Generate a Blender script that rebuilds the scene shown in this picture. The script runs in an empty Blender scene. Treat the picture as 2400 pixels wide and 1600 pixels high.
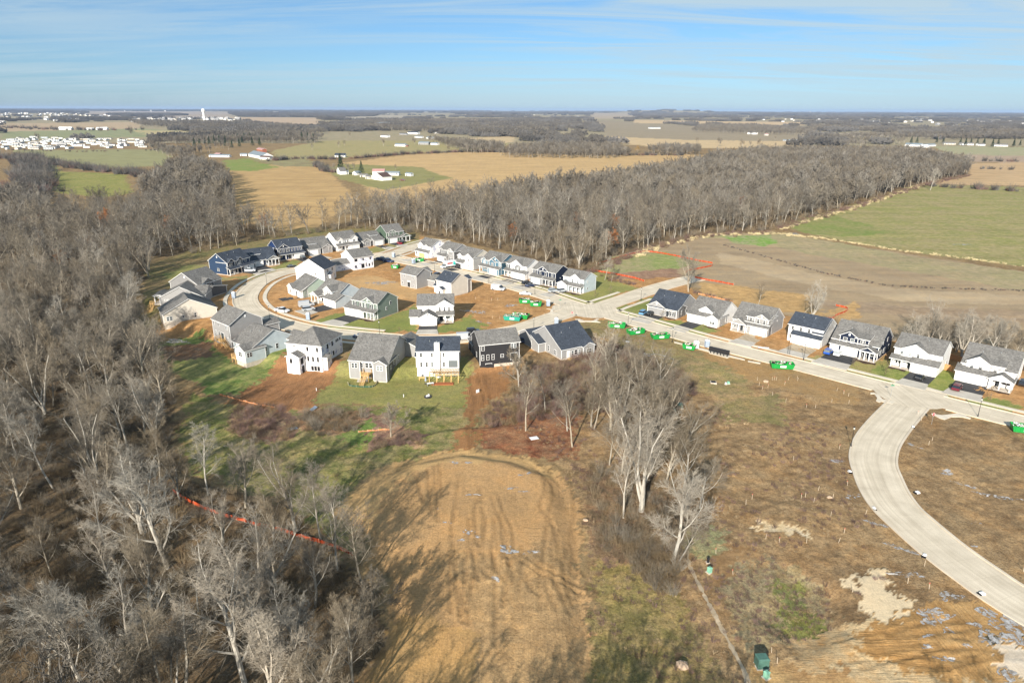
import bpy, math, random
import numpy as np
from mathutils import Matrix, Vector
SC = bpy.context.scene
COL = SC.collection
R = math.radians
PX, PY, F = 1200.0, 800.0, 1600.0
PITCH = math.atan(543/1600); ROLL = R(.24); CH = 70.0
CM = Matrix.Rotation(math.pi/2-PITCH, 3, 'X') @ Matrix.Rotation(ROLL, 3, 'Z')
CMn = np.array([list(r) for r in CM])

cam_d = bpy.data.cameras.new('camera'); cam = bpy.data.objects.new('camera', cam_d); COL.objects.link(cam)
cam_d.sensor_width = 36; cam_d.lens = 24; cam_d.clip_end = 100000; cam_d.clip_start = 1
cam.matrix_world = Matrix.Translation((0, 0, CH)) @ CM.to_4x4()
SC.camera = cam

def smooth(t):
    t = np.clip(t, 0, 1); return t*t*(3-2*t)

def flat(px, py, z=0.0):
    d = CMn @ np.array([(px-PX)/F, -(py-PY)/F, -1.0]); t = (z-CH)/d[2]
    return d[0]*t, d[1]*t

def seg_dist(x, y, P):
    """signed distance to polygon, positive inside"""
    x = np.asarray(x, float); y = np.asarray(y, float)
    d = np.full(x.shape, 1e9); ins = np.zeros(x.shape, bool)
    n = len(P)
    for i in range(n):
        ax, ay = P[i]; bx, by = P[(i+1) % n]
        ex, ey = bx-ax, by-ay
        t = np.clip(((x-ax)*ex+(y-ay)*ey)/(ex*ex+ey*ey+1e-9), 0, 1)
        d = np.minimum(d, np.hypot(x-ax-t*ex, y-ay-t*ey))
        c = (ay > y) != (by > y)
        with np.errstate(divide='ignore', invalid='ignore'):
            xi = ax+(y-ay)*ex/(ey if ey != 0 else 1e-9)
        ins ^= c & (x < xi)
    return np.where(ins, d, -d)

def inside(x, y, P):
    ins = np.zeros(np.shape(x), bool); n = len(P)
    for i in range(n):
        ax, ay = P[i]; bx, by = P[(i+1) % n]
        c = (ay > y) != (by > y)
        ins ^= c & (x < ax+(y-ay)*(bx-ax)/((by-ay) if by != ay else 1e-9))
    return ins

VALLEY = [(-150, 262), (-134, 252), (-119, 231), (-106, 222), (-93, 214), (-84, 206), (-77, 199), (-70, 193), (-62, 191.5), (-53, 188.5), (-44, 185), (-34, 183.5), (-27, 185), (-15, 185.5), (-8, 190), (2, 193), (6, 186), (11, 174)]+[flat(*p) for p in [(1240,1000),(1050,1010),(800,1080),(600,1180),(300,1100),(230,900)]]
def hterr(x, y):
    return -2.3*smooth(seg_dist(x, y, VALLEY)/6.0)

def hz(x, y):
    return float(hterr(np.array([x]), np.array([y]))[0])

def G(px, py):
    """the ground point that the photograph's pixel looks at"""
    z = 0.0
    for _ in range(4):
        x, y = flat(px, py, z); z = hz(x, y)
    x, y = flat(px, py, z)
    return Vector((x, y, z))
def z1(x, y): return G(300+x*.2551, 500+y*.2551)
def z2(x, y): return G(800+x*.2551, 500+y*.2551)
def z3(x, y): return G(1300+x*.2551, 500+y*.2551)
def z4(x, y): return G(1850+x*.2551, 600+y*.2551)
def c6(x, y): return G(1500+x*.3827, 1000+y*.3827)
def c5(x, y): return G(800+x*.3827, 850+y*.3827)
def c7(x, y): return G(300+x*.3827, 800+y*.3827)
def c4(x, y): return G(x*.3827, 1000+y*.3827)

def tag(o, label=None, cat=None, group=None, kind=None):
    if label: o['label'] = label
    if cat: o['category'] = cat
    if group: o['group'] = group
    if kind: o['kind'] = kind
    return o
def empty(name, loc, rz=0.0, label=None, cat=None, group=None):
    o = bpy.data.objects.new(name, None); COL.objects.link(o)
    o.location = loc; o.rotation_euler = (0, 0, rz); o.empty_display_size = .5
    return tag(o, label, cat, group)
def copy_tree(o, parent=None):
    c = o.copy(); COL.objects.link(c); c.parent = parent
    for ch in o.children: copy_tree(ch, c)
    return c

class MB:
    def __init__(s): s.v = []; s.f = []; s.m = []
    def quad(s, a, b, c, d, m=0):
        n = len(s.v); s.v += [a, b, c, d]; s.f.append((n, n+1, n+2, n+3)); s.m.append(m)
    def poly(s, pts, m=0):
        n = len(s.v); s.v += list(pts); s.f.append(tuple(range(n, n+len(pts)))); s.m.append(m)
    def box(s, x0, x1, y0, y1, za, zb, m=0):
        s.hexa([(x0,y0,za),(x1,y0,za),(x1,y1,za),(x0,y1,za),(x0,y0,zb),(x1,y0,zb),(x1,y1,zb),(x0,y1,zb)], m)
    def hexa(s, p, m=0, top=None):
        n = len(s.v); s.v += list(p)
        for f in ((3,2,1,0),(4,5,6,7),(0,1,5,4),(1,2,6,5),(2,3,7,6),(3,0,4,7)):
            s.f.append(tuple(n+i for i in f)); s.m.append(m)
        if top is not None: s.m[-5] = top
    def tube(s, a, b, r0, r1=None, k=6, m=0, cap=True):
        a = Vector(a); b = Vector(b); r1 = r0 if r1 is None else r1
        d = (b-a).normalized(); u = d.orthogonal().normalized(); w = d.cross(u); n = len(s.v)
        for p, r in ((a, r0), (b, r1)):
            for i in range(k):
                t = 2*math.pi*i/k; s.v.append(tuple(p+u*(r*math.cos(t))+w*(r*math.sin(t))))
        for i in range(k):
            j = (i+1) % k; s.f.append((n+i, n+j, n+k+j, n+k+i)); s.m.append(m)
        if cap:
            s.f.append(tuple(n+k-1-i for i in range(k))); s.m.append(m)
            s.f.append(tuple(n+k+i for i in range(k))); s.m.append(m)
    def mesh(s, name, mats):
        me = bpy.data.meshes.new(name); me.from_pydata([tuple(p) for p in s.v], [], s.f)
        for mt in (mats if isinstance(mats, (list, tuple)) else [mats]): me.materials.append(mt)
        if len(me.materials) > 1: me.polygons.foreach_set('material_index', s.m)
        me.update(); return me
    def build(s, name, mats, parent=None):
        o = bpy.data.objects.new(name, s.mesh(name, mats)); COL.objects.link(o); o.parent = parent
        return o

# ---------------------------------------------------------------- materials
def newmat(name):
    m = bpy.data.materials.new(name); m.use_nodes = True
    return m, m.node_tree, m.node_tree.nodes['Principled BSDF']
def nd(nt, t, **k):
    n = nt.nodes.new(t)
    for a, b in k.items():
        if a.startswith('i_'): n.inputs[a[2:].replace('_', ' ')].default_value = b
        else: setattr(n, a, b)
    return n
def ramp(nt, src, stops):
    r = nt.nodes.new('ShaderNodeValToRGB'); nt.links.new(src, r.inputs[0]); e = r.color_ramp.elements
    while len(e) < len(stops): e.new(.5)
    for q, (p, c) in zip(e, stops): q.position = p; q.color = (*c, 1) if len(c) == 3 else c
    return r.outputs[0]
def mul(nt, a, b, fac=1.0, mode='MULTIPLY'):
    m = nt.nodes.new('ShaderNodeMix'); m.data_type = 'RGBA'; m.blend_type = mode
    if isinstance(fac, (int, float)): m.inputs[0].default_value = fac
    else: nt.links.new(fac, m.inputs[0])
    for s, i in ((a, 6), (b, 7)):
        if isinstance(s, (tuple, list)): m.inputs[i].default_value = (*s[:3], 1)
        else: nt.links.new(s, m.inputs[i])
    return m.outputs[2]
def mat(name, c, rough=.7, var=.12, sc=1.5, metal=0.0, spec=.3, objvar=0.0, sc2=None):
    """plain surface with procedural wear: two noises in object space"""
    m, nt, b = newmat(name)
    tc = nd(nt, 'ShaderNodeTexCoord')
    n = nd(nt, 'ShaderNodeTexNoise', i_Scale=sc, i_Detail=4.0)
    nt.links.new(tc.outputs['Object'], n.inputs['Vector'])
    lo, hi = 1-var, 1+var
    f = ramp(nt, n.outputs[0], [(.3, (lo, lo, lo)), (.7, (hi, hi, hi))])
    col = mul(nt, c, f)
    if objvar:
        oi = nd(nt, 'ShaderNodeObjectInfo'); col = mul(nt, col, ramp(nt, oi.outputs['Random'], [(0, (1-objvar,)*3), (1, (1+objvar,)*3)]))
    nt.links.new(col, b.inputs['Base Color'])
    b.inputs['Roughness'].default_value = rough; b.inputs['Metallic'].default_value = metal
    b.inputs['Specular IOR Level'].default_value = spec
    return m
def siding(name, c):
    m, nt, b = newmat(name)
    tc = nd(nt, 'ShaderNodeTexCoord'); 
    n = nd(nt, 'ShaderNodeTexNoise', i_Scale=.7, i_Detail=3.0); nt.links.new(tc.outputs['Object'], n.inputs['Vector'])
    w = nd(nt, 'ShaderNodeTexWave', wave_type='BANDS', bands_direction='Z', wave_profile='SAW', i_Scale=1.55, i_Distortion=0.0)
    nt.links.new(tc.outputs['Object'], w.inputs['Vector'])
    col = mul(nt, c, ramp(nt, n.outputs[0], [(.3, (.93,)*3), (.7, (1.05,)*3)]))
    nt.links.new(col, b.inputs['Base Color']); b.inputs['Roughness'].default_value = .55; b.inputs['Specular IOR Level'].default_value = .25
    bp = nd(nt, 'ShaderNodeBump', i_Strength=.35, i_Distance=.03); nt.links.new(w.outputs['Fac'], bp.inputs['Height']); nt.links.new(bp.outputs[0], b.inputs['Normal'])
    return m
def shingle(name, c):
    m, nt, b = newmat(name)
    tc = nd(nt, 'ShaderNodeTexCoord')
    v = nd(nt, 'ShaderNodeTexVoronoi', i_Scale=3.2); nt.links.new(tc.outputs['Object'], v.inputs['Vector'])
    n = nd(nt, 'ShaderNodeTexNoise', i_Scale=.5, i_Detail=4.0); nt.links.new(tc.outputs['Object'], n.inputs['Vector'])
    sep = nd(nt, 'ShaderNodeSeparateColor'); nt.links.new(v.outputs['Color'], sep.inputs[0])
    col = mul(nt, c, ramp(nt, sep.outputs[0], [(0, (.72,)*3), (1, (1.28,)*3)]))
    col = mul(nt, col, ramp(nt, n.outputs[0], [(.3, (.88,)*3), (.7, (1.1,)*3)]))
    nt.links.new(col, b.inputs['Base Color']); b.inputs['Roughness'].default_value = .9; b.inputs['Specular IOR Level'].default_value = .2
    bp = nd(nt, 'ShaderNodeBump', i_Strength=.3, i_Distance=.04); nt.links.new(v.outputs['Distance'], bp.inputs['Height']); nt.links.new(bp.outputs[0], b.inputs['Normal'])
    return m
def wrapmat(name):
    """white house wrap with a repeated print in pale blue"""
    m, nt, b = newmat(name)
    tc = nd(nt, 'ShaderNodeTexCoord')
    br = nd(nt, 'ShaderNodeTexVoronoi', i_Scale=.6); nt.links.new(tc.outputs['Object'], br.inputs['Vector'])
    n = nd(nt, 'ShaderNodeTexNoise', i_Scale=3.5, i_Detail=2.0); nt.links.new(tc.outputs['Object'], n.inputs['Vector'])
    a = ramp(nt, br.outputs['Distance'], [(.3, (1, 1, 1)), (.42, (0, 0, 0))])
    k = ramp(nt, n.outputs[0], [(.48, (0, 0, 0)), (.52, (1, 1, 1))])
    f = mul(nt, a, k)
    sc_ = nd(nt, 'ShaderNodeSeparateColor'); nt.links.new(f, sc_.inputs[0])
    nt.links.new(mul(nt, (.8, .8, .82), (.16, .2, .42), sc_.outputs[0], 'MIX'), b.inputs['Base Color'])
    b.inputs['Roughness'].default_value = .5
    return m
M = {}
M['white'] = siding('white_siding', (.80, .79, .77)); M['beige'] = siding('beige_siding', (.60, .555, .48))
M['lgrey'] = siding('pale_grey_siding', (.31, .305, .30)); M['grey'] = siding('grey_siding', (.23, .225, .22)); M['dgrey'] = siding('dark_grey_siding', (.085, .085, .09))
M['char'] = siding('charcoal_siding', (.032, .032, .035)); M['navy'] = siding('navy_siding', (.014, .022, .045)); M['blue'] = siding('blue_siding', (.014, .035, .11))
M['mblue'] = siding('mid_blue_siding', (.085, .17, .23)); M['lblue'] = siding('pale_blue_siding', (.47, .53, .56)); M['sage'] = siding('sage_siding', (.19, .23, .20))
M['green'] = siding('green_siding', (.085, .125, .09)); M['lgreen'] = siding('pale_green_siding', (.36, .43, .36)); M['wrap'] = wrapmat('house_wrap')
M['trim'] = mat('white_trim', (.8, .8, .79), .5, .04); M['roofg'] = shingle('grey_shingle', (.165, .158, .148)); M['roofd'] = shingle('slate_blue_shingle', (.05, .06, .078))
M['roofr'] = mat('faded_red_tin_roof', (.42, .24, .22), .5, .2); M['roofm'] = mat('grey_tin_roof', (.20, .235, .26), .6, .15); M['roofb'] = mat('rusty_brown_tin_roof', (.10, .06, .05), .6, .3)
M['found'] = mat('poured_concrete_wall', (.55, .48, .40), .9, .15); M['garage'] = mat('garage_door_white', (.78, .77, .75), .5, .04); M['timber'] = mat('new_timber', (.62, .40, .17), .8, .2, 3)
M['dark'] = mat('dark_opening', (.012, .012, .014), .8, .1); M['black'] = mat('black_metal', (.02, .02, .022), .45, .1); M['door'] = mat('dark_door_paint', (.03, .035, .04), .4, .1)
M['reddoor'] = mat('red_door_paint', (.3, .05, .04), .4, .1); M['shut'] = mat('black_shutter_paint', (.04, .045, .05), .5, .1)
M['green_bin'] = mat('green_dumpster_paint', (.012, .27, .05), .45, .18, 2); M['teal_bin'] = mat('teal_dumpster_paint', (.02, .30, .22), .5, .2, 2)
M['debris'] = mat('builders_debris', (.42, .34, .27), .9, .6, 2.5); M['bag'] = mat('white_plastic_debris', (.72, .72, .72), .6, .2)
M['toilet'] = mat('grey_blue_plastic', (.32, .38, .46), .45, .1); M['toiletw'] = mat('white_plastic', (.78, .78, .78), .4, .05)
M['orange'] = mat('orange_mesh', (.42, .065, .018), .85, .35, 1.2); M['stake'] = mat('pale_stake_wood', (.70, .58, .44), .8, .15); M['pink'] = mat('pink_flagging', (.8, .2, .15), .7, .1)
M['utilg'] = mat('green_utility_paint', (.07, .15, .12), .5, .15); M['utill'] = mat('mint_plastic_cover', (.22, .46, .33), .6, .15)
M['rock'] = mat('tan_rock', (.45, .33, .23), .9, .3, 3); M['mulch'] = mat('dark_mulch', (.06, .035, .022), .95, .4, 4)
M['plank'] = mat('red_brown_boards', (.30, .10, .04), .8, .2, 3); M['cedar'] = mat('cedar_fence_boards', (.55, .27, .11), .8, .2, 3)
M['galv'] = mat('galvanised_steel', (.45, .47, .48), .4, .1, metal=.6); M['tire'] = mat('tyre_rubber', (.02, .02, .02), .8, .1); M['red'] = mat('red_sign_paint', (.6, .03, .03), .5, .1)
M['gsign'] = mat('green_sign_paint', (.02, .28, .14), .5, .1); M['lamp'] = mat('lamp_glass', (.6, .6, .55), .3, .05)
M['clay'] = mat('red_brick', (.33, .12, .07), .8, .2, 3)
def glass():
    m, nt, b = newmat('window_glass'); b.inputs['Base Color'].default_value = (.018, .022, .028, 1); b.inputs['Roughness'].default_value = .12
    oi = nd(nt, 'ShaderNodeObjectInfo')
    nt.links.new(ramp(nt, oi.outputs['Random'], [(0, (.012, .014, .018)), (.55, (.03, .035, .04)), (.8, (.10, .12, .13)), (1, (.34, .36, .36))]), b.inputs['Base Color'])
    b.inputs['Specular IOR Level'].default_value = .8
    return m
M['glass'] = glass()
def carpaint(name, c):
    m = mat(name, c, .3, .03, spec=.6); b = m.node_tree.nodes['Principled BSDF']; b.inputs['Coat Weight'].default_value = .6; b.inputs['Coat Roughness'].default_value = .1
    return m
for k, c in dict(c_white=(.75, .75, .75), c_silver=(.42, .44, .46), c_grey=(.2, .21, .22), c_black=(.015, .015, .018), c_blue=(.02, .09, .42), c_navy=(.015, .03, .09),
                 c_lblue=(.13, .30, .48), c_maroon=(.14, .01, .02), c_red=(.35, .01, .02), c_teal=(.05, .45, .42), c_orange=(.75, .15, .05)).items(): M[k] = carpaint(k[2:]+'_car_paint', c)
# ---------------------------------------------------------------- ground
def vnoise(x, y, seed):
    rs = np.random.RandomState(seed); T = rs.rand(256, 256)
    xi = np.floor(x).astype(np.int64); yi = np.floor(y).astype(np.int64); fx = x-xi; fy = y-yi
    fx = fx*fx*(3-2*fx); fy = fy*fy*(3-2*fy)
    a = T[xi % 256, yi % 256]; b = T[(xi+1) % 256, yi % 256]; c = T[xi % 256, (yi+1) % 256]; d = T[(xi+1) % 256, (yi+1) % 256]
    return (a*(1-fx)+b*fx)*(1-fy)+(c*(1-fx)+d*fx)*fy
def fbm(x, y, seed, o=4):
    s = 0; a = .5
    for i in range(o):
        s = s+a*(vnoise(x, y, seed+i)-.5); x = x*2.03+7; y = y*2.03+3; a *= .55
    return s*1.6

def P(*pts): return [flat(*p) for p in pts]
def Z(z, *pts):
    o = {1: (300, 500), 2: (800, 500), 3: (1300, 500), 4: (1850, 600)}[z]
    return [flat(o[0]+x*.2551, o[1]+y*.2551) for x, y in pts]
def K6(*pts): return [flat(1500+x*.3827, 1000+y*.3827) for x, y in pts]
# name: colour a, colour b (mixed in patches), tuftiness, tyre tracks, furrows, patch size
brownA = (.19, .122, .064); brownB = (.285, .195, .105)
LAYERS = [
 # far country
 (P((0,292),(320,289),(330,302),(0,309)), (.40,.30,.19), (.33,.25,.16), 0,0,.3),
 (P((0,309),(330,302),(400,306),(470,312),(430,320),(200,324),(0,327)), (.17,.20,.11), (.28,.26,.14), 0,0,.3),
 (P((300,305),(480,309),(470,318),(360,318)), (.40,.33,.17), (.33,.27,.15), 0,0,.2),
 (P((530,274),(740,277),(760,300),(640,298),(560,283)), (.42,.31,.21), (.36,.27,.18), 0,0,.2),
 (P((200,262),(545,264),(540,280),(400,278),(200,272)), (.34,.27,.20), (.28,.23,.18), 0,0,.2),
 (P((20,352),(390,350),(402,366),(392,388),(300,392),(230,396),(120,378)), (.26,.25,.13), (.22,.205,.10), 0,0,.6),
 (P((60,378),(130,385),(140,402),(290,408),(312,452),(240,464),(140,452),(70,430)), (.18,.19,.055), (.25,.225,.08), .2,0,.3),
 (P((55,400),(92,398),(110,420),(100,432),(60,430)), (.15,.22,.07), (.2,.25,.09), .1,0,.1),
 (P((60,520),(340,500),(330,560),(200,575),(60,570)), (.20,.24,.09), (.16,.15,.08), .4,0,0),
 (P((800,270),(950,272),(950,284),(810,284)), (.30,.26,.19), (.36,.30,.22), 0,0,.2),
 (P((640,352),(760,330),(960,330),(1200,327),(1190,342),(1100,352),(900,362),(800,372),(640,372)), (.26,.235,.105), (.31,.25,.125), .2,0,.2),
 (P((1090,325),(1210,318),(1205,332),(1180,336)), (.46,.35,.20), (.4,.3,.18), 0,0,.2),
 (P((1000,282),(1130,282),(1130,292),(1010,293)), (.32,.24,.17), (.38,.28,.19), 0,0,.2),
 (P((540,395),(640,385),(760,392),(840,470),(700,560),(560,560),(530,470),(525,410)), (.42,.285,.135), (.34,.225,.105), 0,0,1),
 (P((800,382),(960,363),(1120,355),(1300,362),(1420,366),(1640,362),(1650,372),(1500,430),(1300,460),(1000,500),(880,480),(850,430)), (.46,.315,.155), (.39,.265,.13), 0,0,.9),
 (P((524,376),(575,371),(652,392),(600,401),(535,400)), (.16,.215,.055), (.22,.215,.075), .1,0,.1),
 (P((560,368),(700,368),(780,392),(660,390)), (.26,.24,.12), (.2,.16,.09), .3,0,0),
 (P((760,398),(800,384),(985,392),(1010,402),(1060,418),(900,446),(800,420)), (.25,.225,.10), (.20,.19,.07), .3,0,0),
 (P((1390,285),(1620,296),(1910,312),(1880,332),(1600,330),(1420,320)), (.29,.23,.16), (.24,.20,.13), 0,0,.7),
 (P((1420,320),(1600,328),(1890,332),(1860,348),(1560,347),(1440,336)), (.50,.37,.21), (.4,.3,.18), 0,0,.5),
 (P((1380,268),(1480,268),(1490,280),(1380,282)), (.38,.30,.2), (.3,.24,.17), 0,0,.2),
 (P((1460,284),(1890,288),(1890,294),(1500,292)), (.50,.36,.21), (.4,.3,.18), 0,0,.2),
 (P((1900,314),(2120,309),(2120,318),(1950,322)), (.33,.27,.2), (.28,.23,.17), 0,0,.2),
 (P((2180,342),(2420,345),(2420,366),(2230,362)), (.25,.26,.14), (.33,.28,.18), .1,0,.1),
 (P((2225,362),(2420,366),(2420,384),(2260,378)), (.36,.27,.19), (.3,.22,.16), .0,0,.3),
 (P((2200,384),(2420,380),(2420,436),(2180,432),(2150,428)), (.44,.31,.18), (.36,.25,.14), 0,0,.9),
 # right-hand fields
 (P((1360,620),(1500,575),(1660,550),(1700,545),(1800,545),(1900,560),(2420,640),(2420,850),(1900,760),(1680,680),(1500,660)), (.315,.24,.155), (.265,.198,.125), .25,0,.8),
 (P((1640,560),(1720,555),(1900,596),(2130,636),(2420,684),(2420,640),(2130,600),(1930,562),(1800,545),(1660,550)), (.265,.235,.125), (.31,.245,.15), .2,0,.6),
 (P((1680,592),(1760,604),(1900,640),(2100,676),(2420,694),(2420,716),(2100,704),(1880,664),(1690,618)), (.38,.295,.195), (.33,.25,.16), .15,0,.6),
 (P((1900,700),(2100,715),(2420,730),(2420,760),(2200,750),(1960,725)), (.27,.20,.135), (.30,.225,.15), .2,0,.8),
 (P((1810,520),(1880,495),(2060,440),(2170,432),(2420,440),(2420,628),(2130,590),(1930,556)), (.215,.212,.075), (.285,.235,.12), .1,0,.8),
 (P((1810,520),(1880,495),(1960,505),(2100,545),(2000,555),(1900,550)), (.16,.20,.055), (.23,.21,.09), .1,0,.4),
 (P((1690,552),(1800,552),(1830,566),(1790,578),(1720,570)), (.15,.27,.05), (.3,.26,.16), .2,0,.1),
 (P((1440,600),(1560,590),(1600,606),(1640,615),(1580,630),(1430,640),(1400,630)), (.20,.24,.08), (.28,.24,.13), .3,0,.1),
 (P((1460,640),(1580,628),(1600,650),(1520,680),(1400,668)), (.22,.135,.09), (.28,.18,.12), .2,.3,.2),
 (P((1640,660),(1760,675),(1890,690),(1930,735),(1800,730),(1640,700)), (.34,.22,.10), (.42,.27,.12), .2,.3,0),
 (P((1900,745),(2010,705),(2010,745),(1950,770)), (.34,.22,.10), (.42,.27,.12), .2,.3,0),
 # forest floor
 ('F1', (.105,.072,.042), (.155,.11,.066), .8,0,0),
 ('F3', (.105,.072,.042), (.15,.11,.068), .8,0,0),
 # estate soil
 (P((400,600),(640,560),(960,548),(1400,655),(1600,650),(1640,700),(2420,860),(2420,1010),(1900,880),(1400,760),(1200,840),(800,800),(480,830),(340,760)), (.32,.175,.072), (.39,.225,.10), .4,.5,0),
 (P((330,770),(345,620),(470,578),(700,535),(975,525),(985,560),(700,592),(560,622),(480,655),(430,690),(340,770)), (.16,.15,.06), (.22,.155,.08), .7,0,0),
 (P((450,900),(520,925),(760,935),(1130,935),(1130,1040),(1000,1060),(860,1110),(800,1180),(850,1300),(700,1200),(560,1120),(450,1080),(420,980)), (.135,.15,.045), (.25,.20,.095), .9,0,0),
 (P((560,930),(660,925),(700,975),(690,1005),(580,1010),(520,970)), (.21,.12,.08), (.28,.19,.12), 1,0,0),
 (P((700,940),(860,945),(850,990),(760,1000),(690,980)), (.23,.12,.07), (.3,.2,.12), 1,0,0),
 (P((840,930),(1000,1000),(980,1040),(860,1045),(860,1010)), (.21,.12,.09), (.28,.2,.12), 1,0,0),
 (P((800,1000),(870,960),(880,1000),(830,1030)), (.12,.20,.04), (.15,.17,.06), 1,0,0),
 (P((345,790),(470,770),(560,850),(660,815),(690,825),(600,900),(500,905),(400,850)), (.10,.155,.04), (.22,.21,.08), .5,0,0),
 (P((360,800),(440,790),(490,790),(500,820),(400,830)), (.20,.11,.06), (.13,.10,.07), .5,.3,0),
 (P((530,925),(600,880),(670,825),(800,840),(830,850),(745,905),(745,938),(650,945)), (.28,.145,.068), (.21,.105,.05), .4,.8,0),
 (P((735,915),(820,830),(1100,840),(1120,935),(1000,935),(745,928)), (.25,.225,.085), (.17,.17,.055), .7,0,0),
 (P((1090,870),(1140,850),(1250,835),(1190,900),(1120,960),(1110,1060),(1050,1060),(1100,950)), (.30,.155,.068), (.21,.11,.05), .3,.7,0),
 (P((1190,850),(1400,760),(1560,790),(2100,920),(2010,1010),(1990,1080),(2020,1170),(2400,1440),(2420,1700),(1380,1700),(1390,1300),(1300,1060),(1210,900)), brownA, brownB, .8,.15,0),
 (P((2060,1000),(2160,960),(2450,1020),(2450,1420),(2300,1330),(2150,1210),(2090,1120)), brownA, brownB, .8,.15,0),
 (P((1400,770),(1600,800),(2000,900),(2030,950),(1900,930),(1700,880),(1560,860),(1400,800)), (.33,.20,.085), (.27,.18,.09), .5,.4,0),
 (P((1560,810),(1760,880),(1740,960),(1600,900),(1520,840)), (.22,.19,.08), (.27,.19,.10), .8,0,0),
 (P((1680,940),(1820,920),(1840,1000),(1700,990)), (.19,.17,.065), (.24,.18,.09), .8,0,0),
 (P((1110,1000),(1180,950),(1340,960),(1370,1080),(1230,1070),(1130,1040)), (.20,.075,.04), (.24,.13,.07), 1,0,0),
 (P((780,1190),(860,1120),(960,1075),(1080,1052),(1200,1068),(1310,1110),(1350,1200),(1370,1400),(1430,1720),(700,1760),(930,1460),(880,1300)), (.42,.26,.125), (.335,.205,.095), .45,.28,0),
 (P((780,1190),(860,1120),(960,1075),(1080,1052),(1200,1068),(1300,1100),(1300,1125),(1200,1095),(1050,1085),(930,1130),(860,1210),(860,1260)), (.44,.29,.135), (.36,.23,.105), .3,.3,0),
 (P((940,1450),(1100,1500),(1100,1720),(800,1750)), (.42,.26,.11), (.335,.205,.09), .4,.3,0),
 (P((1060,1300),(1340,1290),(1380,1700),(1100,1700),(1100,1400)), (.30,.195,.098), (.38,.245,.12), .6,.3,0),
 (P((1400,1330),(1500,1290),(1560,1370),(1640,1480),(1720,1700),(1380,1700),(1380,1500)), (.20,.165,.062), (.28,.20,.095), 1,0,0),
 (P((1350,1090),(1480,1130),(1640,1180),(1620,1300),(1500,1330),(1390,1310)), (.24,.16,.095), (.17,.11,.07), 1,0,0),
 (P((1600,1240),(1700,1240),(1720,1300),(1640,1330),(1600,1290)), (.27,.25,.14), (.2,.2,.1), 1,0,0),
 (P((1700,1290),(1780,1250),(1740,1340),(1660,1400),(1640,1380)), (.19,.115,.055), (.25,.16,.08), .3,.5,0),
 (P((1680,1380),(1800,1300),(1960,1390),(1960,1460),(1830,1510),(1740,1500)), (.20,.155,.085), (.27,.22,.13), 1,0,0),
 (P((1810,1350),(1900,1380),(1960,1460),(1880,1500),(1820,1450)), (.19,.185,.05), (.14,.15,.06), 1,0,0),
 (P((2000,1340),(2060,1330),(2110,1400),(2150,1440),(2040,1460),(2010,1420)), (.58,.46,.30), (.50,.39,.25), .2,.2,0),
 (P((1760,1230),(1860,1230),(1900,1262),(1800,1250)), (.62,.52,.38), (.42,.33,.2), .5,0,0),
 (P((1850,1500),(2030,1440),(2200,1460),(2330,1450),(2450,1500),(2450,1700),(1900,1700),(1830,1590)), (.48,.36,.21), (.34,.20,.085), .5,.6,0),
 (P((2060,1440),(2300,1400),(2420,1450),(2450,1620),(2200,1590),(2000,1530)), (.33,.19,.075), (.40,.25,.11), .3,.7,0),
 (P((2330,1500),(2450,1520),(2450,1620),(2360,1570)), (.58,.5,.4), (.45,.36,.26), .1,.3,0),
 (P((1520,1740),(1630,1700),(1740,1560),(2000,1560),(2100,1700)), (.34,.20,.09), (.4,.26,.12), .5,.5,0),
 # lawns of the estate
 (Z(2,(40,1010),(320,990),(510,915),(700,830),(720,1090),(400,1080),(40,1045)), (.21,.215,.07), (.15,.175,.05), .5,0,0),
 (Z(2,(860,1090),(880,1050),(1060,990),(1200,930),(1350,1050),(1200,1080)), (.21,.215,.07), (.15,.175,.05), .5,0,0),
 (Z(2,(1130,545),(1280,530),(1500,590),(2000,700),(2340,660),(2560,740),(2330,850),(2100,840),(1850,760),(1500,650)), (.25,.235,.085), (.19,.19,.06), .5,0,0),
 (Z(3,(340,470),(500,600),(760,690),(330,810),(0,760),(0,650),(330,700)), (.25,.235,.085), (.19,.19,.06), .5,0,0),
 (Z(3,(500,880),(900,760),(960,960),(1215,1000),(1600,1000),(1480,1080),(1300,1150),(900,1050),(560,950)), (.22,.22,.075), (.15,.175,.05), .5,0,0),
 (Z(4,(150,950),(360,870),(600,960),(800,960),(860,900),(930,1000),(1000,1100),(700,1120),(440,1060),(160,980)), (.28,.225,.10), (.21,.2,.07), .5,0,0),
 (Z(4,(720,1080),(930,950),(1320,1100),(1440,1000),(1520,1100),(1700,1280),(2050,1340),(2160,1420),(1900,1430),(1500,1310),(1180,1250),(850,1150)), (.16,.20,.05), (.21,.21,.07), .5,0,0),
 (Z(1,(330,560),(560,470),(740,470),(740,570),(900,590),(1110,560),(1200,640),(1000,600),(760,640),(700,600),(560,560),(400,620)), (.20,.21,.07), (.24,.2,.09), .5,0,0),
 (Z(1,(1150,560),(1540,420),(1600,440),(1540,480),(1180,600)), (.2,.21,.07), (.24,.2,.09), .5,0,0),
 (Z(1,(1700,990),(2020,900),(2352,1000),(2352,1090),(1950,1070)), (.21,.215,.07), (.15,.175,.05), .5,0,0),
 (Z(2,(150,330),(420,290),(620,250),(720,240),(690,290),(450,330),(250,370)), (.21,.21,.07), (.26,.22,.1), .5,0,0),
 (Z(2,(0,600),(240,560),(540,640),(820,690),(830,740),(690,800),(500,780),(160,700)), (.45,.29,.14), (.36,.22,.10), .2,.6,0),
 (Z(3,(560,980),(900,1000),(1400,1290),(1200,1360),(900,1300),(400,1130),(60,1020),(160,985)), (.24,.17,.085), (.2,.17,.075), .8,.1,0),
]
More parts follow.
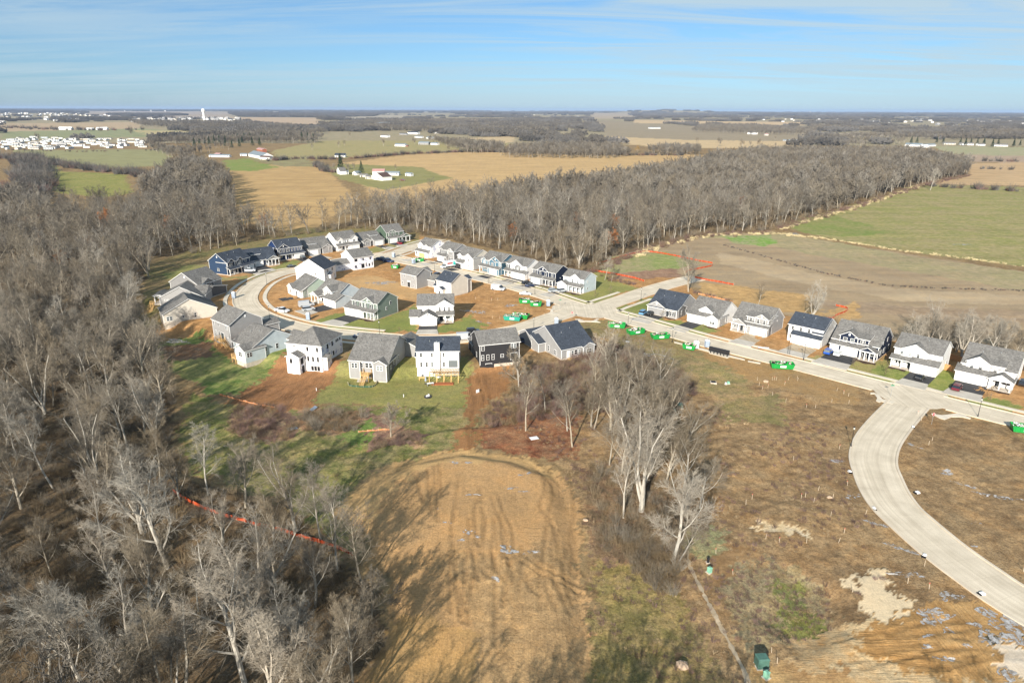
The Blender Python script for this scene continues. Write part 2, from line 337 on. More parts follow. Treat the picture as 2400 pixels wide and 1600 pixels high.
F1W = P((-900,560),(-300,540),(0,560),(60,568),(200,575),(330,590),(360,640),(300,700),(330,760),(360,830),(405,900),(415,1000),(400,1120),(560,1120),(730,1240),(850,1360),(930,1480),(860,1600),(840,1760),(700,1990),(300,2100),(-800,2100),(-1500,1300))
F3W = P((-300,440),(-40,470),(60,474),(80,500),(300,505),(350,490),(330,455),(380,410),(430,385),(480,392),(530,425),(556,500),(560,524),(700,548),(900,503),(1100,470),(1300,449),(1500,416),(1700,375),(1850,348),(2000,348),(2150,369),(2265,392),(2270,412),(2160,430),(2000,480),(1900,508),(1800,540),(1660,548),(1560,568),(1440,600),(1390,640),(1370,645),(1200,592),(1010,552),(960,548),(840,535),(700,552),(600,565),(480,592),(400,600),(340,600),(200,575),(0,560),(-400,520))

def build_ground():
    ys = [22.0]
    while ys[-1] < 30000:
        y = ys[-1]; ys.append(y+(max(.42, .0042*y) if y < 420 else (.0055*y if y < 1000 else .02*y)))
    ys = np.array(ys); s = np.concatenate([np.arange(-1.6, -.95, .02), np.arange(-.95, .95, .0032), np.arange(.95, 1.61, .02)])
    Y, S = np.meshgrid(ys, s, indexing='ij'); X = S*(Y+14.0)
    near = Y < 330
    dist = np.sqrt(X*X+Y*Y)
    # warp so that no border of soil and grass is a clean line
    wa = np.where(dist < 420, 1.6, 1.6+(dist-420)*.006)
    fr = 1/np.where(dist < 420, 5.0, 5.0*(1+(dist-420)/400))
    fr = np.round(np.log2(1/fr)); fr = 1/(2.0**fr)
    WX = X+wa*2.2*fbm(X*.2, Y*.2, 11); WY = Y+wa*2.2*fbm(X*.2, Y*.2, 31)
    nw = (Y < 260)*1.0; WX = WX+nw*(2.6*fbm(X*.9, Y*.9, 41, 5)+1.2*fbm(X*3.1, Y*3.1, 42, 2)); WY = WY+nw*(2.6*fbm(X*.9, Y*.9, 43, 5)+1.2*fbm(X*3.1, Y*3.1, 44, 2))
    A = np.zeros(X.shape+(3,)); B = np.zeros(X.shape+(3,)); Cc = np.zeros(X.shape+(3,))
    A[:] = (.195, .13, .065); B[:] = (.25, .18, .095); Cc[:] = (.5, 0, 0); fm_ = Y > 1500; A[fm_] = (.33, .26, .17); B[fm_] = (.22, .20, .12); Cc[fm_] = (.2, 0, .3)
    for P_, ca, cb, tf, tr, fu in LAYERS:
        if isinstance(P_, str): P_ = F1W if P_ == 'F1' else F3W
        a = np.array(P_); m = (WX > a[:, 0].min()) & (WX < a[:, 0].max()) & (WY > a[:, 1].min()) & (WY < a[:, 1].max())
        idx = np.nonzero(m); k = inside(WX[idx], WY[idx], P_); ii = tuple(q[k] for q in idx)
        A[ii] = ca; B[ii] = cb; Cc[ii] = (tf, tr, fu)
    A *= 1.22; B *= 1.22
    H = hterr(X, Y)
    rough = fbm(X*.12, Y*.12, 71)*.5+fbm(X*.7, Y*.7, 91)*.22
    rough = rough*(Cc[..., 0] > .7)*(Y < 400)
    ru = Cc[..., 1]*(Y < 400)*(fbm(X*1.1, Y*.18, 55)*.30+fbm(X*.25, Y*.25, 57)*.3)
    H = H+rough+ru
    # the pad the builders have graded stands a little proud, and the country lies level
    PAD = P((800,1200),(870,1130),(960,1085),(1080,1062),(1200,1078),(1300,1115),(1340,1200),(1360,1400),(1420,1700),(760,1700),(920,1460),(880,1300))
    H = H+1.1*smooth((seg_dist(X, Y, PAD))/4.0)*(Y < 330)
    SW = P((1850,1340),(1960,1390),(1980,1470),(1880,1520),(1780,1440))
    H = H-1.2*smooth((seg_dist(X, Y, SW)+3)/5.0)*(Y < 330)
    PADR = [[(920,850),(960,960),(1000,1040),(1010,1160),(990,1230)],[(960,850),(1000,960),(1040,1040),(1055,1160),(1030,1230)],[(1230,720),(1250,800),(1215,900),(1260,1000),(1230,1300),(1320,1560)],[(1290,740),(1300,850),(1270,960),(1300,1060),(1290,1300),(1400,1560)],[(1400,700),(1430,900),(1400,1100),(1480,1300)],
      [(330,640),(700,540),(1000,522),(1250,580),(1410,700)],[(420,640),(900,560),(1200,610),(1340,760)],[(300,680),(600,590),(960,575),(1150,620),(1280,760)],[(1130,1220),(1250,1300),(1500,1380)],[(1100,1240),(1230,1330),(1480,1420)],[(600,640),(612,840)],[(460,720),(500,880)],[(530,680),(550,960)],[(570,650),(592,1000)],[(720,740),(690,1000)],[(850,800),(852,880)],[(1120,1300),(1140,1390),(1200,1450)],[(830,60+800),(815,1000),(840,1150)]]
    rr_ = random.Random(8)
    for _ in range(26):
        x_ = rr_.uniform(620, 1420); y_ = rr_.uniform(900, 1400); PADR.append([(x_, y_), (x_+rr_.uniform(-25, 35), y_+rr_.uniform(80, 160)), (x_+rr_.uniform(-40, 90), y_+rr_.uniform(200, 420))])
    rutsW = [[flat(800+a*.3827, 850+b*.3827) for a, b in q] for q in PADR]+[P((1100,870),(1112,930),(1095,990),(1105,1060)),P((1135,862),(1150,930),(1118,990),(1125,1060)),P((1120,866),(1135,930),(1108,990),(1115,1060))]
    for _ in range(16):
        x_ = rr_.uniform(560, 780); y_ = rr_.uniform(850, 900); rutsW.append(P((x_, y_), (x_-rr_.uniform(10, 60), y_+22), (x_-rr_.uniform(30, 120), y_+rr_.uniform(30, 55))))
    for _ in range(9):
        x_ = rr_.uniform(1900, 2250); y_ = rr_.uniform(1470, 1580); rutsW.append(P((x_, y_), (x_+120, y_-rr_.uniform(0, 40)), (x_+260, y_-rr_.uniform(-20, 60))))
    RUT = np.zeros(X.shape)
    for q in rutsW:
        Lq = catmull([np.array(a) for a in q], 5); a = np.array(Lq); ii = np.nonzero((X > a[:, 0].min()-2) & (X < a[:, 0].max()+2) & (Y > a[:, 1].min()-2) & (Y < a[:, 1].max()+2)); xs_, ys_ = X[ii], Y[ii]; dd = np.full(xs_.shape, 9.)
        for (ax, ay), (bx, by) in zip(Lq[:-1], Lq[1:]):
            ex, ey = bx-ax, by-ay; t = np.clip(((xs_-ax)*ex+(ys_-ay)*ey)/(ex*ex+ey*ey+1e-9), 0, 1); dd = np.minimum(dd, np.hypot(xs_-ax-t*ex, ys_-ay-t*ey))
        wob = .7+.6*vnoise(xs_*1.3, ys_*1.3, 66); H[ii] += (-.10*np.exp(-(dd/.30)**2)+.065*np.exp(-((dd-.7)/.3)**2))*wob
        RUT[ii] = np.maximum(RUT[ii], np.exp(-(dd/.4)**2))
    A *= (1-.22*RUT)[..., None]; B *= (1-.22*RUT)[..., None]
    ROADF = np.full(X.shape, 1e9)
    for Lc in ROADS_W:
        for (ax, ay), (bx, by) in zip(Lc[:-1], Lc[1:]):
            ex, ey = bx-ax, by-ay; t = np.clip(((X-ax)*ex+(Y-ay)*ey)/(ex*ex+ey*ey), 0, 1)
            ROADF = np.minimum(ROADF, np.hypot(X-ax-t*ex, Y-ay-t*ey))
    keep = smooth((ROADF-9.5)/4.0)
    H = H*keep-.06*(1-keep)
    far = smooth((Y-1500)/3000.0)
    H = H+far*(fbm(X/1500, Y/1500, 5, 3)*14+4)
    H = np.where(dist > 9000, H+smooth((dist-9000)/6000)*18*np.clip(fbm(X/4000, Y/4000, 8, 2)+.6, 0, 2), H)
    # the long low landfill hill on the skyline
    hx, hy = flat(1560, 268); r2 = ((X-hx)/900)**2+((Y-hy)/500)**2
    H = H+48*np.exp(-r2*r2)
    nr, nc = X.shape; co = np.stack([X, Y, H], -1).reshape(-1, 3).astype(np.float32)
    i = np.arange(nr-1)[:, None]*nc+np.arange(nc-1)[None, :]
    q = np.stack([i, i+1, i+nc+1, i+nc], -1).reshape(-1, 4).astype(np.int32)
    me = bpy.data.meshes.new('ground'); me.vertices.add(len(co)); me.vertices.foreach_set('co', co.ravel())
    me.loops.add(q.size); me.loops.foreach_set('vertex_index', q.ravel()); me.polygons.add(len(q))
    me.polygons.foreach_set('loop_start', np.arange(0, q.size, 4, dtype=np.int32)); me.update()
    me.polygons.foreach_set('use_smooth', np.ones(len(q), bool))
    for nm, D in (('soil', A), ('growth', B), ('texture', Cc)):
        at = me.attributes.new(nm, 'FLOAT_COLOR', 'POINT'); d = np.ones((len(co), 4), np.float32); d[:, :3] = D.reshape(-1, 3); at.data.foreach_set('color', d.ravel())
    m, nt, b = newmat('ground_soil_and_grass'); L = nt.links.new
    geo = nd(nt, 'ShaderNodeNewGeometry'); pos = geo.outputs['Position']
    at = [nd(nt, 'ShaderNodeAttribute', attribute_name=k) for k in ('soil', 'growth', 'texture')]
    sx = nd(nt, 'ShaderNodeSeparateColor'); L(at[2].outputs['Color'], sx.inputs[0]); tuft, track, furrow = sx.outputs
    def noise(sc, det=4.0, rough=.6, vec=None, dist=0.0):
        n = nd(nt, 'ShaderNodeTexNoise', i_Scale=sc, i_Detail=det, i_Roughness=rough, i_Distortion=dist); L(vec or pos, n.inputs['Vector']); return n.outputs[0]
    def math_(op, a, b_=None):
        n = nd(nt, 'ShaderNodeMath', operation=op)
        for k, v in ((0, a), (1, b_)):
            if v is None: continue
            if isinstance(v, (int, float)): n.inputs[k].default_value = v
            else: L(v, n.inputs[k])
        return n.outputs[0]
    big = noise(.045, 5); mid = noise(.33, 6, .7); fine = noise(2.6, 5, .75); vfine = noise(9.0, 3, .7)
    patch = ramp(nt, math_('ADD', math_('MULTIPLY', big, .45), math_('MULTIPLY', mid, .55)), [(.42, (0, 0, 0)), (.58, (1, 1, 1))])
    col = mul(nt, at[0].outputs['Color'], at[1].outputs['Color'], patch, 'MIX')
    col = mul(nt, col, ramp(nt, mid, [(.3, (.82,)*3), (.7, (1.15,)*3)]))
    cf = ramp(nt, fine, [(.28, (.45, .43, .40)), (.5, (1, 1, 1)), (.74, (1.45, 1.42, 1.3))])
    col = mul(nt, col, cf, math_('ADD', math_('MULTIPLY', tuft, .8), .22))
    md2 = noise(.95, 5, .7)
    col = mul(nt, col, ramp(nt, md2, [(.3, (.66, .64, .60)), (.5, (1, 1, 1)), (.72, (1.3, 1.26, 1.16))]), math_('ADD', math_('MULTIPLY', tuft, .85), .15))
    col = mul(nt, col, ramp(nt, vfine, [(.3, (.7,)*3), (.7, (1.3,)*3)]), math_('ADD', math_('MULTIPLY', tuft, .5), .25))
    # dry litter: bright straw flecks where growth is coarse
    col = mul(nt, col, ramp(nt, noise(.13, 5, .7, None, .8), [(.30, (.72, .77, .84)), (.5, (1, 1, 1)), (.70, (1.28, 1.16, 1.0))]), math_('ADD', math_('MULTIPLY', tuft, .7), .25))
    straw = ramp(nt, noise(5.0, 2, .5, None, 1.5), [(.62, (0, 0, 0)), (.70, (1, 1, 1))])
    col = mul(nt, col, (.50, .42, .28), math_('MULTIPLY', straw, math_('MULTIPLY', tuft, .45)), 'MIX')
    # tyre tracks in bare soil: long stretched noise, two headings
    mp = nd(nt, 'ShaderNodeMapping'); L(pos, mp.inputs[0]); mp.inputs['Scale'].default_value = (1.6, .08, 1); mp.inputs['Rotation'].default_value = (0, 0, .1)
    t1 = noise(1.0, 5, .65, mp.outputs[0], 1.6)
    mp2 = nd(nt, 'ShaderNodeMapping'); L(pos, mp2.inputs[0]); mp2.inputs['Scale'].default_value = (.10, 1.5, 1); mp2.inputs['Rotation'].default_value = (0, 0, -.5)
    t2 = noise(1.0, 5, .65, mp2.outputs[0], 1.6)
    sel = ramp(nt, noise(.03, 2), [(.47, (0, 0, 0)), (.53, (1, 1, 1))])
    tt = mul(nt, t1, t2, sel, 'MIX')
    col = mul(nt, col, ramp(nt, tt, [(.28, (.74, .71, .68)), (.46, (1, 1, 1)), (.64, (1.14, 1.13, 1.1))]), track)
    # stones and clods
    vo = nd(nt, 'ShaderNodeTexVoronoi', i_Scale=1.3); L(pos, vo.inputs['Vector'])
    st = ramp(nt, vo.outputs['Distance'], [(.05, (1, 1, 1)), (.10, (0, 0, 0))])
    col = mul(nt, col, (.62, .55, .45), math_('MULTIPLY', st, math_('MULTIPLY', track, .35)), 'MIX')
    # drilled rows in the fields
    mp3 = nd(nt, 'ShaderNodeMapping'); L(pos, mp3.inputs[0]); mp3.inputs['Rotation'].default_value = (0, 0, .22); mp3.inputs['Scale'].default_value = (.010, .13, 1)
    fr_ = noise(1.0, 4, .65, mp3.outputs[0], .3)
    wv = nd(nt, 'ShaderNodeTexWave', wave_type='BANDS', bands_direction='X', i_Scale=.045, i_Distortion=14.0, i_Detail=2.0); wv.inputs['Detail Scale'].default_value = .04; L(pos, wv.inputs['Vector'])
    col = mul(nt, col, ramp(nt, fr_, [(.3, (.78, .76, .74)), (.5, (1, 1, 1)), (.7, (1.15, 1.13, 1.05))]), furrow)
    col = mul(nt, col, ramp(nt, wv.outputs['Fac'], [(.2, (.88,)*3), (.8, (1.08,)*3)]), math_('MULTIPLY', furrow, .12))
    L(col, b.inputs['Base Color']); b.inputs['Roughness'].default_value = .95; b.inputs['Specular IOR Level'].default_value = .08
    bh = math_('ADD', math_('MULTIPLY', fine, math_('ADD', math_('MULTIPLY', tuft, .35), .05)), math_('MULTIPLY', tt, math_('MULTIPLY', track, .5)))
    bp = nd(nt, 'ShaderNodeBump', i_Strength=.8, i_Distance=.7); L(bh, bp.inputs['Height']); L(bp.outputs[0], b.inputs['Normal'])
    me.materials.append(m)
    o = bpy.data.objects.new('ground', me); COL.objects.link(o); tag(o, kind='structure', label='bare soil, lawns and winter fields reaching to the horizon')
    o['category'] = 'ground'

# ---------------------------------------------------------------- roads, pavements, drives
def catmull(pts, n=10):
    out = []; p = [np.array(q[:2], float) for q in pts]; p = [2*p[0]-p[1]]+p+[2*p[-1]-p[-2]]
    for i in range(1, len(p)-2):
        for k in range(n):
            t = k/n; a, b, c, d = p[i-1], p[i], p[i+1], p[i+2]
            out.append(.5*((2*b)+(c-a)*t+(2*a-5*b+4*c-d)*t*t+(3*b-a-3*c+d)*t**3))
    out.append(p[-2]); return out
def pxl(*q): return [flat(*a) for a in q]
def zz(z, *pts): return Z(z, *pts)
MAIN = catmull([flat(2600, 1040), flat(2400, 990), flat(2200, 940), flat(1850, 850), flat(1650, 800), flat(1500, 757), flat(1400, 730)]+[flat(1335, 712), flat(1260, 687), flat(1150, 657), flat(1010, 624), flat(915, 606)])
LOOP = catmull(zz(2, (900, 238), (690, 297), (460, 375), (300, 398))+zz(1, (1990, 440), (1750, 500), (1500, 532), (1350, 568), (1210, 628), (1120, 700), (1075, 790), (1125, 880), (1240, 950), (1450, 1020), (1700, 1075), (2000, 1110))+zz(2, (350, 1140), (700, 1165), (1050, 1150), (1300, 1120), (1500, 1090), (1700, 1045), (1950, 955), (2180, 880)))
CURVE = catmull([flat(*q) for q in ((2150, 925), (2117, 960), (2081, 1000), (2055, 1038), (2046, 1077), (2057, 1115), (2074, 1153), (2101, 1191), (2143, 1230), (2187, 1268), (2235, 1306), (2288, 1344), (2344, 1383), (2420, 1430), (2520, 1485))])
SIDE = catmull([flat(*q) for q in ((1385, 733), (1425, 714), (1463, 701), (1530, 678), (1601, 658), (1640, 650))])
ROADS_W = [MAIN, LOOP, CURVE, SIDE]
def offset(L, d):
    out = []
    for i, p in enumerate(L):
        a = L[max(0, i-1)]; b = L[min(len(L)-1, i+1)]; t = (b-a)/(np.linalg.norm(b-a)+1e-9)
        out.append(p+np.array([-t[1], t[0]])*d)
    return out
def concrete(name, c, streak=.25, joint=True):
    m, nt, b = newmat(name); L = nt.links.new
    geo = nd(nt, 'ShaderNodeNewGeometry'); uv = nd(nt, 'ShaderNodeUVMap'); uv.uv_map = 'along'
    n = nd(nt, 'ShaderNodeTexNoise', i_Scale=.25, i_Detail=5.0); L(geo.outputs[0], n.inputs['Vector'])
    n2 = nd(nt, 'ShaderNodeTexNoise', i_Scale=6.0, i_Detail=3.0); L(geo.outputs[0], n2.inputs['Vector'])
    mp = nd(nt, 'ShaderNodeMapping'); L(uv.outputs[0], mp.inputs[0]); mp.inputs['Scale'].default_value = (1.5, .025, 1)
    n3 = nd(nt, 'ShaderNodeTexNoise', i_Scale=1.0, i_Detail=3.0); L(mp.outputs[0], n3.inputs['Vector'])
    col = mul(nt, c, ramp(nt, n.outputs[0], [(.3, (.88, .87, .85)), (.7, (1.1,)*3)]))
    col = mul(nt, col, ramp(nt, n2.outputs[0], [(.3, (.92,)*3), (.7, (1.08,)*3)]))
    col = mul(nt, col, ramp(nt, n3.outputs[0], [(.3, (.8, .78, .75)), (.62, (1.08,)*3)]), streak*3 if streak*3 < 1 else 1.0)
    if joint:
        br = nd(nt, 'ShaderNodeTexBrick', offset=0.0); L(uv.outputs[0], br.inputs['Vector']); br.inputs['Scale'].default_value = 1.0; br.inputs['Brick Width'].default_value = 4.2; br.inputs['Row Height'].default_value = 4.5
        br.inputs['Mortar Size'].default_value = .035; br.inputs['Color1'].default_value = (1, 1, 1, 1); br.inputs['Color2'].default_value = (.95, .95, .95, 1); br.inputs['Mortar'].default_value = (.86, .85, .83, 1)
        col = mul(nt, col, br.outputs[0])
    L(col, b.inputs['Base Color']); b.inputs['Roughness'].default_value = .85; b.inputs['Specular IOR Level'].default_value = .2
    return m
MR = concrete('road_concrete', (.64, .56, .44)); MK = concrete('kerb_concrete', (.62, .54, .43), .1, False); MS = concrete('pavement_concrete', (.68, .61, .50), .1)
MA = concrete('asphalt_drive', (.055, .055, .058), .2, False); MC = concrete('drive_concrete', (.52, .48, .42), .1); MGv = concrete('gravel_drive', (.42, .34, .24), .5, False)
def strip(name, L, o0, o1, z, m, z0=None):
    A_, B_ = offset(L, o0), offset(L, o1); mb = MB(); n = len(L); uvs = []; s = 0
    for i in range(n-1):
        ds = float(np.linalg.norm(L[i+1]-L[i])); w = o1-o0
        a, b, c, d = A_[i], B_[i], B_[i+1], A_[i+1]
        mb.quad((*b, z), (*a, z), (*d, z), (*c, z)); uvs += [(w, s), (0, s), (0, s+ds), (w, s+ds)]
        if z0 is not None:
            for p, q in ((a, d), (c, b)):
                mb.quad((*p, z0), (*q, z0), (*q, z), (*p, z)); uvs += [(0, s)]*4
        s += ds
    o = mb.build(name, m); uvl = o.data.uv_layers.new(name='along'); uvl.data.foreach_set('uv', np.array(uvs, dtype=np.float32).ravel())
    return o
def slab(name, pts, z, m, z0=-.3, parent=None):
    mb = MB(); P3 = [(p[0], p[1], z) for p in pts]
    ar = sum(pts[i][0]*pts[(i+1) % len(pts)][1]-pts[(i+1) % len(pts)][0]*pts[i][1] for i in range(len(pts)))
    if ar < 0: P3.reverse()
    mb.poly(P3)
    for i in range(len(P3)):
        a, b = P3[i], P3[(i+1) % len(P3)]; mb.quad((a[0], a[1], z0), (b[0], b[1], z0), b, a)
    o = mb.build(name, m, parent); uvl = o.data.uv_layers.new(name='along')
    uvl.data.foreach_set('uv', np.array([o.data.vertices[l.vertex_index].co[:2] for l in o.data.loops], dtype=np.float32).ravel())
    return o
W2 = 4.25
LOOP_T = LOOP[3:-7]
CURVE_T = CURVE[3:]; SIDE_T = SIDE[3:]
ROAD_DEFS = [('main_road', MAIN, .012), ('loop_road', LOOP, .016), ('curved_road', CURVE, .020), ('side_road', SIDE, .024)]
for nm, L_, z in ROAD_DEFS:
    tag(strip('road', L_, -W2, W2, z, MR), {'main_road': 'straight pale concrete street past the right-hand row of houses', 'loop_road': 'looping pale concrete street round the inner houses', 'curved_road': 'curved pale concrete street sweeping to the lower right corner', 'side_road': 'short pale concrete side street ending at the ploughed field'}[nm], 'road', kind='structure')
def cut(L, i0, i1): return L[i0:i1]
def near_other(p, L):
    best = 1e9
    for i in range(len(L)-1):
        a, b = L[i], L[i+1]; e = b-a; t = np.clip(((p-a)@e)/(e@e), 0, 1); best = min(best, np.linalg.norm(p-a-t*e))
    return best
def runs(L, d, margin, others):
    O = offset(L, d); ok = [all(near_other(p, Lo) > margin for Lo in others) for p in O]; out = []; cur = []
    for i, k in enumerate(ok):
        if k: cur.append(i)
        elif cur: out.append(cur); cur = []
    if cur: out.append(cur)
    return [L[r[0]:r[-1]+1] for r in out if len(r) > 2]
dense = lambda L: catmull([L[0]]+[L[i] for i in range(3, len(L)-3, 3)]+[L[-1]], 6)
RO = {k: L for k, L in (('M', MAIN), ('L', LOOP), ('C', CURVE), ('S', SIDE))}
for k, L_ in RO.items():
    oth = [v for q, v in RO.items() if q != k]
    for sd in (-1, 1):
        for run in runs(L_, sd*(W2+.25), W2+2.0, oth):
            a, b_ = sorted((sd*W2, sd*(W2+.45)))
            tag(strip('kerb', run, a, b_, .15, MK, -.2), kind='structure')
def walk(L_, sd, i0, i1, oth=(), off=7.2):
    for run in runs(L_[i0:i1], sd*off, W2+1.0, oth):
        a, b_ = sorted((sd*(off-.75), sd*(off+.75)))
        tag(strip('pavement', run, a, b_, .10, MS, -.2), kind='structure')
walk(MAIN, -1, 0, 200, [SIDE, LOOP]); walk(LOOP, 1, 0, 160, [MAIN]); walk(LOOP, -1, 0, 160, [MAIN])
walk(SIDE, 1, 2, 25, [MAIN], 7.5); walk(SIDE, -1, 2, 25, [MAIN], 7.5); walk(MAIN, 1, 36, 40, [LOOP], 7.2)
# rounded corner fillets of concrete where streets meet
def fillet(c, r, z):
    pts = [(c[0]+r*math.cos(t), c[1]+r*math.sin(t)) for t in np.linspace(0, 2*math.pi, 22, endpoint=False)]
    return tag(slab('road', pts, z, MR, z-.02), kind='structure')
for i_, (q, r_) in enumerate((((1390, 728), 9.5), ((2138, 925), 9.0), ((905, 600), 8.0), ((1340, 722), 7.5))):
    fillet(flat(*q), r_, .028+i_*.004)
for q in ([(1195,438),(990,425),(1090,450),(1060,530),(980,545),(1100,555),(1290,560),(1140,520),(1150,450),(1220,420)],
          [(1640,665),(1740,660),(1850,700),(2050,700),(2140,660),(2200,665),(2130,700),(2230,740),(1900,722),(1770,735)]):
    tag(slab('pavement', [flat(1180+a*.10204, 680+b*.10204) for a, b in q], .07, MS), kind='structure')
for q in ([(0,0),(60,0),(130,40),(185,100),(380,140),(340,175),(170,135),(140,150),(85,125),(105,80),(60,20),(0,20)],
          [(930,320),(1090,345),(1240,330),(1345,310),(1350,290),(1480,320),(1460,355),(1540,385),(1530,402),(1400,372),(1240,372),(1140,412),(1060,390)]):
    tag(slab('pavement', [flat(2040+a*.15306, 920+b*.15306) for a, b in q], .07, MS), kind='structure')
tag(slab('pavement', [flat(1580+a*.12755, 760+b*.12755) for a, b in ((640,505),(700,500),(1020,570),(1290,640),(1300,660),(1030,600),(980,620),(640,530))], .07, MS), kind='structure')
tag(slab('pavement', [flat(1580+a*.12755, 760+b*.12755) for a, b in ((1350,665),(1590,705),(1580,725),(1360,685))], .07, MS), kind='structure')
tag(slab('pavement', [flat(1580+a*.12755, 760+b*.12755) for a, b in ((0,315),(250,378),(600,470),(590,490),(230,395),(0,335))], .07, MS), kind='structure')
build_ground()
# worn footpath of pale gravel at lower centre
def ground_strip(name, pts, w, m, lift=.12, label=None, kind='structure', n=8, jit=.25):
    L = catmull([Vector(p)[:2] for p in pts], n); mb = MB(); rnd = random.Random(3)
    ws = [w*(1+rnd.uniform(-jit, jit)) for _ in L]
    A_ = offset(L, 1); uvs = []
    for i in range(len(L)-1):
        r = []
        for j in (i, i+1):
            n_ = A_[j]-L[j]
            for s in (-.5, .5):
                p = L[j]+n_*(s*ws[j]); r.append((p[0], p[1], gz(p[0], p[1])+lift))
        mb.quad(r[1], r[0], r[2], r[3]); uvs += [(w, i), (0, i), (0, i+1), (w, i+1)]
    o = mb.build(name, m); uvl = o.data.uv_layers.new(name='along'); uvl.data.foreach_set('uv', np.array(uvs, dtype=np.float32).ravel())
    return tag(o, label, kind=kind)
# exact ground height from the finished mesh
from mathutils.bvhtree import BVHTree
def make_gz():
    o = bpy.data.objects['ground']; n = len(o.data.vertices); co = np.empty(n*3, np.float32); o.data.vertices.foreach_get('co', co); co = co.reshape(-1, 3)
    return co
_co = make_gz(); _ys = np.unique(_co[:, 1]); _nc = int(np.sum(_co[:, 1] == _ys[0])); _S = _co[:_nc, 0]/(_ys[0]+14.0); _H = _co[:, 2].reshape(len(_ys), _nc)
def gz(x, y):
    i = int(np.clip(np.searchsorted(_ys, y)-1, 0, len(_ys)-2)); t = (y-_ys[i])/(_ys[i+1]-_ys[i]); s = x/(y+14.0)
    j = int(np.clip(np.searchsorted(_S, s)-1, 0, _nc-2)); u = np.clip((s-_S[j])/(_S[j+1]-_S[j]), 0, 1); t = min(1, max(0, t))
    return float((_H[i, j]*(1-u)+_H[i, j+1]*u)*(1-t)+(_H[i+1, j]*(1-u)+_H[i+1, j+1]*u)*t)
ground_strip('path', [c6(285, 720), c6(300, 830), c6(350, 940), c6(410, 1060), c6(470, 1180), c6(560, 1350), c6(640, 1500), c6(680, 1640)], .55, MGv, .05, 'narrow worn pale footpath beside the bare trees', jit=.6)
# ---------------------------------------------------------------- puddles: still muddy water on soil, sky reflection partly painted in
def water():
    m, nt, b = newmat('muddy_water_painted_sky'); tc = nd(nt, 'ShaderNodeNewGeometry'); n = nd(nt, 'ShaderNodeTexNoise', i_Scale=1.6, i_Detail=5.0, i_Roughness=.7); nt.links.new(tc.outputs[0], n.inputs['Vector'])
    n2 = nd(nt, 'ShaderNodeTexNoise', i_Scale=.8, i_Detail=5.0, i_Roughness=.7, i_Distortion=1.0); nt.links.new(tc.outputs[0], n2.inputs['Vector'])
    nt.links.new(ramp(nt, n.outputs[0], [(.35, (.22, .17, .12)), (.6, (.50, .49, .48))]), b.inputs['Base Color']); b.inputs['Roughness'].default_value = .25; b.inputs['Specular IOR Level'].default_value = .6  # brown is mud; the pale grey paints reflected sky into the base colour
    tr = nd(nt, 'ShaderNodeBsdfTransparent'); mx = nd(nt, 'ShaderNodeMixShader'); a = ramp(nt, n2.outputs[0], [(.47, (0, 0, 0)), (.53, (1, 1, 1))]); nt.links.new(a, mx.inputs[0]); nt.links.new(tr.outputs[0], mx.inputs[1]); nt.links.new(b.outputs[0], mx.inputs[2]); nt.links.new(mx.outputs[0], nt.nodes['Material Output'].inputs[0])
    return m
MW = water()
def puddle(c, rx, ry, ang, seed, label=None):
    rnd = random.Random(seed); mb = MB(); n = 30; pts = []; lift_ = rnd.uniform(.03, .075); ph = [rnd.uniform(0, 6) for _ in range(4)]
    zz_ = gz(c[0], c[1])
    for i in range(n):
        t = 2*math.pi*i/n; r = 1+.28*math.sin(2*t+ph[0])+.22*math.sin(3*t+ph[1])+.18*math.sin(5*t+ph[2])+.12*math.sin(9*t+ph[3])
        x = rx*r*math.cos(t); y = ry*r*math.sin(t); px = c[0]+x*math.cos(ang)-y*math.sin(ang); py = c[1]+x*math.sin(ang)+y*math.cos(ang); pts.append((px, py))
    cz = gz(*c)
    for i in range(n):
        a, b = pts[i], pts[(i+1) % n]; mb.poly([(c[0], c[1], cz+lift_), (*a, gz(*a)+lift_), (*b, gz(*b)+lift_)])
    return tag(mb.build('puddle', MW), label, 'puddle', 'puddles on bare soil', 'structure')
_r = random.Random(5)
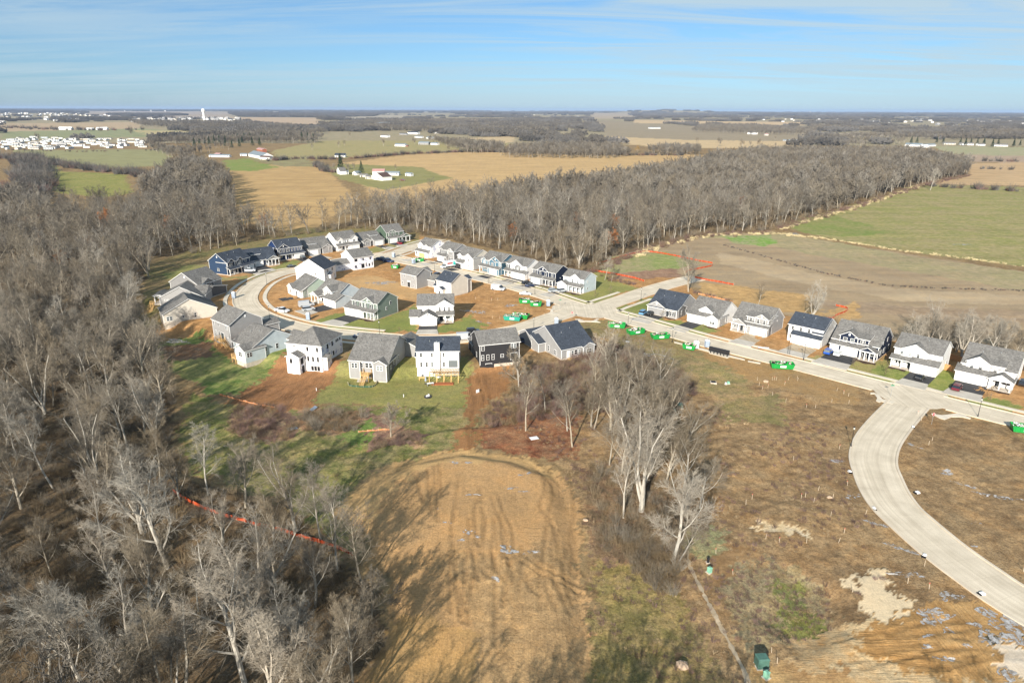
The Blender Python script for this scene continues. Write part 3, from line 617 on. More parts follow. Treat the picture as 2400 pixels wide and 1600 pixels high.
for (p, rx, ry, a) in [(c6(1640,900),2.2,.8,0),(c6(1900,1040),2.0,.9,.5),(c6(1800,1160),3.2,1.3,.3),(c6(2260,1200),2.5,3.2,.6),(c6(2130,1290),2.2,1.0,.8),(c6(2180,1290),1.6,1.0,.5),(c6(2330,1300),2.5,1.0,0),(c6(1870,1420),1.2,.5,0),(c6(2250,1520),1.8,.9,.7),
                       (c6(1305,425),1.6,.7,.2),(c6(1440,590),1.8,.6,-.6),(c6(1190,205),2.0,.6,-.4),(c6(1590,740),2.2,.6,-.6),(c6(1880,285),1.2,.9,0),(c6(2210,430),3.5,.7,-.3),(c6(2000,360),2.0,.5,-.6),(c6(1680,115),1.5,.5,-.8),(c6(2060,590),.9,.4,0),
                       (c6(1890,1245),1,.5,.3),(c6(1760,1345),.6,.5,0),(c6(2000,1340),.7,.3,0),(c6(2055,1210),1.2,.4,-.5),(c6(1760,1280),1.2,.3,.3),(c6(2050,730),.5,.3,0),
                       (c5(697,640),.9,.5,0),(c5(775,640),1.2,.3,0),(c5(1100,715),.8,.3,.3),(c5(1150,705),.5,.5,.6),(c5(1040,797),1.4,.3,.3),(c5(1115,818),1,.2,0),(c5(810,840),1.3,.3,0),(c5(780,1070),1.0,.6,.2),(c5(1018,1180),1.3,1.1,0),(c5(1165,1195),1.5,.4,.1),(c5(950,1357),.6,.6,0),(c5(730,1120),.9,.3,.5),(c5(655,1012),.8,.3,0),(c5(600,922),.5,.3,0),(c5(835,1100),.4,.3,0),
                       (z3(700,1285),8,3,-.35),(z2(400,640),4.5,2,.2),(z2(290,640),3,1.5,.1),(z2(1560,845),3,1.2,.2),(z2(1230,905),4,1.8,-.5),(z2(230,720),2.5,.8,.2),(z3(800,1125),1.5,.7,0),(z2(1300,1000),2.5,.8,-.5),(G(2255,573+0),4,1.2,0),(G(1853,549),7,3,0),(z1(450,1175),5,1.5,-.2)]:
    puddle((p.x, p.y), rx, ry, a, _r.random())
# ---------------------------------------------------------------- houses
def roof_slabs(mb, v, d):
    x0, x1, y0, y1, z, r, p = v['x0'], v['x1'], v['y0'], v['y1'], v['z'], v['r'], v['p']; oh = v.get('oh', .38); T = .2
    rm = v['ri']; g = .25 if v.get('flush') is None else 0
    def sl(a, b, c, e):
        lo = [(q[0], q[1], q[2]+.02) for q in (a, b, c, e)]; hi = [(q[0], q[1], q[2]+T) for q in (a, b, c, e)]
        mb.hexa(lo+hi, 0, rm)
    if r == 'x':
        ym = (y0+y1)/2; h = p*(y1-y0)/2
        sl((x0-oh, y0-oh, z-p*oh), (x1+oh, y0-oh, z-p*oh), (x1+oh, ym, z+h), (x0-oh, ym, z+h))
        sl((x0-oh, ym, z+h), (x1+oh, ym, z+h), (x1+oh, y1+oh, z-p*oh), (x0-oh, y1+oh, z-p*oh))
    elif r == 'y':
        xm = (x0+x1)/2; h = p*(x1-x0)/2
        sl((x0-oh, y1+oh, z-p*oh), (x0-oh, y0-oh, z-p*oh), (xm, y0-oh, z+h), (xm, y1+oh, z+h))
        sl((xm, y1+oh, z+h), (xm, y0-oh, z+h), (x1+oh, y0-oh, z-p*oh), (x1+oh, y1+oh, z-p*oh))
    elif r == 's':   # rises towards the back
        h = p*(y1-y0)
        sl((x0-oh, y0-oh, z-p*oh), (x1+oh, y0-oh, z-p*oh), (x1+oh, y1, z+h), (x0-oh, y1, z+h))
    elif r == 'h':
        X0, X1, Y0, Y1 = x0-oh, x1+oh, y0-oh, y1+oh; w, dd = X1-X0, Y1-Y0; q = min(w, dd)/2; h = p*q; zb = z-p*oh*.4
        if w >= dd: A, B = (X0+q, Y0+q, zb+h+T), (X1-q, Y0+q, zb+h+T)
        else: A, B = (X0+q, Y0+q, zb+h+T), (X0+q, Y1-q, zb+h+T)
        c = [(X0, Y0, zb+T), (X1, Y0, zb+T), (X1, Y1, zb+T), (X0, Y1, zb+T)]; b = [(a[0], a[1], zb) for a in c]
        if w >= dd: fs = [(c[0], c[1], B, A), (c[1], c[2], B), (c[2], c[3], A, B), (c[3], c[0], A)]
        else: fs = [(c[0], c[1], A), (c[1], c[2], B, A), (c[2], c[3], B), (c[3], c[0], A, B)]
        for f in fs: mb.poly(f, rm)
        for i in range(4): mb.quad(b[i], b[(i+1) % 4], c[(i+1) % 4], c[i], 0)
        mb.poly([b[3], b[2], b[1], b[0]], 0)
def wall_box(mb, v):
    x0, x1, y0, y1, zb, z, r, p, m = v['x0'], v['x1'], v['y0'], v['y1'], v['zb'], v['z'], v['r'], v['p'], v['mi']
    gm = v.get('gi', m)
    F, Rr, Bk, Lf = [(x0,y0),(x1,y0)], [(x1,y0),(x1,y1)], [(x1,y1),(x0,y1)], [(x0,y1),(x0,y0)]
    for s in (F, Rr, Bk, Lf):
        mb.quad((*s[0], zb), (*s[1], zb), (*s[1], z), (*s[0], z), m)
    if r == 'x':
        h = p*(y1-y0)/2; ym = (y0+y1)/2
        mb.poly([(x1, y0, z), (x1, y1, z), (x1, ym, z+h)], gm); mb.poly([(x0, y1, z), (x0, y0, z), (x0, ym, z+h)], gm)
    if r == 'y':
        h = p*(x1-x0)/2; xm = (x0+x1)/2
        mb.poly([(x0, y0, z), (x1, y0, z), (xm, y0, z+h)], gm); mb.poly([(x1, y1, z), (x0, y1, z), (xm, y1, z+h)], gm)
    if r == 's':
        h = p*(y1-y0)
        mb.poly([(x1, y0, z), (x1, y1, z), (x1, y1, z+h)], m); mb.poly([(x0, y1, z), (x0, y0, z), (x0, y1, z+h)], m)
        mb.quad((x1, y1, z), (x0, y1, z), (x0, y1, z+h), (x1, y1, z+h), m)
def faceframe(v, face):
    if face == 'F': return (v['x0'], v['y0']), (1, 0), (0, -1), v['x1']-v['x0']
    if face == 'B': return (v['x1'], v['y1']), (-1, 0), (0, 1), v['x1']-v['x0']
    if face == 'R': return (v['x1'], v['y0']), (0, 1), (1, 0), v['y1']-v['y0']
    return (v['x0'], v['y1']), (0, -1), (-1, 0), v['y1']-v['y0']
def onface(v, face, u, za, zb, w, t0, t1, mb, m=0):
    o, e, n, W = faceframe(v, face); c = u*W if u <= 1 else u
    a = (o[0]+e[0]*(c-w/2), o[1]+e[1]*(c-w/2)); b = (o[0]+e[0]*(c+w/2), o[1]+e[1]*(c+w/2))
    q = [(a[0]+n[0]*t0, a[1]+n[1]*t0), (b[0]+n[0]*t0, b[1]+n[1]*t0), (b[0]+n[0]*t1, b[1]+n[1]*t1), (a[0]+n[0]*t1, a[1]+n[1]*t1)]
    mb.hexa([(*q[3], za), (*q[2], za), (*q[1], za), (*q[0], za), (*q[3], zb), (*q[2], zb), (*q[1], zb), (*q[0], zb)], m)
HOUSES = {}
def house(key, label, org, ang, w, d, wall, roof, vols, items, wall2=None, gable=None, z0=0.0, group='houses of the new estate', zb=0.25, fd=-4.0, name='house', cat='house'):
    """org: world xy of the left end of the wall that faces local -y; ang: its heading in degrees"""
    root = empty(name, (org[0], org[1], z0), R(ang), label, cat, group); HOUSES[key] = (root, w, d)
    mats = [M[wall], M[wall2 or wall], M[gable or wall], M['trim'], M['wrap']]
    names = {'a': 0, 'b': 1, 'g': 2, 't': 3, 'w': 4}
    wm, rmb, fm = MB(), MB(), MB(); V = []
    for s in vols:
        v = dict(s); v['x0'] = v['x0']*w; v['x1'] = v['x1']*w
        v['y1'] = d if v['y1'] is None else v['y1']; v['r'] = v.get('r', 'x'); v['p'] = v.get('p', .55)
        v['zb'] = v.get('zb', zb); v['mi'] = names[v.get('m', 'a')]; v['gi'] = names[v['gm']] if 'gm' in v else v['mi']; v['ri'] = 1
        V.append(v)
        if not v.get('open'):
            wall_box(wm, v)
            if v['zb'] <= zb+.01 : fm.box(v['x0']+.04, v['x1']-.04, v['y0']+.04, v['y1']-.04, fd, v['zb']+.02)
        if v['r'] != 'n': roof_slabs(rmb, v, d)
        if v.get('open'):
            yb = v['y0']+.25; n = v.get('posts', 3); pm = MB()
            for i in range(n):
                x = v['x0']+.25+(v['x1']-v['x0']-.5)*i/max(1, n-1); pm = MB(); pm.box(x-.13, x+.13, yb-.13, yb+.13, .25, v['z']); pm.build('porch_post', M['trim'], root)
            bm_ = MB(); bm_.box(v['x0'], v['x1'], v['y0'], v['y0']+.22, v['z']-.3, v['z']); bm_.build('porch_beam', M['trim'], root)
            fl = MB(); fl.box(v['x0']-.1, v['x1']+.1, v['y0']-.1, v['y1']-.01, -.4, .22); fl.build('porch_floor', M['found'], root)
            if v['r'] == 'y':
                h = v['p']*(v['x1']-v['x0'])/2; xm = (v['x0']+v['x1'])/2
                gm_ = MB(); 
                gm_.poly([(v['x0'], v['y0']+.05, v['z']), (v['x1'], v['y0']+.05, v['z']), (xm, v['y0']+.05, v['z']+h)]); gm_.poly([(v['x1'], v['y0']+.15, v['z']), (v['x0'], v['y0']+.15, v['z']), (xm, v['y0']+.15, v['z']+h)])
                gm_.build('porch_gable', mats[v['gi']], root)
    for v in V:      # white corner boards belong to the walls
        if v.get('open') or v.get('nc'): continue
        for cx, cy, sx, sy in ((v['x0'], v['y0'], -1, -1), (v['x1'], v['y0'], 1, -1), (v['x1'], v['y1'], 1, 1), (v['x0'], v['y1'], -1, 1)):
            wm.box(min(cx+sx*.03, cx-sx*.12), max(cx+sx*.03, cx-sx*.12), min(cy+sy*.03, cy-sy*.12), max(cy+sy*.03, cy-sy*.12), v['zb'], v['z']-.02, 3)
    wm.build('wall', mats, root); rmb.build('roof', [M['trim'], M[roof]], root)
    if fm.v: fm.build('foundation', M['found'], root)
    for it in items:
        k = it[0]; v = V[it[1]]; face = it[2]; u = it[3]
        if k == 'w':      # window: ('w', vol, face, u, z, w, h[, flags])
            z, ww, hh = it[4:7]; fl = it[7] if len(it) > 7 else ''
            fb = MB(); onface(v, face, u, z, z+hh, ww, -.02, .06, fb); o = fb.build('window', M['trim'], root)
            pb = MB(); cols = 1 if ww < 1.25 else 2 if ww < 2.4 else 3; W = faceframe(v, face)[3]; c = (u*W if u <= 1 else u); cw = ww/cols
            for i in range(cols):
                cc = c-ww/2+cw*(i+.5)
                if cc <= 1: cc = cc/W
                hw = cw-.2
                onface(v, face, cc, z+.10, z+hh/2-.04, hw, .0, .075, pb); onface(v, face, cc, z+hh/2+.04, z+hh-.10, hw, .0, .075, pb)
            pb.build('pane', M['dark' if 'o' in fl else 'glass'], o)
            if 's' in fl:
                for sg in (-1, 1):
                    sb = MB(); cc = c+sg*(ww/2+.24); cc = cc/W if cc <= 1 else cc; onface(v, face, cc, z-.02, z+hh+.02, .4, -.02, .05, sb); sb.build('shutter', M['shut'], o)
        elif k == 'o':    # bare opening of a house under construction
            z, ww, hh = it[4:7]; fb = MB(); onface(v, face, u, z, z+hh, ww, -.3, .012, fb); fb.build('window_opening', M['dark'], root)
        elif k == 'g':    # garage door
            ww = it[4]; hh = it[5] if len(it) > 5 else 2.15; mt = it[6] if len(it) > 6 else 'garage'
            gb = MB(); onface(v, face, u, .05, .25+hh+.14, ww+.3, -.02, .05, gb); fr = gb.build('garage_door', M['trim'], root)
            pb = MB(); nrow = 4
            for i in range(nrow): onface(v, face, u, .08+i*hh/nrow, .08+(i+1)*hh/nrow-.035, ww, .0, .08, pb)
            pb.build('door_panels', M[mt], fr)
        elif k == 'd':
            ww = it[4] if len(it) > 4 else 1.0; mt = it[5] if len(it) > 5 else 'door'; zz_ = it[6] if len(it) > 6 else .25
            gb = MB(); onface(v, face, u, zz_, zz_+2.25, ww+.24, -.02, .05, gb); fr = gb.build('door', M['trim'], root)
            pb = MB(); onface(v, face, u, zz_+.04, zz_+2.12, ww, .0, .08, pb); pb.build('door_leaf', M[mt], fr)
        elif k == 'v':    # round-topped gable vent
            z = it[4]; vb = MB(); onface(v, face, u, z, z+.75, .5, -.02, .08, vb); vb.build('gable_vent', M['trim'], root)
        elif k == 'c':    # belly band / trim board
            z, ww, hh = it[4:7]; vb = MB(); onface(v, face, u, z, z+hh, ww, -.02, .04, vb); vb.build('trim_board', M['trim'], root)
    # plumbing vents on the main roof
    v = V[0]; h = v['p']*((v['y1']-v['y0'])/2 if v['r'] == 'x' else (v['x1']-v['x0'])/2)
    if v['r'] == 'x':
        for fx, fy in ((.3, .3), (.62, .36)):
            vb = MB(); x = v['x0']+fx*(v['x1']-v['x0']); y = v['y0']+fy*(v['y1']-v['y0']); zt = v['z']+v['p']*(y-v['y0']); vb.tube((x, y, zt), (x, y, zt+.65), .09, .09, 6); vb.build('vent_pipe', M['galv'], root)
    return root
def V_(x0, x1, y0, y1, z, r='x', p=.55, **k): return dict(x0=x0, x1=x1, y0=y0, y1=y1, z=z, r=r, p=p, **k)
def wins(vol, face, us, z, w, h, fl=''): return [('w', vol, face, u, z, w, h, fl) for u in us]
def openg(vol, face, us, z, w, h): return [('o', vol, face, u, z, w, h) for u in us]
ang43 = -43.0
def xy(p): return (p.x, p.y)
def back(p, ang, dist): return (p[0]-math.cos(R(ang))*dist, p[1]-math.sin(R(ang))*dist)
UP = 3.35   # sill height upstairs
E2 = 5.75   # eaves of a two-storey house
# ---- right-hand row, left to right
house('H33', 'pale grey one-storey house with slate-blue roof at the side street corner', xy(z3(850, 915)), -42, 11.8, 15, 'lgrey', 'roofd',
      [V_(0,1,1.2,None,3.2,'x',.62), V_(0,.62,0,8,3.1,'y',.55), V_(.66,1,0,7,3.1,'x',.4), V_(.02,.6,-.35,0,2.75,'s',.35,oh=.15)],
      [('g',1,'F',.5,4.9), ('v',1,'F',.5,3.9), ('d',2,'F',.1,.9)]+wins(2,'F',[.55],.9,1.8,1.5,'s')+wins(0,'R',[.18],1.0,.8,1.6)+wins(0,'R',[.42,.7],1.2,.9,1.2))
house('H34', 'white one-storey house with grey roof and freshly sealed black drive', xy(z3(1215, 990)), -43, 11.6, 15, 'white', 'roofg',
      [V_(0,1,1.0,None,3.2,'x',.62), V_(.68,1,-.6,7,3.2,'y',.55), V_(.30,.72,1.6,7,4.6,'y',.6,zb=3.3,oh=.3), V_(0,.68,0,2.0,3.0,'s',.5)],
      [('g',3,'F',.42,4.9), ('v',2,'F',.5,4.9)]+wins(1,'F',[.5],1.0,2.0,1.0)+wins(0,'R',[.35],.9,.8,1.9)+wins(0,'R',[.75],1.2,.8,1.2)+[('d',3,'F',.9,.9,'garage')])
house('H35', 'grey two-storey house with white garage door on an unfinished dirt yard', xy(z3(1615, 1072)), -42, 12.2, 13.5, 'lgrey', 'roofg',
      [V_(0,1,1.4,None,4.0,'x',.72), V_(.0,.43,-.3,5,2.9,'y',.62,open=True,posts=3,gm='a'), V_(.44,1,.3,4,2.95,'s',.5), V_(.38,.97,1.6,8,5.6,'x',.3,zb=3.0), V_(.60,.97,1.3,7,5.6,'y',.62,zb=3.2)],
      [('g',2,'F',.55,4.8), ('d',0,'F',.26,1.0)]+wins(0,'F',[.1],.9,1.6,1.5)+wins(3,'F',[.18],4.0,.9,1.3)+wins(4,'F',[.27,.72],4.0,.9,1.3)+[('v',4,'F',.5,5.9)]+wins(0,'R',[.55],3.8,.5,.5), gable='lgrey')
house('H36', 'white two-storey house with slate-blue roof beside a pair of black wires', xy(z4(-22, 775)), -44, 10.8, 12, 'white', 'roofd',
      [V_(0,1,0,9.5,E2,'x',.6), V_(.16,1,-1.6,0,3.0,'s',.55), V_(.72,1,-.3,12,4.4,'x',.62)],
      [('g',1,'F',.5,5.2)]+wins(0,'F',[.12,.36,.6],4.0,.9,1.3)+wins(0,'F',[.09],1.2,.9,1.4)+[('c',1,'F',.5,2.62,8.0,.22)])
house('H37', 'navy house with white gables, blue car and white car on its black drive', xy(z4(358, 884)), -43, 13.2, 15, 'navy', 'roofg',
      [V_(0,1,2.0,None,4.3,'x',.68), V_(.66,1,-.6,4,3.0,'y',.55,open=True,posts=4,gm='a'), V_(.0,.68,.6,4,3.0,'s',.5), V_(.16,.55,1.8,8,5.7,'y',.6,zb=3.4), V_(.5,.78,2.0,8,5.7,'x',.3,zb=3.4)],
      [('g',2,'F',.14,2.3), ('g',2,'F',.62,4.6), ('d',0,'F',.73,1.0), ('v',3,'F',.5,6.0)]+wins(3,'F',[.3,.7],3.9,1.2,1.4)+wins(4,'F',[.55],4.0,1.4,1.3)+wins(0,'F',[.9],1.0,2.0,1.4)
      +wins(0,'R',[.22],1.0,1.7,1.5)+wins(0,'R',[.45],1.2,1.7,1.5)+wins(0,'R',[.3,.62],4.2,.9,1.3)+wins(0,'R',[.8],1.2,.9,1.6))
house('H38', 'white two-storey house with porch at its left and a black car on the drive', xy(z4(925, 1015)), -44, 11.8, 12.5, 'white', 'roofg',
      [V_(0,1,1.6,None,E2,'x',.55), V_(.16,.72,1.3,7,E2,'y',.55,zb=3.2), V_(.44,1,-.6,1.6,2.9,'s',.5), V_(-.02,.46,0,1.6,2.8,'s',.5,open=True,posts=3)],
      [('g',2,'F',.5,4.9), ('d',0,'F',.38,1.1)]+wins(0,'F',[.12],1.0,1.5,1.5)+wins(1,'F',[.02,.34,.66],UP+.6,.85,1.1)+wins(0,'F',[.88],UP+.3,.5,.5)+wins(0,'R',[.2],UP+.8,.8,1.2)+wins(0,'R',[.7],1.2,.8,1.4))
house('H39', 'white two-storey house at the right edge with maroon car on its drive', xy(z4(1512, 1135)), -43, 13.0, 15, 'white', 'roofg',
      [V_(.06,1,1.8,None,4.9,'x',.62), V_(.14,.55,1.5,8,E2,'y',.6,zb=3.2), V_(0,.66,-.2,2.4,3.0,'s',.5), V_(.6,1,-1.2,3.4,3.0,'y',.55,open=True,posts=3,gm='a'), V_(.5,.8,1.7,7,E2,'x',.3,zb=3.2)],
      [('g',2,'F',.5,5.0), ('d',0,'F',.72,1.0)]+wins(1,'F',[.25,.62],UP+.4,.95,1.3)+wins(4,'F',[.5],UP+.4,.95,1.3)+wins(0,'F',[.88],1.0,2.0,1.4)+wins(0,'R',[.3,.7],1.2,.9,1.5))
# ---- far row on the right side of the street
a44 = -44
house('H26', 'white wrapped two-storey house under construction, farthest of its row', xy(z2(690, 388)), -46, 10.6, 11, 'white', 'roofg',
      [V_(0,1,1.2,None,E2,'x',.55,m='w'), V_(.06,.5,1.0,6,E2,'y',.6,zb=3.2), V_(.0,.95,-.6,1.2,2.9,'s',.5), V_(.5,.9,1.1,6,5.3,'y',.5,zb=3.2)],
      [('g',2,'F',.55,4.6,2.2,'timber')]+openg(2,'F',[.12],1.0,.9,1.5)+wins(1,'F',[.5],4.0,1.6,1.2)+openg(0,'F',[.7],4.0,.9,1.3))
house('H27', 'pale grey two-storey house with dark gable and white window pairs', xy(z2(890, 432)), -46, 10.8, 11.5, 'lgrey', 'roofg',
      [V_(0,1,1.2,None,E2,'x',.55), V_(.02,.32,1.0,6,E2-.4,'y',.6,zb=3.2,m='b'), V_(.62,1,.9,6,E2,'y',.6,zb=.25), V_(.0,.64,-.6,1.2,2.9,'s',.45)],
      [('g',3,'F',.42,4.4), ('d',3,'F',.92,.8)]+wins(1,'F',[.5],3.8,1.7,1.4)+wins(0,'F',[.42,.54],3.8,.7,1.3,'s')+wins(2,'F',[.5],3.8,1.7,1.4)+wins(2,'F',[.5],1.0,1.6,1.4,'s')+[('v',2,'F',.5,6.1)], wall2='dgrey')
house('H28', 'cream-white two-storey house behind the box truck', xy(z2(1058, 492)), -46, 10.8, 12, 'white', 'roofg',
      [V_(0,1,1.2,None,E2,'x',.55,gm='b'), V_(.0,.34,1.0,6,E2-.3,'y',.6,zb=3.2), V_(.52,1,.6,6,E2,'y',.6,zb=.25), V_(-.02,.54,-1.0,1.2,2.8,'s',.5)],
      [('g',3,'F',.42,4.2,2.2,'dark')]+wins(1,'F',[.5],3.9,.8,1.2)+wins(0,'F',[.45],4.0,.6,.9)+wins(2,'F',[.5],3.8,1.6,1.2)+wins(2,'F',[.5],1.1,1.5,1.0), wall2='beige')
house('H29', 'sky-blue two-storey house with three front gables', xy(z2(1275, 534)), -44, 12.2, 12, 'mblue', 'roofg',
      [V_(0,1,1.4,None,E2,'x',.55), V_(.0,.28,1.2,6,E2-.3,'y',.7,zb=3.2), V_(.42,1,1.2,6,E2,'y',.6,zb=3.2), V_(-.02,1,-.4,1.4,2.9,'s',.45,open=True,posts=2), V_(.42,1,-.3,1.4,2.85,'n',.1), V_(.42,.74,.9,5,E2-.4,'y',.65,zb=3.2)],
      [('g',4,'F',.5,4.8), ('d',0,'F',.34,1.0)]+wins(0,'F',[.10,.22],.9,.9,1.5)+wins(1,'F',[.5],3.8,1.5,1.4)+wins(0,'F',[.35],3.9,.8,1.3)+wins(5,'F',[.5],3.7,1.5,1.4)+wins(2,'F',[.86],3.8,.85,1.4)+[('v',2,'F',.5,6.3),('w',0,'R',.3,4.2,.5,.5)])
house('H30', 'white two-storey house with black shutters and a dark small gable', xy(z2(1500, 574)), -44, 12.2, 10.5, 'white', 'roofg',
      [V_(0,1,1.4,None,E2,'x',.55), V_(.22,.80,1.1,6,E2,'y',.6,zb=3.2), V_(.46,.72,.8,6,E2-.8,'y',.6,zb=3.2,m='b'), V_(.36,1.02,-.4,1.4,2.9,'s',.5), V_(-.02,.38,-.2,1.4,2.8,'s',.5,open=True,posts=3)],
      [('g',3,'F',.5,4.9), ('d',0,'F',.3,1.0)]+wins(0,'F',[.08,.19],3.8,.7,1.4,'s')+wins(2,'F',[.5],3.6,1.5,1.4)+wins(0,'F',[.9],4.0,.7,1.2)+wins(0,'F',[.12],1.0,1.4,1.4,'s')+[('v',1,'F',.5,6.5)], wall2='dgrey')
house('H31', 'dark navy two-storey house with white window shutters and two parked cars', xy(z2(1740, 634)), -43, 12.4, 10.5, 'navy', 'roofg',
      [V_(0,1,1.4,None,E2,'x',.55), V_(.22,.72,1.1,6,E2,'y',.6,zb=3.2), V_(0,.5,-.6,1.4,2.9,'s',.45), V_(.5,1,-.3,1.4,2.8,'s',.45,open=True,posts=4)],
      [('g',2,'F',.5,4.8), ('d',0,'F',.62,1.0)]+wins(0,'F',[.1],3.7,1.1,1.5)+wins(1,'F',[.25,.75],3.7,1.1,1.5)+wins(0,'F',[.86],3.7,1.1,1.5)+wins(0,'F',[.84],1.0,1.4,1.4)+[('v',1,'F',.5,6.2),('w',0,'R',.35,3.0,.4,.4)])
house('H32', 'pale blue-white two-storey house nearest the street corner, two silver cars in front', xy(z2(1992, 699)), -43, 11.6, 10, 'lblue', 'roofg',
      [V_(.1,1,1.8,None,E2,'x',.55), V_(.44,.86,1.5,6,E2,'y',.65,zb=3.1), V_(0,.44,-.8,6,2.9,'y',.5), V_(.44,1,-.1,1.8,2.8,'s',.5,open=True,posts=4)],
      [('g',2,'F',.5,4.0), ('d',0,'F',.48,1.0)]+wins(1,'F',[.22,.5,.78],3.7,.75,1.4)+wins(0,'F',[.72,.86],.9,.9,1.5)+wins(0,'R',[.3],4.0,.6,1.0)+wins(0,'R',[.3],1.3,.6,1.0))
# ---- far row on the left side of the street
house('H7', 'sage green two-storey house at the far end of the left row', xy(z2(430, 277)), 40, 13.6, 12.5, 'green', 'roofg',
      [V_(0,.78,1.2,None,E2,'x',.6,gm='a'), V_(.08,.42,.9,6,E2,'y',.6,zb=3.2), V_(.0,.52,-.6,1.2,2.9,'s',.4), V_(.6,1,-1.2,8,3.1,'y',.5,open=True,posts=3,gm='a'), V_(.72,.98,2,10,3.1,'x',.4)],
      [('g',2,'F',.45,4.6), ('d',0,'F',.75,1.0)]+wins(1,'F',[.28,.72],3.8,1.1,1.4)+wins(0,'F',[.72],3.9,.8,1.3)+[('v',1,'F',.5,6.1)])
house('H6', 'grey one-storey house with a white dormer, between white house and green house', xy(z2(205, 312)), 42, 12.4, 13, 'lgrey', 'roofg',
      [V_(0,1,1.6,None,3.2,'x',.62), V_(0,.36,0,5,3.1,'y',.6), V_(.5,1,-.6,2,3.0,'s',.45), V_(.48,.84,3.4,9,5.1,'x',.25,zb=3.2)],
      [('g',2,'F',.5,4.6), ('d',0,'F',.43,1.0)]+wins(1,'F',[.5],.9,1.7,1.6)+wins(3,'F',[.25,.5,.75],4.35,.7,.6))
house('H5', 'white two-storey house with full-width porch between two grey ones', xy(z1(1930, 352)), 44, 12.6, 12, 'white', 'roofg',
      [V_(0,1,1.4,None,E2,'x',.6), V_(.02,.30,1.1,6,E2,'y',.7,zb=3.2), V_(.66,1,1.1,6,E2,'y',.7,zb=3.2), V_(-.02,1.02,-.5,1.4,2.9,'s',.45,open=True,posts=4), V_(.5,1,-.3,1.4,2.8,'n',.1)],
      [('g',4,'F',.5,4.6), ('d',0,'F',.34,1.0)]+wins(1,'F',[.5],3.8,1.4,1.4)+wins(0,'F',[.42,.54],3.9,.8,1.3)+wins(2,'F',[.5],3.8,1.4,1.4)+wins(0,'F',[.14],1.0,1.5,1.5))
house('H4', 'grey one-storey house with white dormer beside the blue two-storey house', xy(z1(1655, 390)), 42, 13.4, 15, 'lgrey', 'roofg',
      [V_(0,1,1.6,None,3.2,'x',.62), V_(.62,1,0,5,3.1,'y',.6), V_(.02,.5,-.3,2,3.0,'s',.45), V_(.16,.48,3.4,9,5.0,'x',.2,zb=3.2), V_(.6,.86,-.2,4,3.0,'y',.6,zb=.25)],
      [('g',2,'F',.45,4.4), ('d',0,'F',.56,1.0)]+wins(1,'F',[.5],.9,1.7,1.6)+wins(3,'F',[.22,.5,.78],4.3,.7,.55))
house('H3', 'deep blue two-storey house with slate roof and eight white upstairs windows', xy(z1(1397, 438)), 42, 12.4, 12.3, 'blue', 'roofd',
      [V_(0,1,1.4,None,E2,'x',.62), V_(.0,.46,1.1,6,E2,'y',.7,zb=3.2,m='b'), V_(-.02,1.04,-.4,1.4,2.9,'s',.4,open=True,posts=5), V_(.6,1.02,-.3,1.4,2.85,'n',.1,m='t')],
      [('g',3,'F',.5,4.3), ('d',0,'F',.46,1.0)]+wins(1,'F',[.2,.5,.8],3.7,1.0,1.5)+wins(0,'F',[.58,.70,.82,.94],3.8,.8,1.4)+wins(0,'F',[.12,.3],.9,1.2,1.5)+[('v',1,'F',.5,6.4),('w',0,'L',.3,3.6,.5,.5)], wall2='navy')
house('H2', 'navy one-storey house with gabled white porch between two taller blue houses', xy(z1(1112, 500)), 40, 13.8, 13.5, 'navy', 'roofd',
      [V_(0,1,1.8,None,3.3,'x',.66), V_(.60,1,-2.4,8,3.2,'y',.55,open=True,posts=4,gm='b'), V_(.02,.6,-.2,2,3.0,'s',.45), V_(.2,.5,3.6,9,5.1,'x',.2,zb=3.3,m='t'), V_(-.12,.6,8,15,3.6,'x',.55)],
      [('g',2,'F',.52,4.6), ('d',0,'F',.7,1.0)]+wins(2,'F',[.1],.9,.9,1.4)+wins(3,'F',[.22,.5,.78],4.35,.7,.55)+wins(0,'F',[.88],1.0,1.5,1.5), wall2='lgrey')
house('H1', 'steel-blue two-storey house at the near left end of its row', (-125.9, 295.5), 66, 13.6, 10.6, 'mblue', 'roofd',
      [V_(0,1,0,None,E2,'x',.66,gm='a'), V_(.02,.32,-.3,6,E2-.2,'y',.7,zb=3.2,m='b'), V_(.42,.68,-.3,6,E2-.2,'y',.7,zb=3.2,m='b'), V_(-.02,.5,-1.9,0,2.8,'s',.4,open=True,posts=4), V_(.48,1.1,-1.9,4,2.9,'s',.3,m='b')],
      [('g',4,'F',.3,2.4),('g',4,'F',.7,3.0), ('d',0,'F',.38,1.0),('v',0,'L',.5,7.4)]+wins(1,'F',[.5],3.6,1.7,1.5)+wins(0,'F',[.37],3.9,.7,1.1)+wins(2,'F',[.5],3.6,1.7,1.5)+wins(0,'F',[.14],.9,1.6,1.5)+wins(0,'F',[.82],3.9,1.2,1.3)+wins(0,'L',[.5],1.4,1.2,1.3), wall2='navy')
bpy.data.materials
M['steel'] = siding('steel_blue_siding', (.026, .05, .10))
for c_ in HOUSES['H1'][0].children:
    if c_.name.startswith('wall'): c_.data.materials[0] = M['steel']; c_.data.materials[2] = M['steel']
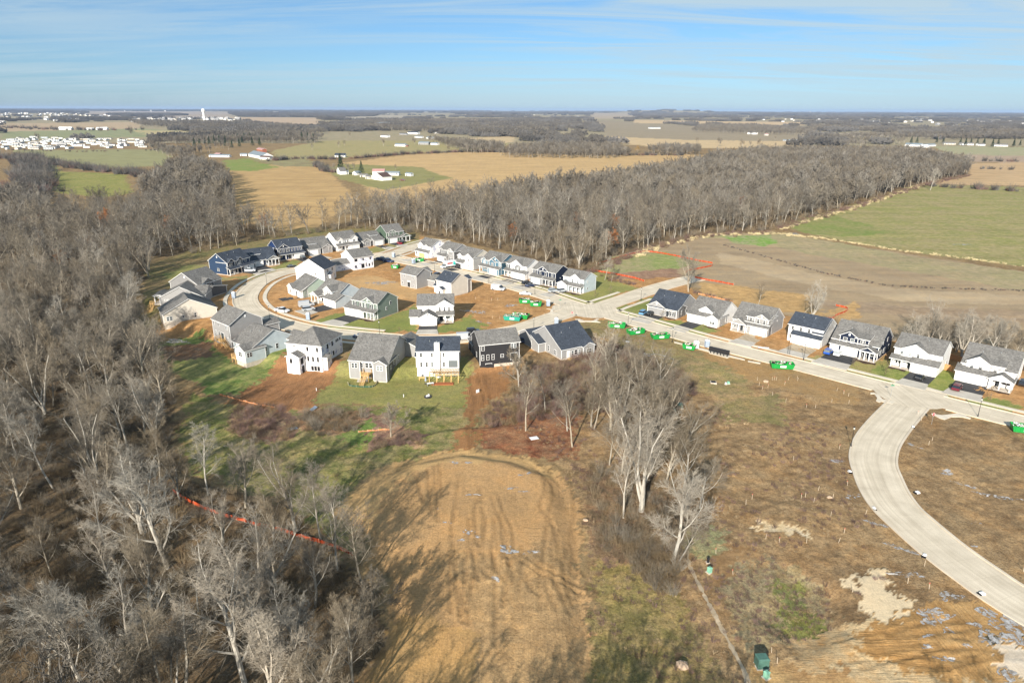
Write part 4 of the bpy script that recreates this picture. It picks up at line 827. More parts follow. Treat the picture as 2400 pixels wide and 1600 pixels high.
# ---- left cluster, seen from behind and from the side
house('H8', 'slate-grey two-storey house at the forest edge, gable towards the camera', (-133.9, 260.1), -21, 14.2, 12, 'grey', 'roofg',
      [V_(0,1,0,None,E2,'y',.58), V_(.8,1.0,2,8,E2,'x',.55), V_(.86,1.12,-.6,12.5,2.9,'x',.2,m='b')],
      [('v',0,'F',.55,7.9)]+wins(1,'R',[.3,.7],3.8,.9,1.4)+wins(0,'F',[.93],3.8,.8,1.4), wall2='dgrey')
house('H9', 'grey one-storey house with yellow timber deck stairs at the forest edge', (-131.4, 245.7), 8, 15.4, 13, 'lgrey', 'roofg',
      [V_(0,1,0,None,3.2,'y',.5), V_(.74,1.02,2,12,3.3,'x',.5), V_(-.2,0,3,10,3.2,'y',.3,open=True,posts=2)],
      wins(0,'F',[.13,.2],1.9,.8,.6)+wins(0,'L',[.3,.6],1.0,1.4,1.5)+wins(0,'L',[.4],-2,1.4,1.7))
house('H10', 'cream one-storey house with tree shadows on its long blank wall', (-119.3, 223.6), 33, 17.2, 10.5, 'beige', 'roofg',
      [V_(0,1,0,None,3.2,'y',.5), V_(.3,1,7,13,3.2,'y',.5)],
      wins(0,'F',[.105],.75,1.9,1.5)+wins(0,'F',[.36],1.1,.8,1.0)+wins(0,'F',[.585],.8,.8,1.6))
house('H11', 'grey two-storey house with blond timber stairs at its back door', (-97.2, 211.4), -41, 11.3, 11.2, 'lgrey', 'roofg',
      [V_(0,1,0,None,E2-.05,'x',.6,gm='a'), V_(.62,1,10,17,3.0,'y',.5,m='b')],
      [('d',0,'F',.55,1.6,'glass',.0), ('v',0,'R',.5,7.2)]+wins(0,'F',[.10,.37],3.9,.8,1.2)+wins(0,'F',[.83],3.9,1.5,1.3)+wins(0,'F',[.18,.37],.9,.8,1.3)+wins(0,'F',[.85],.2,.7,1.0)+wins(0,'R',[.48],2.6,.9,.7)+wins(0,'F',[.16],-2.2,.9,1.1), zb=-2.4)
house('H12', 'ice-blue one-storey house with a sunroom bump and small wooden porch frame', (-84.9, 196.6), -39, 10.4, 15, 'lblue', 'roofg',
      [V_(0,1,0,None,3.1,'x',.52), V_(.55,1.05,-2.6,4,2.9,'y',.5), V_(.9,1.5,12,19,3.0,'x',.5)],
      wins(0,'F',[.2],.9,1.5,1.5)+wins(1,'F',[.5],.7,1.7,1.5)+wins(1,'R',[.2],.7,1.7,1.5)+wins(0,'R',[.30],1.0,.9,1.2)+wins(0,'R',[.55],.8,.9,1.7), zb=-.9)
house('H13', 'white wrapped house under construction with hipped roof and dark openings', (-65.4, 187.0), -15, 11.2, 12, 'white', 'roofg',
      [V_(0,1,0,None,E2+.05,'h',.62,m='a'), V_(.14,.50,-3.0,0,2.9,'y',.5), V_(1.0,1.12,.5,3.0,2.3,'x',.4,m='w')],
      openg(0,'F',[.60,.88],3.9,.65,1.35)+openg(0,'F',[.60,.74,.88],.85,.62,1.5)+openg(1,'F',[.35],.9,.8,1.4)+openg(1,'R',[.5],.4,1.5,1.9)+openg(0,'F',[.70,.79,.88],-1.9,.85,1.4)+openg(1,'R',[.6],-2.3,1.3,2.1)+openg(0,'F',[.22],5.0,1.2,.22)
      +openg(0,'R',[.30,.52],3.9,.8,1.4)+openg(0,'R',[.72,.8,.9],4.3,.7,.8)+openg(0,'R',[.10],1.0,.7,1.3)+openg(0,'R',[.34],.9,.8,1.5)+openg(0,'R',[.55],.9,.8,1.3), zb=-2.4)
w_ = [c for c in HOUSES['H13'][0].children if c.name.startswith('wall')][0]
for p_ in w_.data.polygons:
    if abs(p_.normal.x) > .9 and p_.material_index == 0: p_.material_index = 4
house('H14', 'light grey house with long shingle roof and paved patch behind it', (-45.9, 180.5), -11, 11.6, 18, 'lgrey', 'roofg',
      [V_(0,1,0,None,3.1,'x',.56), V_(.66,1.0,-1.6,6,3.0,'y',.55), V_(.02,.30,-.8,1,2.85,'n'), V_(-.04,0,9,13,2.4,'x',.4), V_(.6,1.3,14,21,3.2,'y',.5)],
      wins(2,'F',[.5],1.1,1.8,1.5)+wins(0,'F',[.33],1.1,.6,1.4)+wins(0,'F',[.50],1.1,2.2,1.5)+wins(1,'F',[.5],1.1,1.8,1.5)+wins(0,'F',[.46],-1.6,.9,1.2)+wins(0,'R',[.25,.45],1.0,.9,1.5)+wins(0,'R',[.1],.4,.7,1.2), zb=-2.0)
r_ = house('H15', 'tall white house with slate-blue roof and central chimney', (-26.8, 180.6), 2, 11.8, 9.6, 'white', 'roofd',
      [V_(0,1,0,None,E2,'x',.55), V_(-.05,0,3,7,3.0,'x',.4), V_(-.02,.5,9,14,3,'y',.5)],
      wins(0,'F',[.10],3.9,.85,1.3)+wins(0,'F',[.36,.64],4.0,.7,1.25)+wins(0,'F',[.36,.64],3.0,.7,.6)+wins(0,'F',[.10,.23,.36,.64],1.0,.75,1.4)+[('d',0,'F',.86,2.6,'glass',.75)]+wins(0,'F',[.12],-2.0,.9,.9)+wins(0,'F',[.45,.52],-1.6,.8,1.2), zb=-2.4)
cm = MB(); cm.box(5.0, 6.5, -.65, 0.5, -2.4, 8.2); ch_ = cm.build('chimney', M['white'], r_); cc_ = MB(); cc_.tube((5.75, 0, 8.2), (5.75, 0, 8.6), .2, .2, 8); cc_.build('flue', M['galv'], ch_)
house('H16', 'charcoal two-storey house with pale foundation and basement door', (-9.3, 185.9), 17, 12.0, 9.8, 'char', 'roofg',
      [V_(0,1,0,None,E2,'x',.55), V_(.0,.45,8,14,3.2,'y',.5)],
      wins(0,'F',[.08],3.9,.95,1.4)+wins(0,'F',[.85],3.9,1.7,1.4)+wins(0,'F',[.07,.20,.33],.9,.85,1.7)+wins(0,'F',[.56],1.3,1.0,1.1)+[('d',0,'F',.86,1.9,'glass',.25)]+[('d',0,'F',.22,1.8,'glass',-2.35)]+wins(0,'L',[.6],.8,.8,1.6), zb=-.5)
f_ = MB(); f_.box(.0, 4.2, -.10, .02, -2.4, -.45); f_.build('wall', M['char'], HOUSES['H16'][0])
house('H17', 'pale grey house with wide slate-blue roof and a blond step at the door', (14.6, 189.4), 31, 11.5, 17.5, 'lgrey', 'roofd',
      [V_(0,1,0,None,3.2,'x',.56), V_(.64,.99,-.9,6,3.1,'y',.5), V_(-.22,0,8.5,12.5,3.0,'s',.4), V_(-.15,.35,13,21,3.2,'x',.45)],
      [('d',0,'F',.22,1.0,'garage')]+wins(0,'F',[.34,.56],.8,.75,1.5)+wins(0,'F',[.45],.8,1.1,1.6)+wins(1,'F',[.5],.8,1.7,1.5)+wins(0,'L',[.82],.7,1.4,1.5)+wins(0,'L',[.62],.9,.8,1.7))
# ---- inner block
house('H22', 'sage green two-storey house with black drive inside the loop', (-57.2, 235.5), -31, 11.8, 10.8, 'sage', 'roofg',
      [V_(0,1,0,None,E2,'x',.55,gm='a'), V_(.42,.88,-.3,6,E2,'y',.62,zb=3.1), V_(-.18,.0,.5,8,3.8,'x',.5), V_(-.2,.56,-1.6,3,2.9,'s',.42,m='b'), V_(.54,1,-1.9,0,2.8,'s',.45,open=True,posts=4)],
      [('g',3,'F',.26,3.6),('g',3,'F',.72,3.4),('d',0,'F',.72,1.0),('v',1,'F',.5,6.1)]+wins(0,'F',[.12,.34],3.7,.95,1.4,'s')+wins(1,'F',[.28,.76],3.7,.95,1.4,'s')+wins(0,'F',[.88],.9,1.2,1.5)+wins(0,'R',[.44],2.3,.9,1.3)+wins(0,'R',[.64],3.9,.9,1.3), gable='sage', wall2='lgreen')
house('H23', 'white farmhouse-style two-storey house alone at the inner block centre', (-32.7, 227.2), 4, 12.3, 9.5, 'white', 'roofg',
      [V_(0,1,0,None,E2,'x',.6), V_(.50,1,-.3,6,E2,'y',.62,zb=3.1), V_(.06,.54,-5.2,1,2.9,'y',.55), V_(-.2,.08,-3.4,3,2.8,'x',.5), V_(.54,1,-2.2,0,2.9,'s',.45,open=True,posts=3)],
      [('g',2,'F',.5,4.3),('g',3,'F',.5,2.4),('d',0,'F',.66,1.2),('w',2,'F',.5,3.6,.5,.8)]+wins(1,'F',[.24,.5,.76],3.8,.8,1.4)+wins(0,'F',[.84],.9,1.6,1.5))
house('H24', 'plain grey two-storey house backing onto the muddy inner block', (-46.5, 278.0), -38, 9.2, 8.4, 'lgrey', 'roofg',
      [V_(0,1,0,None,E2-.1,'x',.55), V_(.62,1.45,6.5,13,3.0,'x',.5), V_(.2,.8,5,11,E2-.5,'y',.55)],
      [('d',0,'F',.52,1.6,'glass',.25)]+wins(0,'F',[.25],4.0,.7,1.3)+wins(0,'F',[.80],3.9,1.4,1.3)+wins(0,'F',[.12],1.0,.7,1.3)+wins(0,'F',[.84],.8,.7,1.0)+[('c',0,'F',.52,2.7,1.9,.25)])
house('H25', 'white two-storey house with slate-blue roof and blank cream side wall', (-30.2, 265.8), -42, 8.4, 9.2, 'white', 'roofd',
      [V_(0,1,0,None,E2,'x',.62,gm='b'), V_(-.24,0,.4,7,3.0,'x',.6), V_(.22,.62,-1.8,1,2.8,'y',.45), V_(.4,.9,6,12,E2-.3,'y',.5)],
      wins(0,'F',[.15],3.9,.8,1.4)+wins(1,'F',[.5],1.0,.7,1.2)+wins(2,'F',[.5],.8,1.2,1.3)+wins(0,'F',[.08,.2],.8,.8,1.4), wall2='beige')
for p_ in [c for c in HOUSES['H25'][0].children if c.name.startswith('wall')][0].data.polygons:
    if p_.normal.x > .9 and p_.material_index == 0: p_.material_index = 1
house('H18', 'white two-storey house with slate-blue hip roof and broad blank gable wall', (-92.6, 286.0), -14, 13.4, 10, 'white', 'roofd',
      [V_(0,1,0,None,E2,'y',.6), V_(-.1,.12,4,14,3.6,'y',.5), V_(1.0,1.1,3,6,2.9,'x',.5)],
      wins(0,'F',[.70],3.0,.8,1.1)+wins(0,'F',[.12,.2],1.2,.8,.6)+wins(0,'R',[.3,.7],3.9,1.2,1.3)+wins(0,'R',[.3,.6,.85],.9,.9,1.5))
house('H19', 'white wrapped house shell with open window holes behind the white gable', (-72.3, 306.0), 41, 10.2, 11.5, 'wrap', 'roofg',
      [V_(0,1,0,None,E2,'x',.5,m='w'), V_(-.75,0,3,10,3.0,'x',.5,m='w'), V_(.1,.55,6,13,E2,'y',.5,m='w')],
      openg(0,'F',[.12],4.0,1.5,1.2)+openg(0,'F',[.48],4.0,.7,1.2)+openg(0,'F',[.84],4.0,.7,1.2)+openg(0,'F',[.10,.78],1.0,.8,1.3)+openg(0,'F',[.45],.6,1.6,2.0)+openg(0,'F',[.62,.93],1.2,.5,1.6))
house('H20', 'pale green one-storey house inside the loop, left of the white gables', (-89.2, 265.3), -50, 11.0, 14, 'lgreen', 'roofg',
      [V_(0,1,.8,None,3.1,'x',.6), V_(0,.5,-.6,5,3.0,'y',.6,m='b'), V_(.5,1,0,3,3.0,'s',.5,m='b')],
      [('d',2,'F',.3,1.0)]+wins(1,'F',[.5],.9,1.5,1.4), wall2='white')
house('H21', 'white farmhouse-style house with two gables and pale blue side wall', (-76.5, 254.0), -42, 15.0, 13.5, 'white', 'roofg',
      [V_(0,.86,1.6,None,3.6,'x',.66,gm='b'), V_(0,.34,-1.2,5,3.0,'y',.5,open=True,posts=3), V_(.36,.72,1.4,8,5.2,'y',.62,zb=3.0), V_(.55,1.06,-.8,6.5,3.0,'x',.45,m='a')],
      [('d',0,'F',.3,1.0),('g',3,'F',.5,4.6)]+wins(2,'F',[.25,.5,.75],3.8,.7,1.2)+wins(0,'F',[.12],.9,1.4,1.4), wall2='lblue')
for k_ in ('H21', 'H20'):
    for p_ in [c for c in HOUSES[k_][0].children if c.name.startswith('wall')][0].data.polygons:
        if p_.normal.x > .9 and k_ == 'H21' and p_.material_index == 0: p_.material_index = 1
# ---- drives and aprons, in front of each garage down to the street
def drive(key, x0, x1, y1, L1, L2, kind='a', y0=0.0):
    root, w, d = HOUSES[key]; Mx = Matrix.Translation(root.location) @ Matrix.Rotation(root.rotation_euler.z, 4, 'Z')
    def q(x, y): v = Mx @ Vector((x*w, y, 0)); return (v.x, v.y)
    m = {'a': MA, 'c': MC, 'g': MGv}[kind]
    tag(slab('driveway', [q(x0, y1), q(x1, y1), q(x1, y1-L1), q(x0, y1-L1)], .06 if kind != 'g' else .05, m, -.25), kind='structure')
    if L2 > 0:
        tag(slab('driveway_apron', [q(x0, y1-L1-.004), q(x1, y1-L1-.004), q(x1+.05, y1-L1-L2), q(x0-.05, y1-L1-L2)], .115, MC, -.2), kind='structure')
drive('H33', .02, .6, 0, 6.5, 5.4); drive('H34', .03, .5, 0, 7.5, 5.2); drive('H35', .46, .98, .3, 7.5, 5.0, 'g'); drive('H36', .25, .98, -1.6, 7.0, 4.5, 'g')
drive('H37', .0, .66, .6, 7.5, 5.4); drive('H38', .46, 1.0, -.6, 7.0, 5.3); drive('H39', .03, .62, -.2, 7.5, 5.4)
drive('H26', .3, .8, -.6, 6.5, 5, 'c'); drive('H27', .02, .5, -.6, 7.0, 5); drive('H28', .0, .5, -1, 6.5, 5); drive('H29', .48, 1, -.4, 7.3, 5); drive('H30', .4, 1, -.4, 7, 5); drive('H31', .03, .5, -.6, 7, 5); drive('H32', .02, .42, -.8, 6.5, 5)
drive('H7', .02, .4, -.6, 7, 5); drive('H6', .52, .95, -.6, 7, 5); drive('H5', .52, .98, -.4, 7, 5, 'c'); drive('H4', .03, .45, -.3, 7.5, 5, 'c'); drive('H3', .62, 1.0, -.4, 8, 5); drive('H2', .05, .55, -.2, 8, 5); drive('H1', .5, 1.05, -1.9, 6, 4)
drive('H22', -.15, .5, -1.6, 6.5, 5); drive('H23', .05, .56, -5.2, 4.2, 4.8); drive('H21', .55, 1.0, -.8, 7, 5); drive('H20', .5, .9, 0, 7, 0)
# ---------------------------------------------------------------- bare winter trees
def barkmat(name, c, var=.25, objvar=.25, warm=None):
    m, nt, b = newmat(name); L = nt.links.new
    tc = nd(nt, 'ShaderNodeTexCoord'); n = nd(nt, 'ShaderNodeTexNoise', i_Scale=.8, i_Detail=4.0); L(tc.outputs['Object'], n.inputs['Vector'])
    col = mul(nt, c, ramp(nt, n.outputs[0], [(.3, (1-var,)*3), (.7, (1+var,)*3)]))
    oi = nd(nt, 'ShaderNodeObjectInfo')
    w_ = warm or (1.06, .99, .87)
    col = mul(nt, col, ramp(nt, oi.outputs['Random'], [(0, (1-objvar,)*3), (.35, w_), (.7, (1, 1, 1)), (1, (1+objvar,)*3)]))
    L(col, b.inputs['Base Color']); b.inputs['Roughness'].default_value = .9; b.inputs['Specular IOR Level'].default_value = .1
    return m
M['bark'] = barkmat('pale_grey_bark', (.36, .33, .28)); M['twig'] = barkmat('grey_brown_twigs', (.205, .178, .14)); M['barkw'] = barkmat('wood_bark', (.22, .195, .165)); M['twigm'] = barkmat('mid_wood_twigs', (.195, .177, .15)); M['twigw'] = barkmat('wood_twigs', (.145, .13, .11)); M['brush'] = barkmat('brown_brush_twigs', (.20, .155, .10), .3, .3)
M['brushp'] = barkmat('purple_brown_brush', (.18, .12, .105), .3, .25); M['farwood'] = barkmat('far_winter_wood', (.118, .112, .105), .3, .35); M['conifer'] = barkmat('dark_conifer_needles', (.035, .06, .03), .4, .3, (1, 1, .9))
M['rust'] = barkmat('rust_oak_leaves', (.28, .13, .06), .3, .2); M['barkd'] = barkmat('dark_bark', (.16, .13, .105)); M['ivy'] = barkmat('ochre_willow_twigs', (.42, .26, .08), .2, .1)
def frame_of(d):
    d = d.normalized(); u = d.orthogonal().normalized(); return u, d.cross(u)
class TB:
    def __init__(s): s.T = MB(); s.C = MB()
def grow(tb, rnd, p, d, L, r0, r1, lev, spec, mx):
    nseg = spec['seg'][lev]; sl = L/nseg; pts = [p]; dirs = [d]; rr = [r0]
    for i in range(nseg):
        w_ = spec['wob'][lev]
        d = (d+Vector((rnd.gauss(0, w_), rnd.gauss(0, w_), rnd.gauss(0, w_*.6)+spec['up'][lev]))).normalized()
        p = p+d*sl; pts.append(p); dirs.append(d); rr.append(r0+(r1-r0)*(i+1)/nseg)
    mb = tb.T if lev <= spec['tl'] else tb.C
    if lev < mx:
        k = (7, 5, 4, 3, 3)[lev]
        n = len(mb.v)
        for j, (q, dd, r) in enumerate(zip(pts, dirs, rr)):
            u, w_ = frame_of(dd)
            for i in range(k):
                t = 2*math.pi*i/k; mb.v.append(tuple(q+u*(r*math.cos(t))+w_*(r*math.sin(t))))
        for j in range(nseg):
            for i in range(k):
                a = n+j*k+i; b = n+j*k+(i+1) % k; mb.f.append((a, b, b+k, a+k)); mb.m.append(0)
    else:
        u, w_ = frame_of(dirs[0]); n = len(mb.v)
        for i in range(3):
            t = 2.094*i; mb.v.append(tuple(pts[0]+u*(r0*math.cos(t))+w_*(r0*math.sin(t))))
        mid = pts[len(pts)//2]
        for i in range(3):
            t = 2.094*i; mb.v.append(tuple(mid+u*(r0*.7*math.cos(t))+w_*(r0*.7*math.sin(t))))
        mb.v.append(tuple(pts[-1]))
        for i in range(3):
            j = (i+1) % 3; mb.f.append((n+i, n+j, n+3+j, n+3+i)); mb.f.append((n+3+i, n+3+j, n+6)); mb.m += [0, 0]
        return
    nb = spec['nb'][lev]
    for c in range(nb):
        f = spec['from'][lev]+(1-spec['from'][lev])*((c+rnd.random())/nb); f = min(f, .999)
        x = f*nseg; i = int(x); q = pts[i].lerp(pts[i+1], x-i); dd = dirs[min(i+1, nseg)]
        u, w_ = frame_of(dd); az = rnd.uniform(0, 6.283) if lev else c*2.4+rnd.uniform(-.5, .5); an = spec['ang'][lev]*rnd.uniform(.7, 1.3)*(1-.35*f)
        nd_ = (dd*math.cos(an)+(u*math.cos(az)+w_*math.sin(az))*math.sin(an)).normalized()
        ll = L*spec['len'][lev]*rnd.uniform(.65, 1.2)*(1.15-.55*f if lev == 0 else 1.1-.4*f)
        cr = (r0+(r1-r0)*f)*spec['rad'][lev]
        grow(tb, rnd, q, nd_, ll, max(cr, spec['rmin']), max(cr*.28, spec['rmin']*.6), lev+1, spec, mx)
def make_tree(seed, H=20, style='forest', mx=4, rmin=.016, dens=1.0, tl=1):
    rnd = random.Random(seed); tb = TB()
    S = dict(forest=dict(seg=[7,5,4,3,2], wob=[.05,.12,.16,.2,.2], up=[.04,.07,.04,.02,.01], nb=[10,8,8,9], **{'from': [.34,.12,.10,.05]}, ang=[.78,.80,.85,.8], len=[.46,.48,.54,.75], rad=[.44,.52,.52,.5]),
             spread=dict(seg=[5,6,4,3,2], wob=[.06,.13,.18,.2,.2], up=[.03,.09,.05,.03,.02], nb=[8,10,9,8], **{'from': [.30,.16,.10,.05]}, ang=[.85,.80,.85,.8], len=[.80,.45,.50,.75], rad=[.50,.45,.5,.5]),
             multi=dict(seg=[3,8,5,3,2], wob=[.04,.08,.16,.2,.2], up=[.03,.06,.07,.03,.02], nb=[6,13,9,8], **{'from': [.35,.28,.10,.05]}, ang=[.48,.75,.85,.8], len=[2.9,.30,.50,.75], rad=[.62,.38,.5,.5]))[style]
    S = dict(S); S['rmin'] = rmin; S['tl'] = tl; S['nb'] = [S['nb'][0]]+[max(2, round(n*dens)) for n in S['nb'][1:]]
    base = {'forest': .82, 'spread': .52, 'multi': .2}[style]*H; r = H*.013 if style != 'multi' else H*.019
    grow(tb, rnd, Vector((0, 0, -.8)), Vector((rnd.gauss(0, .05), rnd.gauss(0, .05), 1)).normalized(), base, r, r*(.25 if style == 'forest' else .55), 0, S, mx)
    zmax = max(v[2] for v in tb.C.v); k = H/zmax
    for mb in (tb.T, tb.C): mb.v = [(a*k, b*k, c*k) for a, b, c in mb.v]
    return tb
TREE_MESH = []
for i_, (st, H_) in enumerate((('forest', 20), ('forest', 19), ('forest', 21), ('spread', 18), ('multi', 20), ('forest', 16), ('spread', 17), ('multi', 19))):
    tb = make_tree(100+i_, H_, st, 4, .0105, 1.0); TREE_MESH.append((tb.T.mesh('trunk', M['bark']), tb.C.mesh('crown', M['twig']), H_, st))
small_ = make_tree(300, 9, 'spread', 4, .012, .9); TREE_MESH.append((small_.T.mesh('trunk', M['bark']), small_.C.mesh('crown', M['twig']), 9, 'small'))
sap = make_tree(301, 4, 'forest', 3, .012, .7); TREE_MESH.append((sap.T.mesh('trunk', M['barkd']), sap.C.mesh('crown', M['brush']), 4, 'sapling'))
for i_, (st, H_) in enumerate((('forest', 18), ('spread', 16), ('multi', 18), ('spread', 20))):
    tb = make_tree(140+i_, H_, st, 4, .0105, 1.0); TREE_MESH.append((tb.T.mesh('trunk', M['bark']), tb.C.mesh('crown', M['twig']), H_, st))
M['barkp'] = barkmat('white_grey_bark', (.42, .39, .335), .2, .15, (1.05, 1, .95)); M['twigp'] = barkmat('pale_grey_twigs', (.33, .30, .25), .2, .15, (1.05, 1, .95))
PALE = []
for T_, C__, h_, st_ in TREE_MESH:
    a_, b_ = T_.copy(), C__.copy(); a_.materials[0] = M['barkp']; b_.materials[0] = M['twigp']; PALE.append((a_, b_, h_, st_))
def tree(v, loc, H, rz, label, group=None, lean=(0, 0), name='bare_tree', cat='tree', pale=False):
    T, C_, h, st = (PALE if pale else TREE_MESH)[v]; root = empty(name, loc, rz, label, cat, group); s = H/h; root.scale = (s, s, s); root.rotation_euler = (lean[0], lean[1], rz)
    for nm, me in (('trunk', T), ('crown', C_)):
        o = bpy.data.objects.new(nm, me); COL.objects.link(o); o.parent = root
    return root
def proto_collection(name, meshes):
    c = bpy.data.collections.new(name)
    for i, me in enumerate(meshes):
        o = bpy.data.objects.new(name+'_source', me); c.objects.link(o)
    return c
def scatter(name, pts, scales, coll, label, cat, seed=0, tilt=.06, group=None):
    """one object whose points each carry an instance of a source mesh"""
    n = len(pts); me = bpy.data.meshes.new(name); me.vertices.add(n); me.vertices.foreach_set('co', np.array(pts, np.float32).ravel())
    rs = np.random.RandomState(seed)
    a = me.attributes.new('size', 'FLOAT_VECTOR', 'POINT'); a.data.foreach_set('vector', np.array(scales, np.float32).reshape(n, -1).repeat(3 if np.ndim(scales) == 1 else 1, axis=1).ravel())
    a = me.attributes.new('turn', 'FLOAT_VECTOR', 'POINT'); r = np.stack([rs.uniform(-tilt, tilt, n), rs.uniform(-tilt, tilt, n), rs.uniform(0, 6.283, n)], -1).astype(np.float32); a.data.foreach_set('vector', r.ravel())
    a = me.attributes.new('kind_id', 'INT', 'POINT'); a.data.foreach_set('value', rs.randint(0, len(coll.objects), n).astype(np.int32))
    ng = bpy.data.node_groups.new(name+'_scatter', 'GeometryNodeTree'); ng.interface.new_socket('Geometry', in_out='INPUT', socket_type='NodeSocketGeometry'); ng.interface.new_socket('Geometry', in_out='OUTPUT', socket_type='NodeSocketGeometry')
    N = ng.nodes; L = ng.links.new; gi = N.new('NodeGroupInput'); go = N.new('NodeGroupOutput'); iop = N.new('GeometryNodeInstanceOnPoints'); ci = N.new('GeometryNodeCollectionInfo')
    ci.inputs['Collection'].default_value = coll; ci.inputs['Separate Children'].default_value = True; ci.inputs['Reset Children'].default_value = True
    iop.inputs['Pick Instance'].default_value = True
    def at(nm, ty):
        q = N.new('GeometryNodeInputNamedAttribute'); q.data_type = ty; q.inputs['Name'].default_value = nm; return q.outputs['Attribute']
    L(gi.outputs[0], iop.inputs['Points']); L(ci.outputs[0], iop.inputs['Instance']); L(at('kind_id', 'INT'), iop.inputs['Instance Index']); L(at('size', 'FLOAT_VECTOR'), iop.inputs['Scale'])
    e2r = N.new('FunctionNodeEulerToRotation'); L(at('turn', 'FLOAT_VECTOR'), e2r.inputs[0]); L(e2r.outputs[0], iop.inputs['Rotation']); L(iop.outputs[0], go.inputs[0])
    o = bpy.data.objects.new(name, me); COL.objects.link(o); md = o.modifiers.new('scatter', 'NODES'); md.node_group = ng
    return tag(o, label, cat, group, 'stuff')
def join_mesh(name, tb):
    mb = MB(); mb.v = tb.T.v+tb.C.v; k = len(tb.T.v); mb.f = tb.T.f+[tuple(i+k for i in f) for f in tb.C.f]; mb.m = [0]*len(tb.T.f)+[1]*len(tb.C.f)
    return mb.mesh(name, [M['barkw'], M['twigw']])
mid_meshes = [join_mesh('wood_tree', make_tree(400+i, 19+i % 3, 'forest' if i % 3 else 'spread', 4, .026, .66, 1)) for i in range(6)]
for me_ in mid_meshes[:3]: me_.materials[0] = M['bark']; me_.materials[1] = M['twigm']
for me_ in mid_meshes[5:]: me_.materials[0] = M['barkp']; me_.materials[1] = M['twig']
rust = join_mesh('wood_tree', make_tree(420, 15, 'forest', 4, .06, .7, 1)); rust.materials[1] = M['rust']
low_meshes = [join_mesh('wood_tree', make_tree(430+i, 19, 'forest' if i % 2 else 'spread', 3, .09, .85, 0)) for i in range(4)]
MID = proto_collection('wood_tree', mid_meshes*8+[rust]); LOW = proto_collection('far_wood_tree', low_meshes)
for me_ in low_meshes[:2]: me_.materials[1] = M['twigm']; me_.materials[0] = M['bark']
def bush_mesh(seed, n, H, W, mt, r=.012, side=3):
    rnd = random.Random(seed); mb = MB()
    for i in range(n):
        a = rnd.uniform(0, 6.283); rr = W*.35*math.sqrt(rnd.random()); b = Vector((rr*math.cos(a), rr*math.sin(a), -.1)); out = rnd.uniform(.1, .9); a2 = a+rnd.gauss(0, .6)
        d = Vector((math.cos(a2)*out, math.sin(a2)*out, rnd.uniform(.7, 1.2))).normalized(); L_ = H*rnd.uniform(.5, 1.1); p = b
        for lev in range(2):
            q = p+d*L_*.5; mb.tube(p, q, r*(1.4-lev*.6), r*(1-lev*.7), 3, 0, False)
            for s in range(side):
                dd = (d+Vector((rnd.gauss(0, .6), rnd.gauss(0, .6), rnd.gauss(0.1, .4)))).normalized(); s0 = p.lerp(q, rnd.random()); mb.tube(s0, s0+dd*L_*rnd.uniform(.15, .4), r*.8, r*.2, 3, 0, False)
            p = q; d = (d+Vector((rnd.gauss(0, .2), rnd.gauss(0, .2), .1))).normalized()
    return mb.mesh('brush', mt)
BRUSH = proto_collection('brush', [bush_mesh(1, 60, 3.0, 3.2, M['brush'], .018), bush_mesh(2, 50, 2.4, 3.0, M['brush'], .018), bush_mesh(3, 70, 3.6, 3.0, M['twig'], .018), bush_mesh(4, 60, 2.0, 3.6, M['brush'], .018)])
BRUSHP = proto_collection('thicket', [bush_mesh(11, 80, 2.6, 3.0, M['brushp'], .014), bush_mesh(12, 70, 2.0, 3.0, M['brushp'], .014), bush_mesh(13, 80, 2.4, 3.0, M['brush'], .014)])
M['weed'] = barkmat('dry_weeds', (.34, .26, .16), .3, .3); M['grassb'] = barkmat('yellow_green_grass', (.26, .215, .09), .3, .3, (1, 1.05, .8))
WEED = proto_collection('weeds', [bush_mesh(21, 40, .55, 1.2, M['weed'], .012, 1), bush_mesh(22, 30, .8, 1.0, M['brushp'], .012, 2)])
GRASS = proto_collection('tussock', [bush_mesh(31, 60, .45, 1.3, M['grassb'], .014, 1), bush_mesh(32, 50, .35, 1.2, M['weed'], .014, 1), bush_mesh(33, 60, .5, 1.3, M['grassb'], .014, 1)])
def jgrid(Pl, cell, seed, test=None, maxy=1e9, cull=True, miny=0, jit=.9):
    a = np.array(Pl); rs = np.random.RandomState(seed)
    xs = np.arange(a[:, 0].min(), a[:, 0].max(), cell); ys = np.arange(max(miny, a[:, 1].min()), min(maxy, a[:, 1].max()), cell)
    X, Y = np.meshgrid(xs, ys); X = (X+rs.uniform(0, jit*cell, X.shape)).ravel(); Y = (Y+rs.uniform(0, jit*cell, Y.shape)).ravel()
    k = inside(X, Y, Pl)
    if cull: k &= np.abs(X) < .80*Y+40
    X, Y = X[k], Y[k]
    if test is not None: k = test(X, Y); X, Y = X[k], Y[k]
    return X, Y
# keep trees clear of houses and streets
HC = [(r.matrix_basis @ Vector((w_/2, d_/2, 0))).to_tuple() for r, w_, d_ in HOUSES.values()]
def clear(X, Y, rad=10.5, road=9):
    k = np.ones(X.shape, bool)
    for hx, hy, _ in HC: k &= np.hypot(X-hx, Y-hy) > rad
    for Lc in ROADS_W:
        for q in Lc[::2]: k &= np.hypot(X-q[0], Y-q[1]) > road
    return k
rt = random.Random(77)
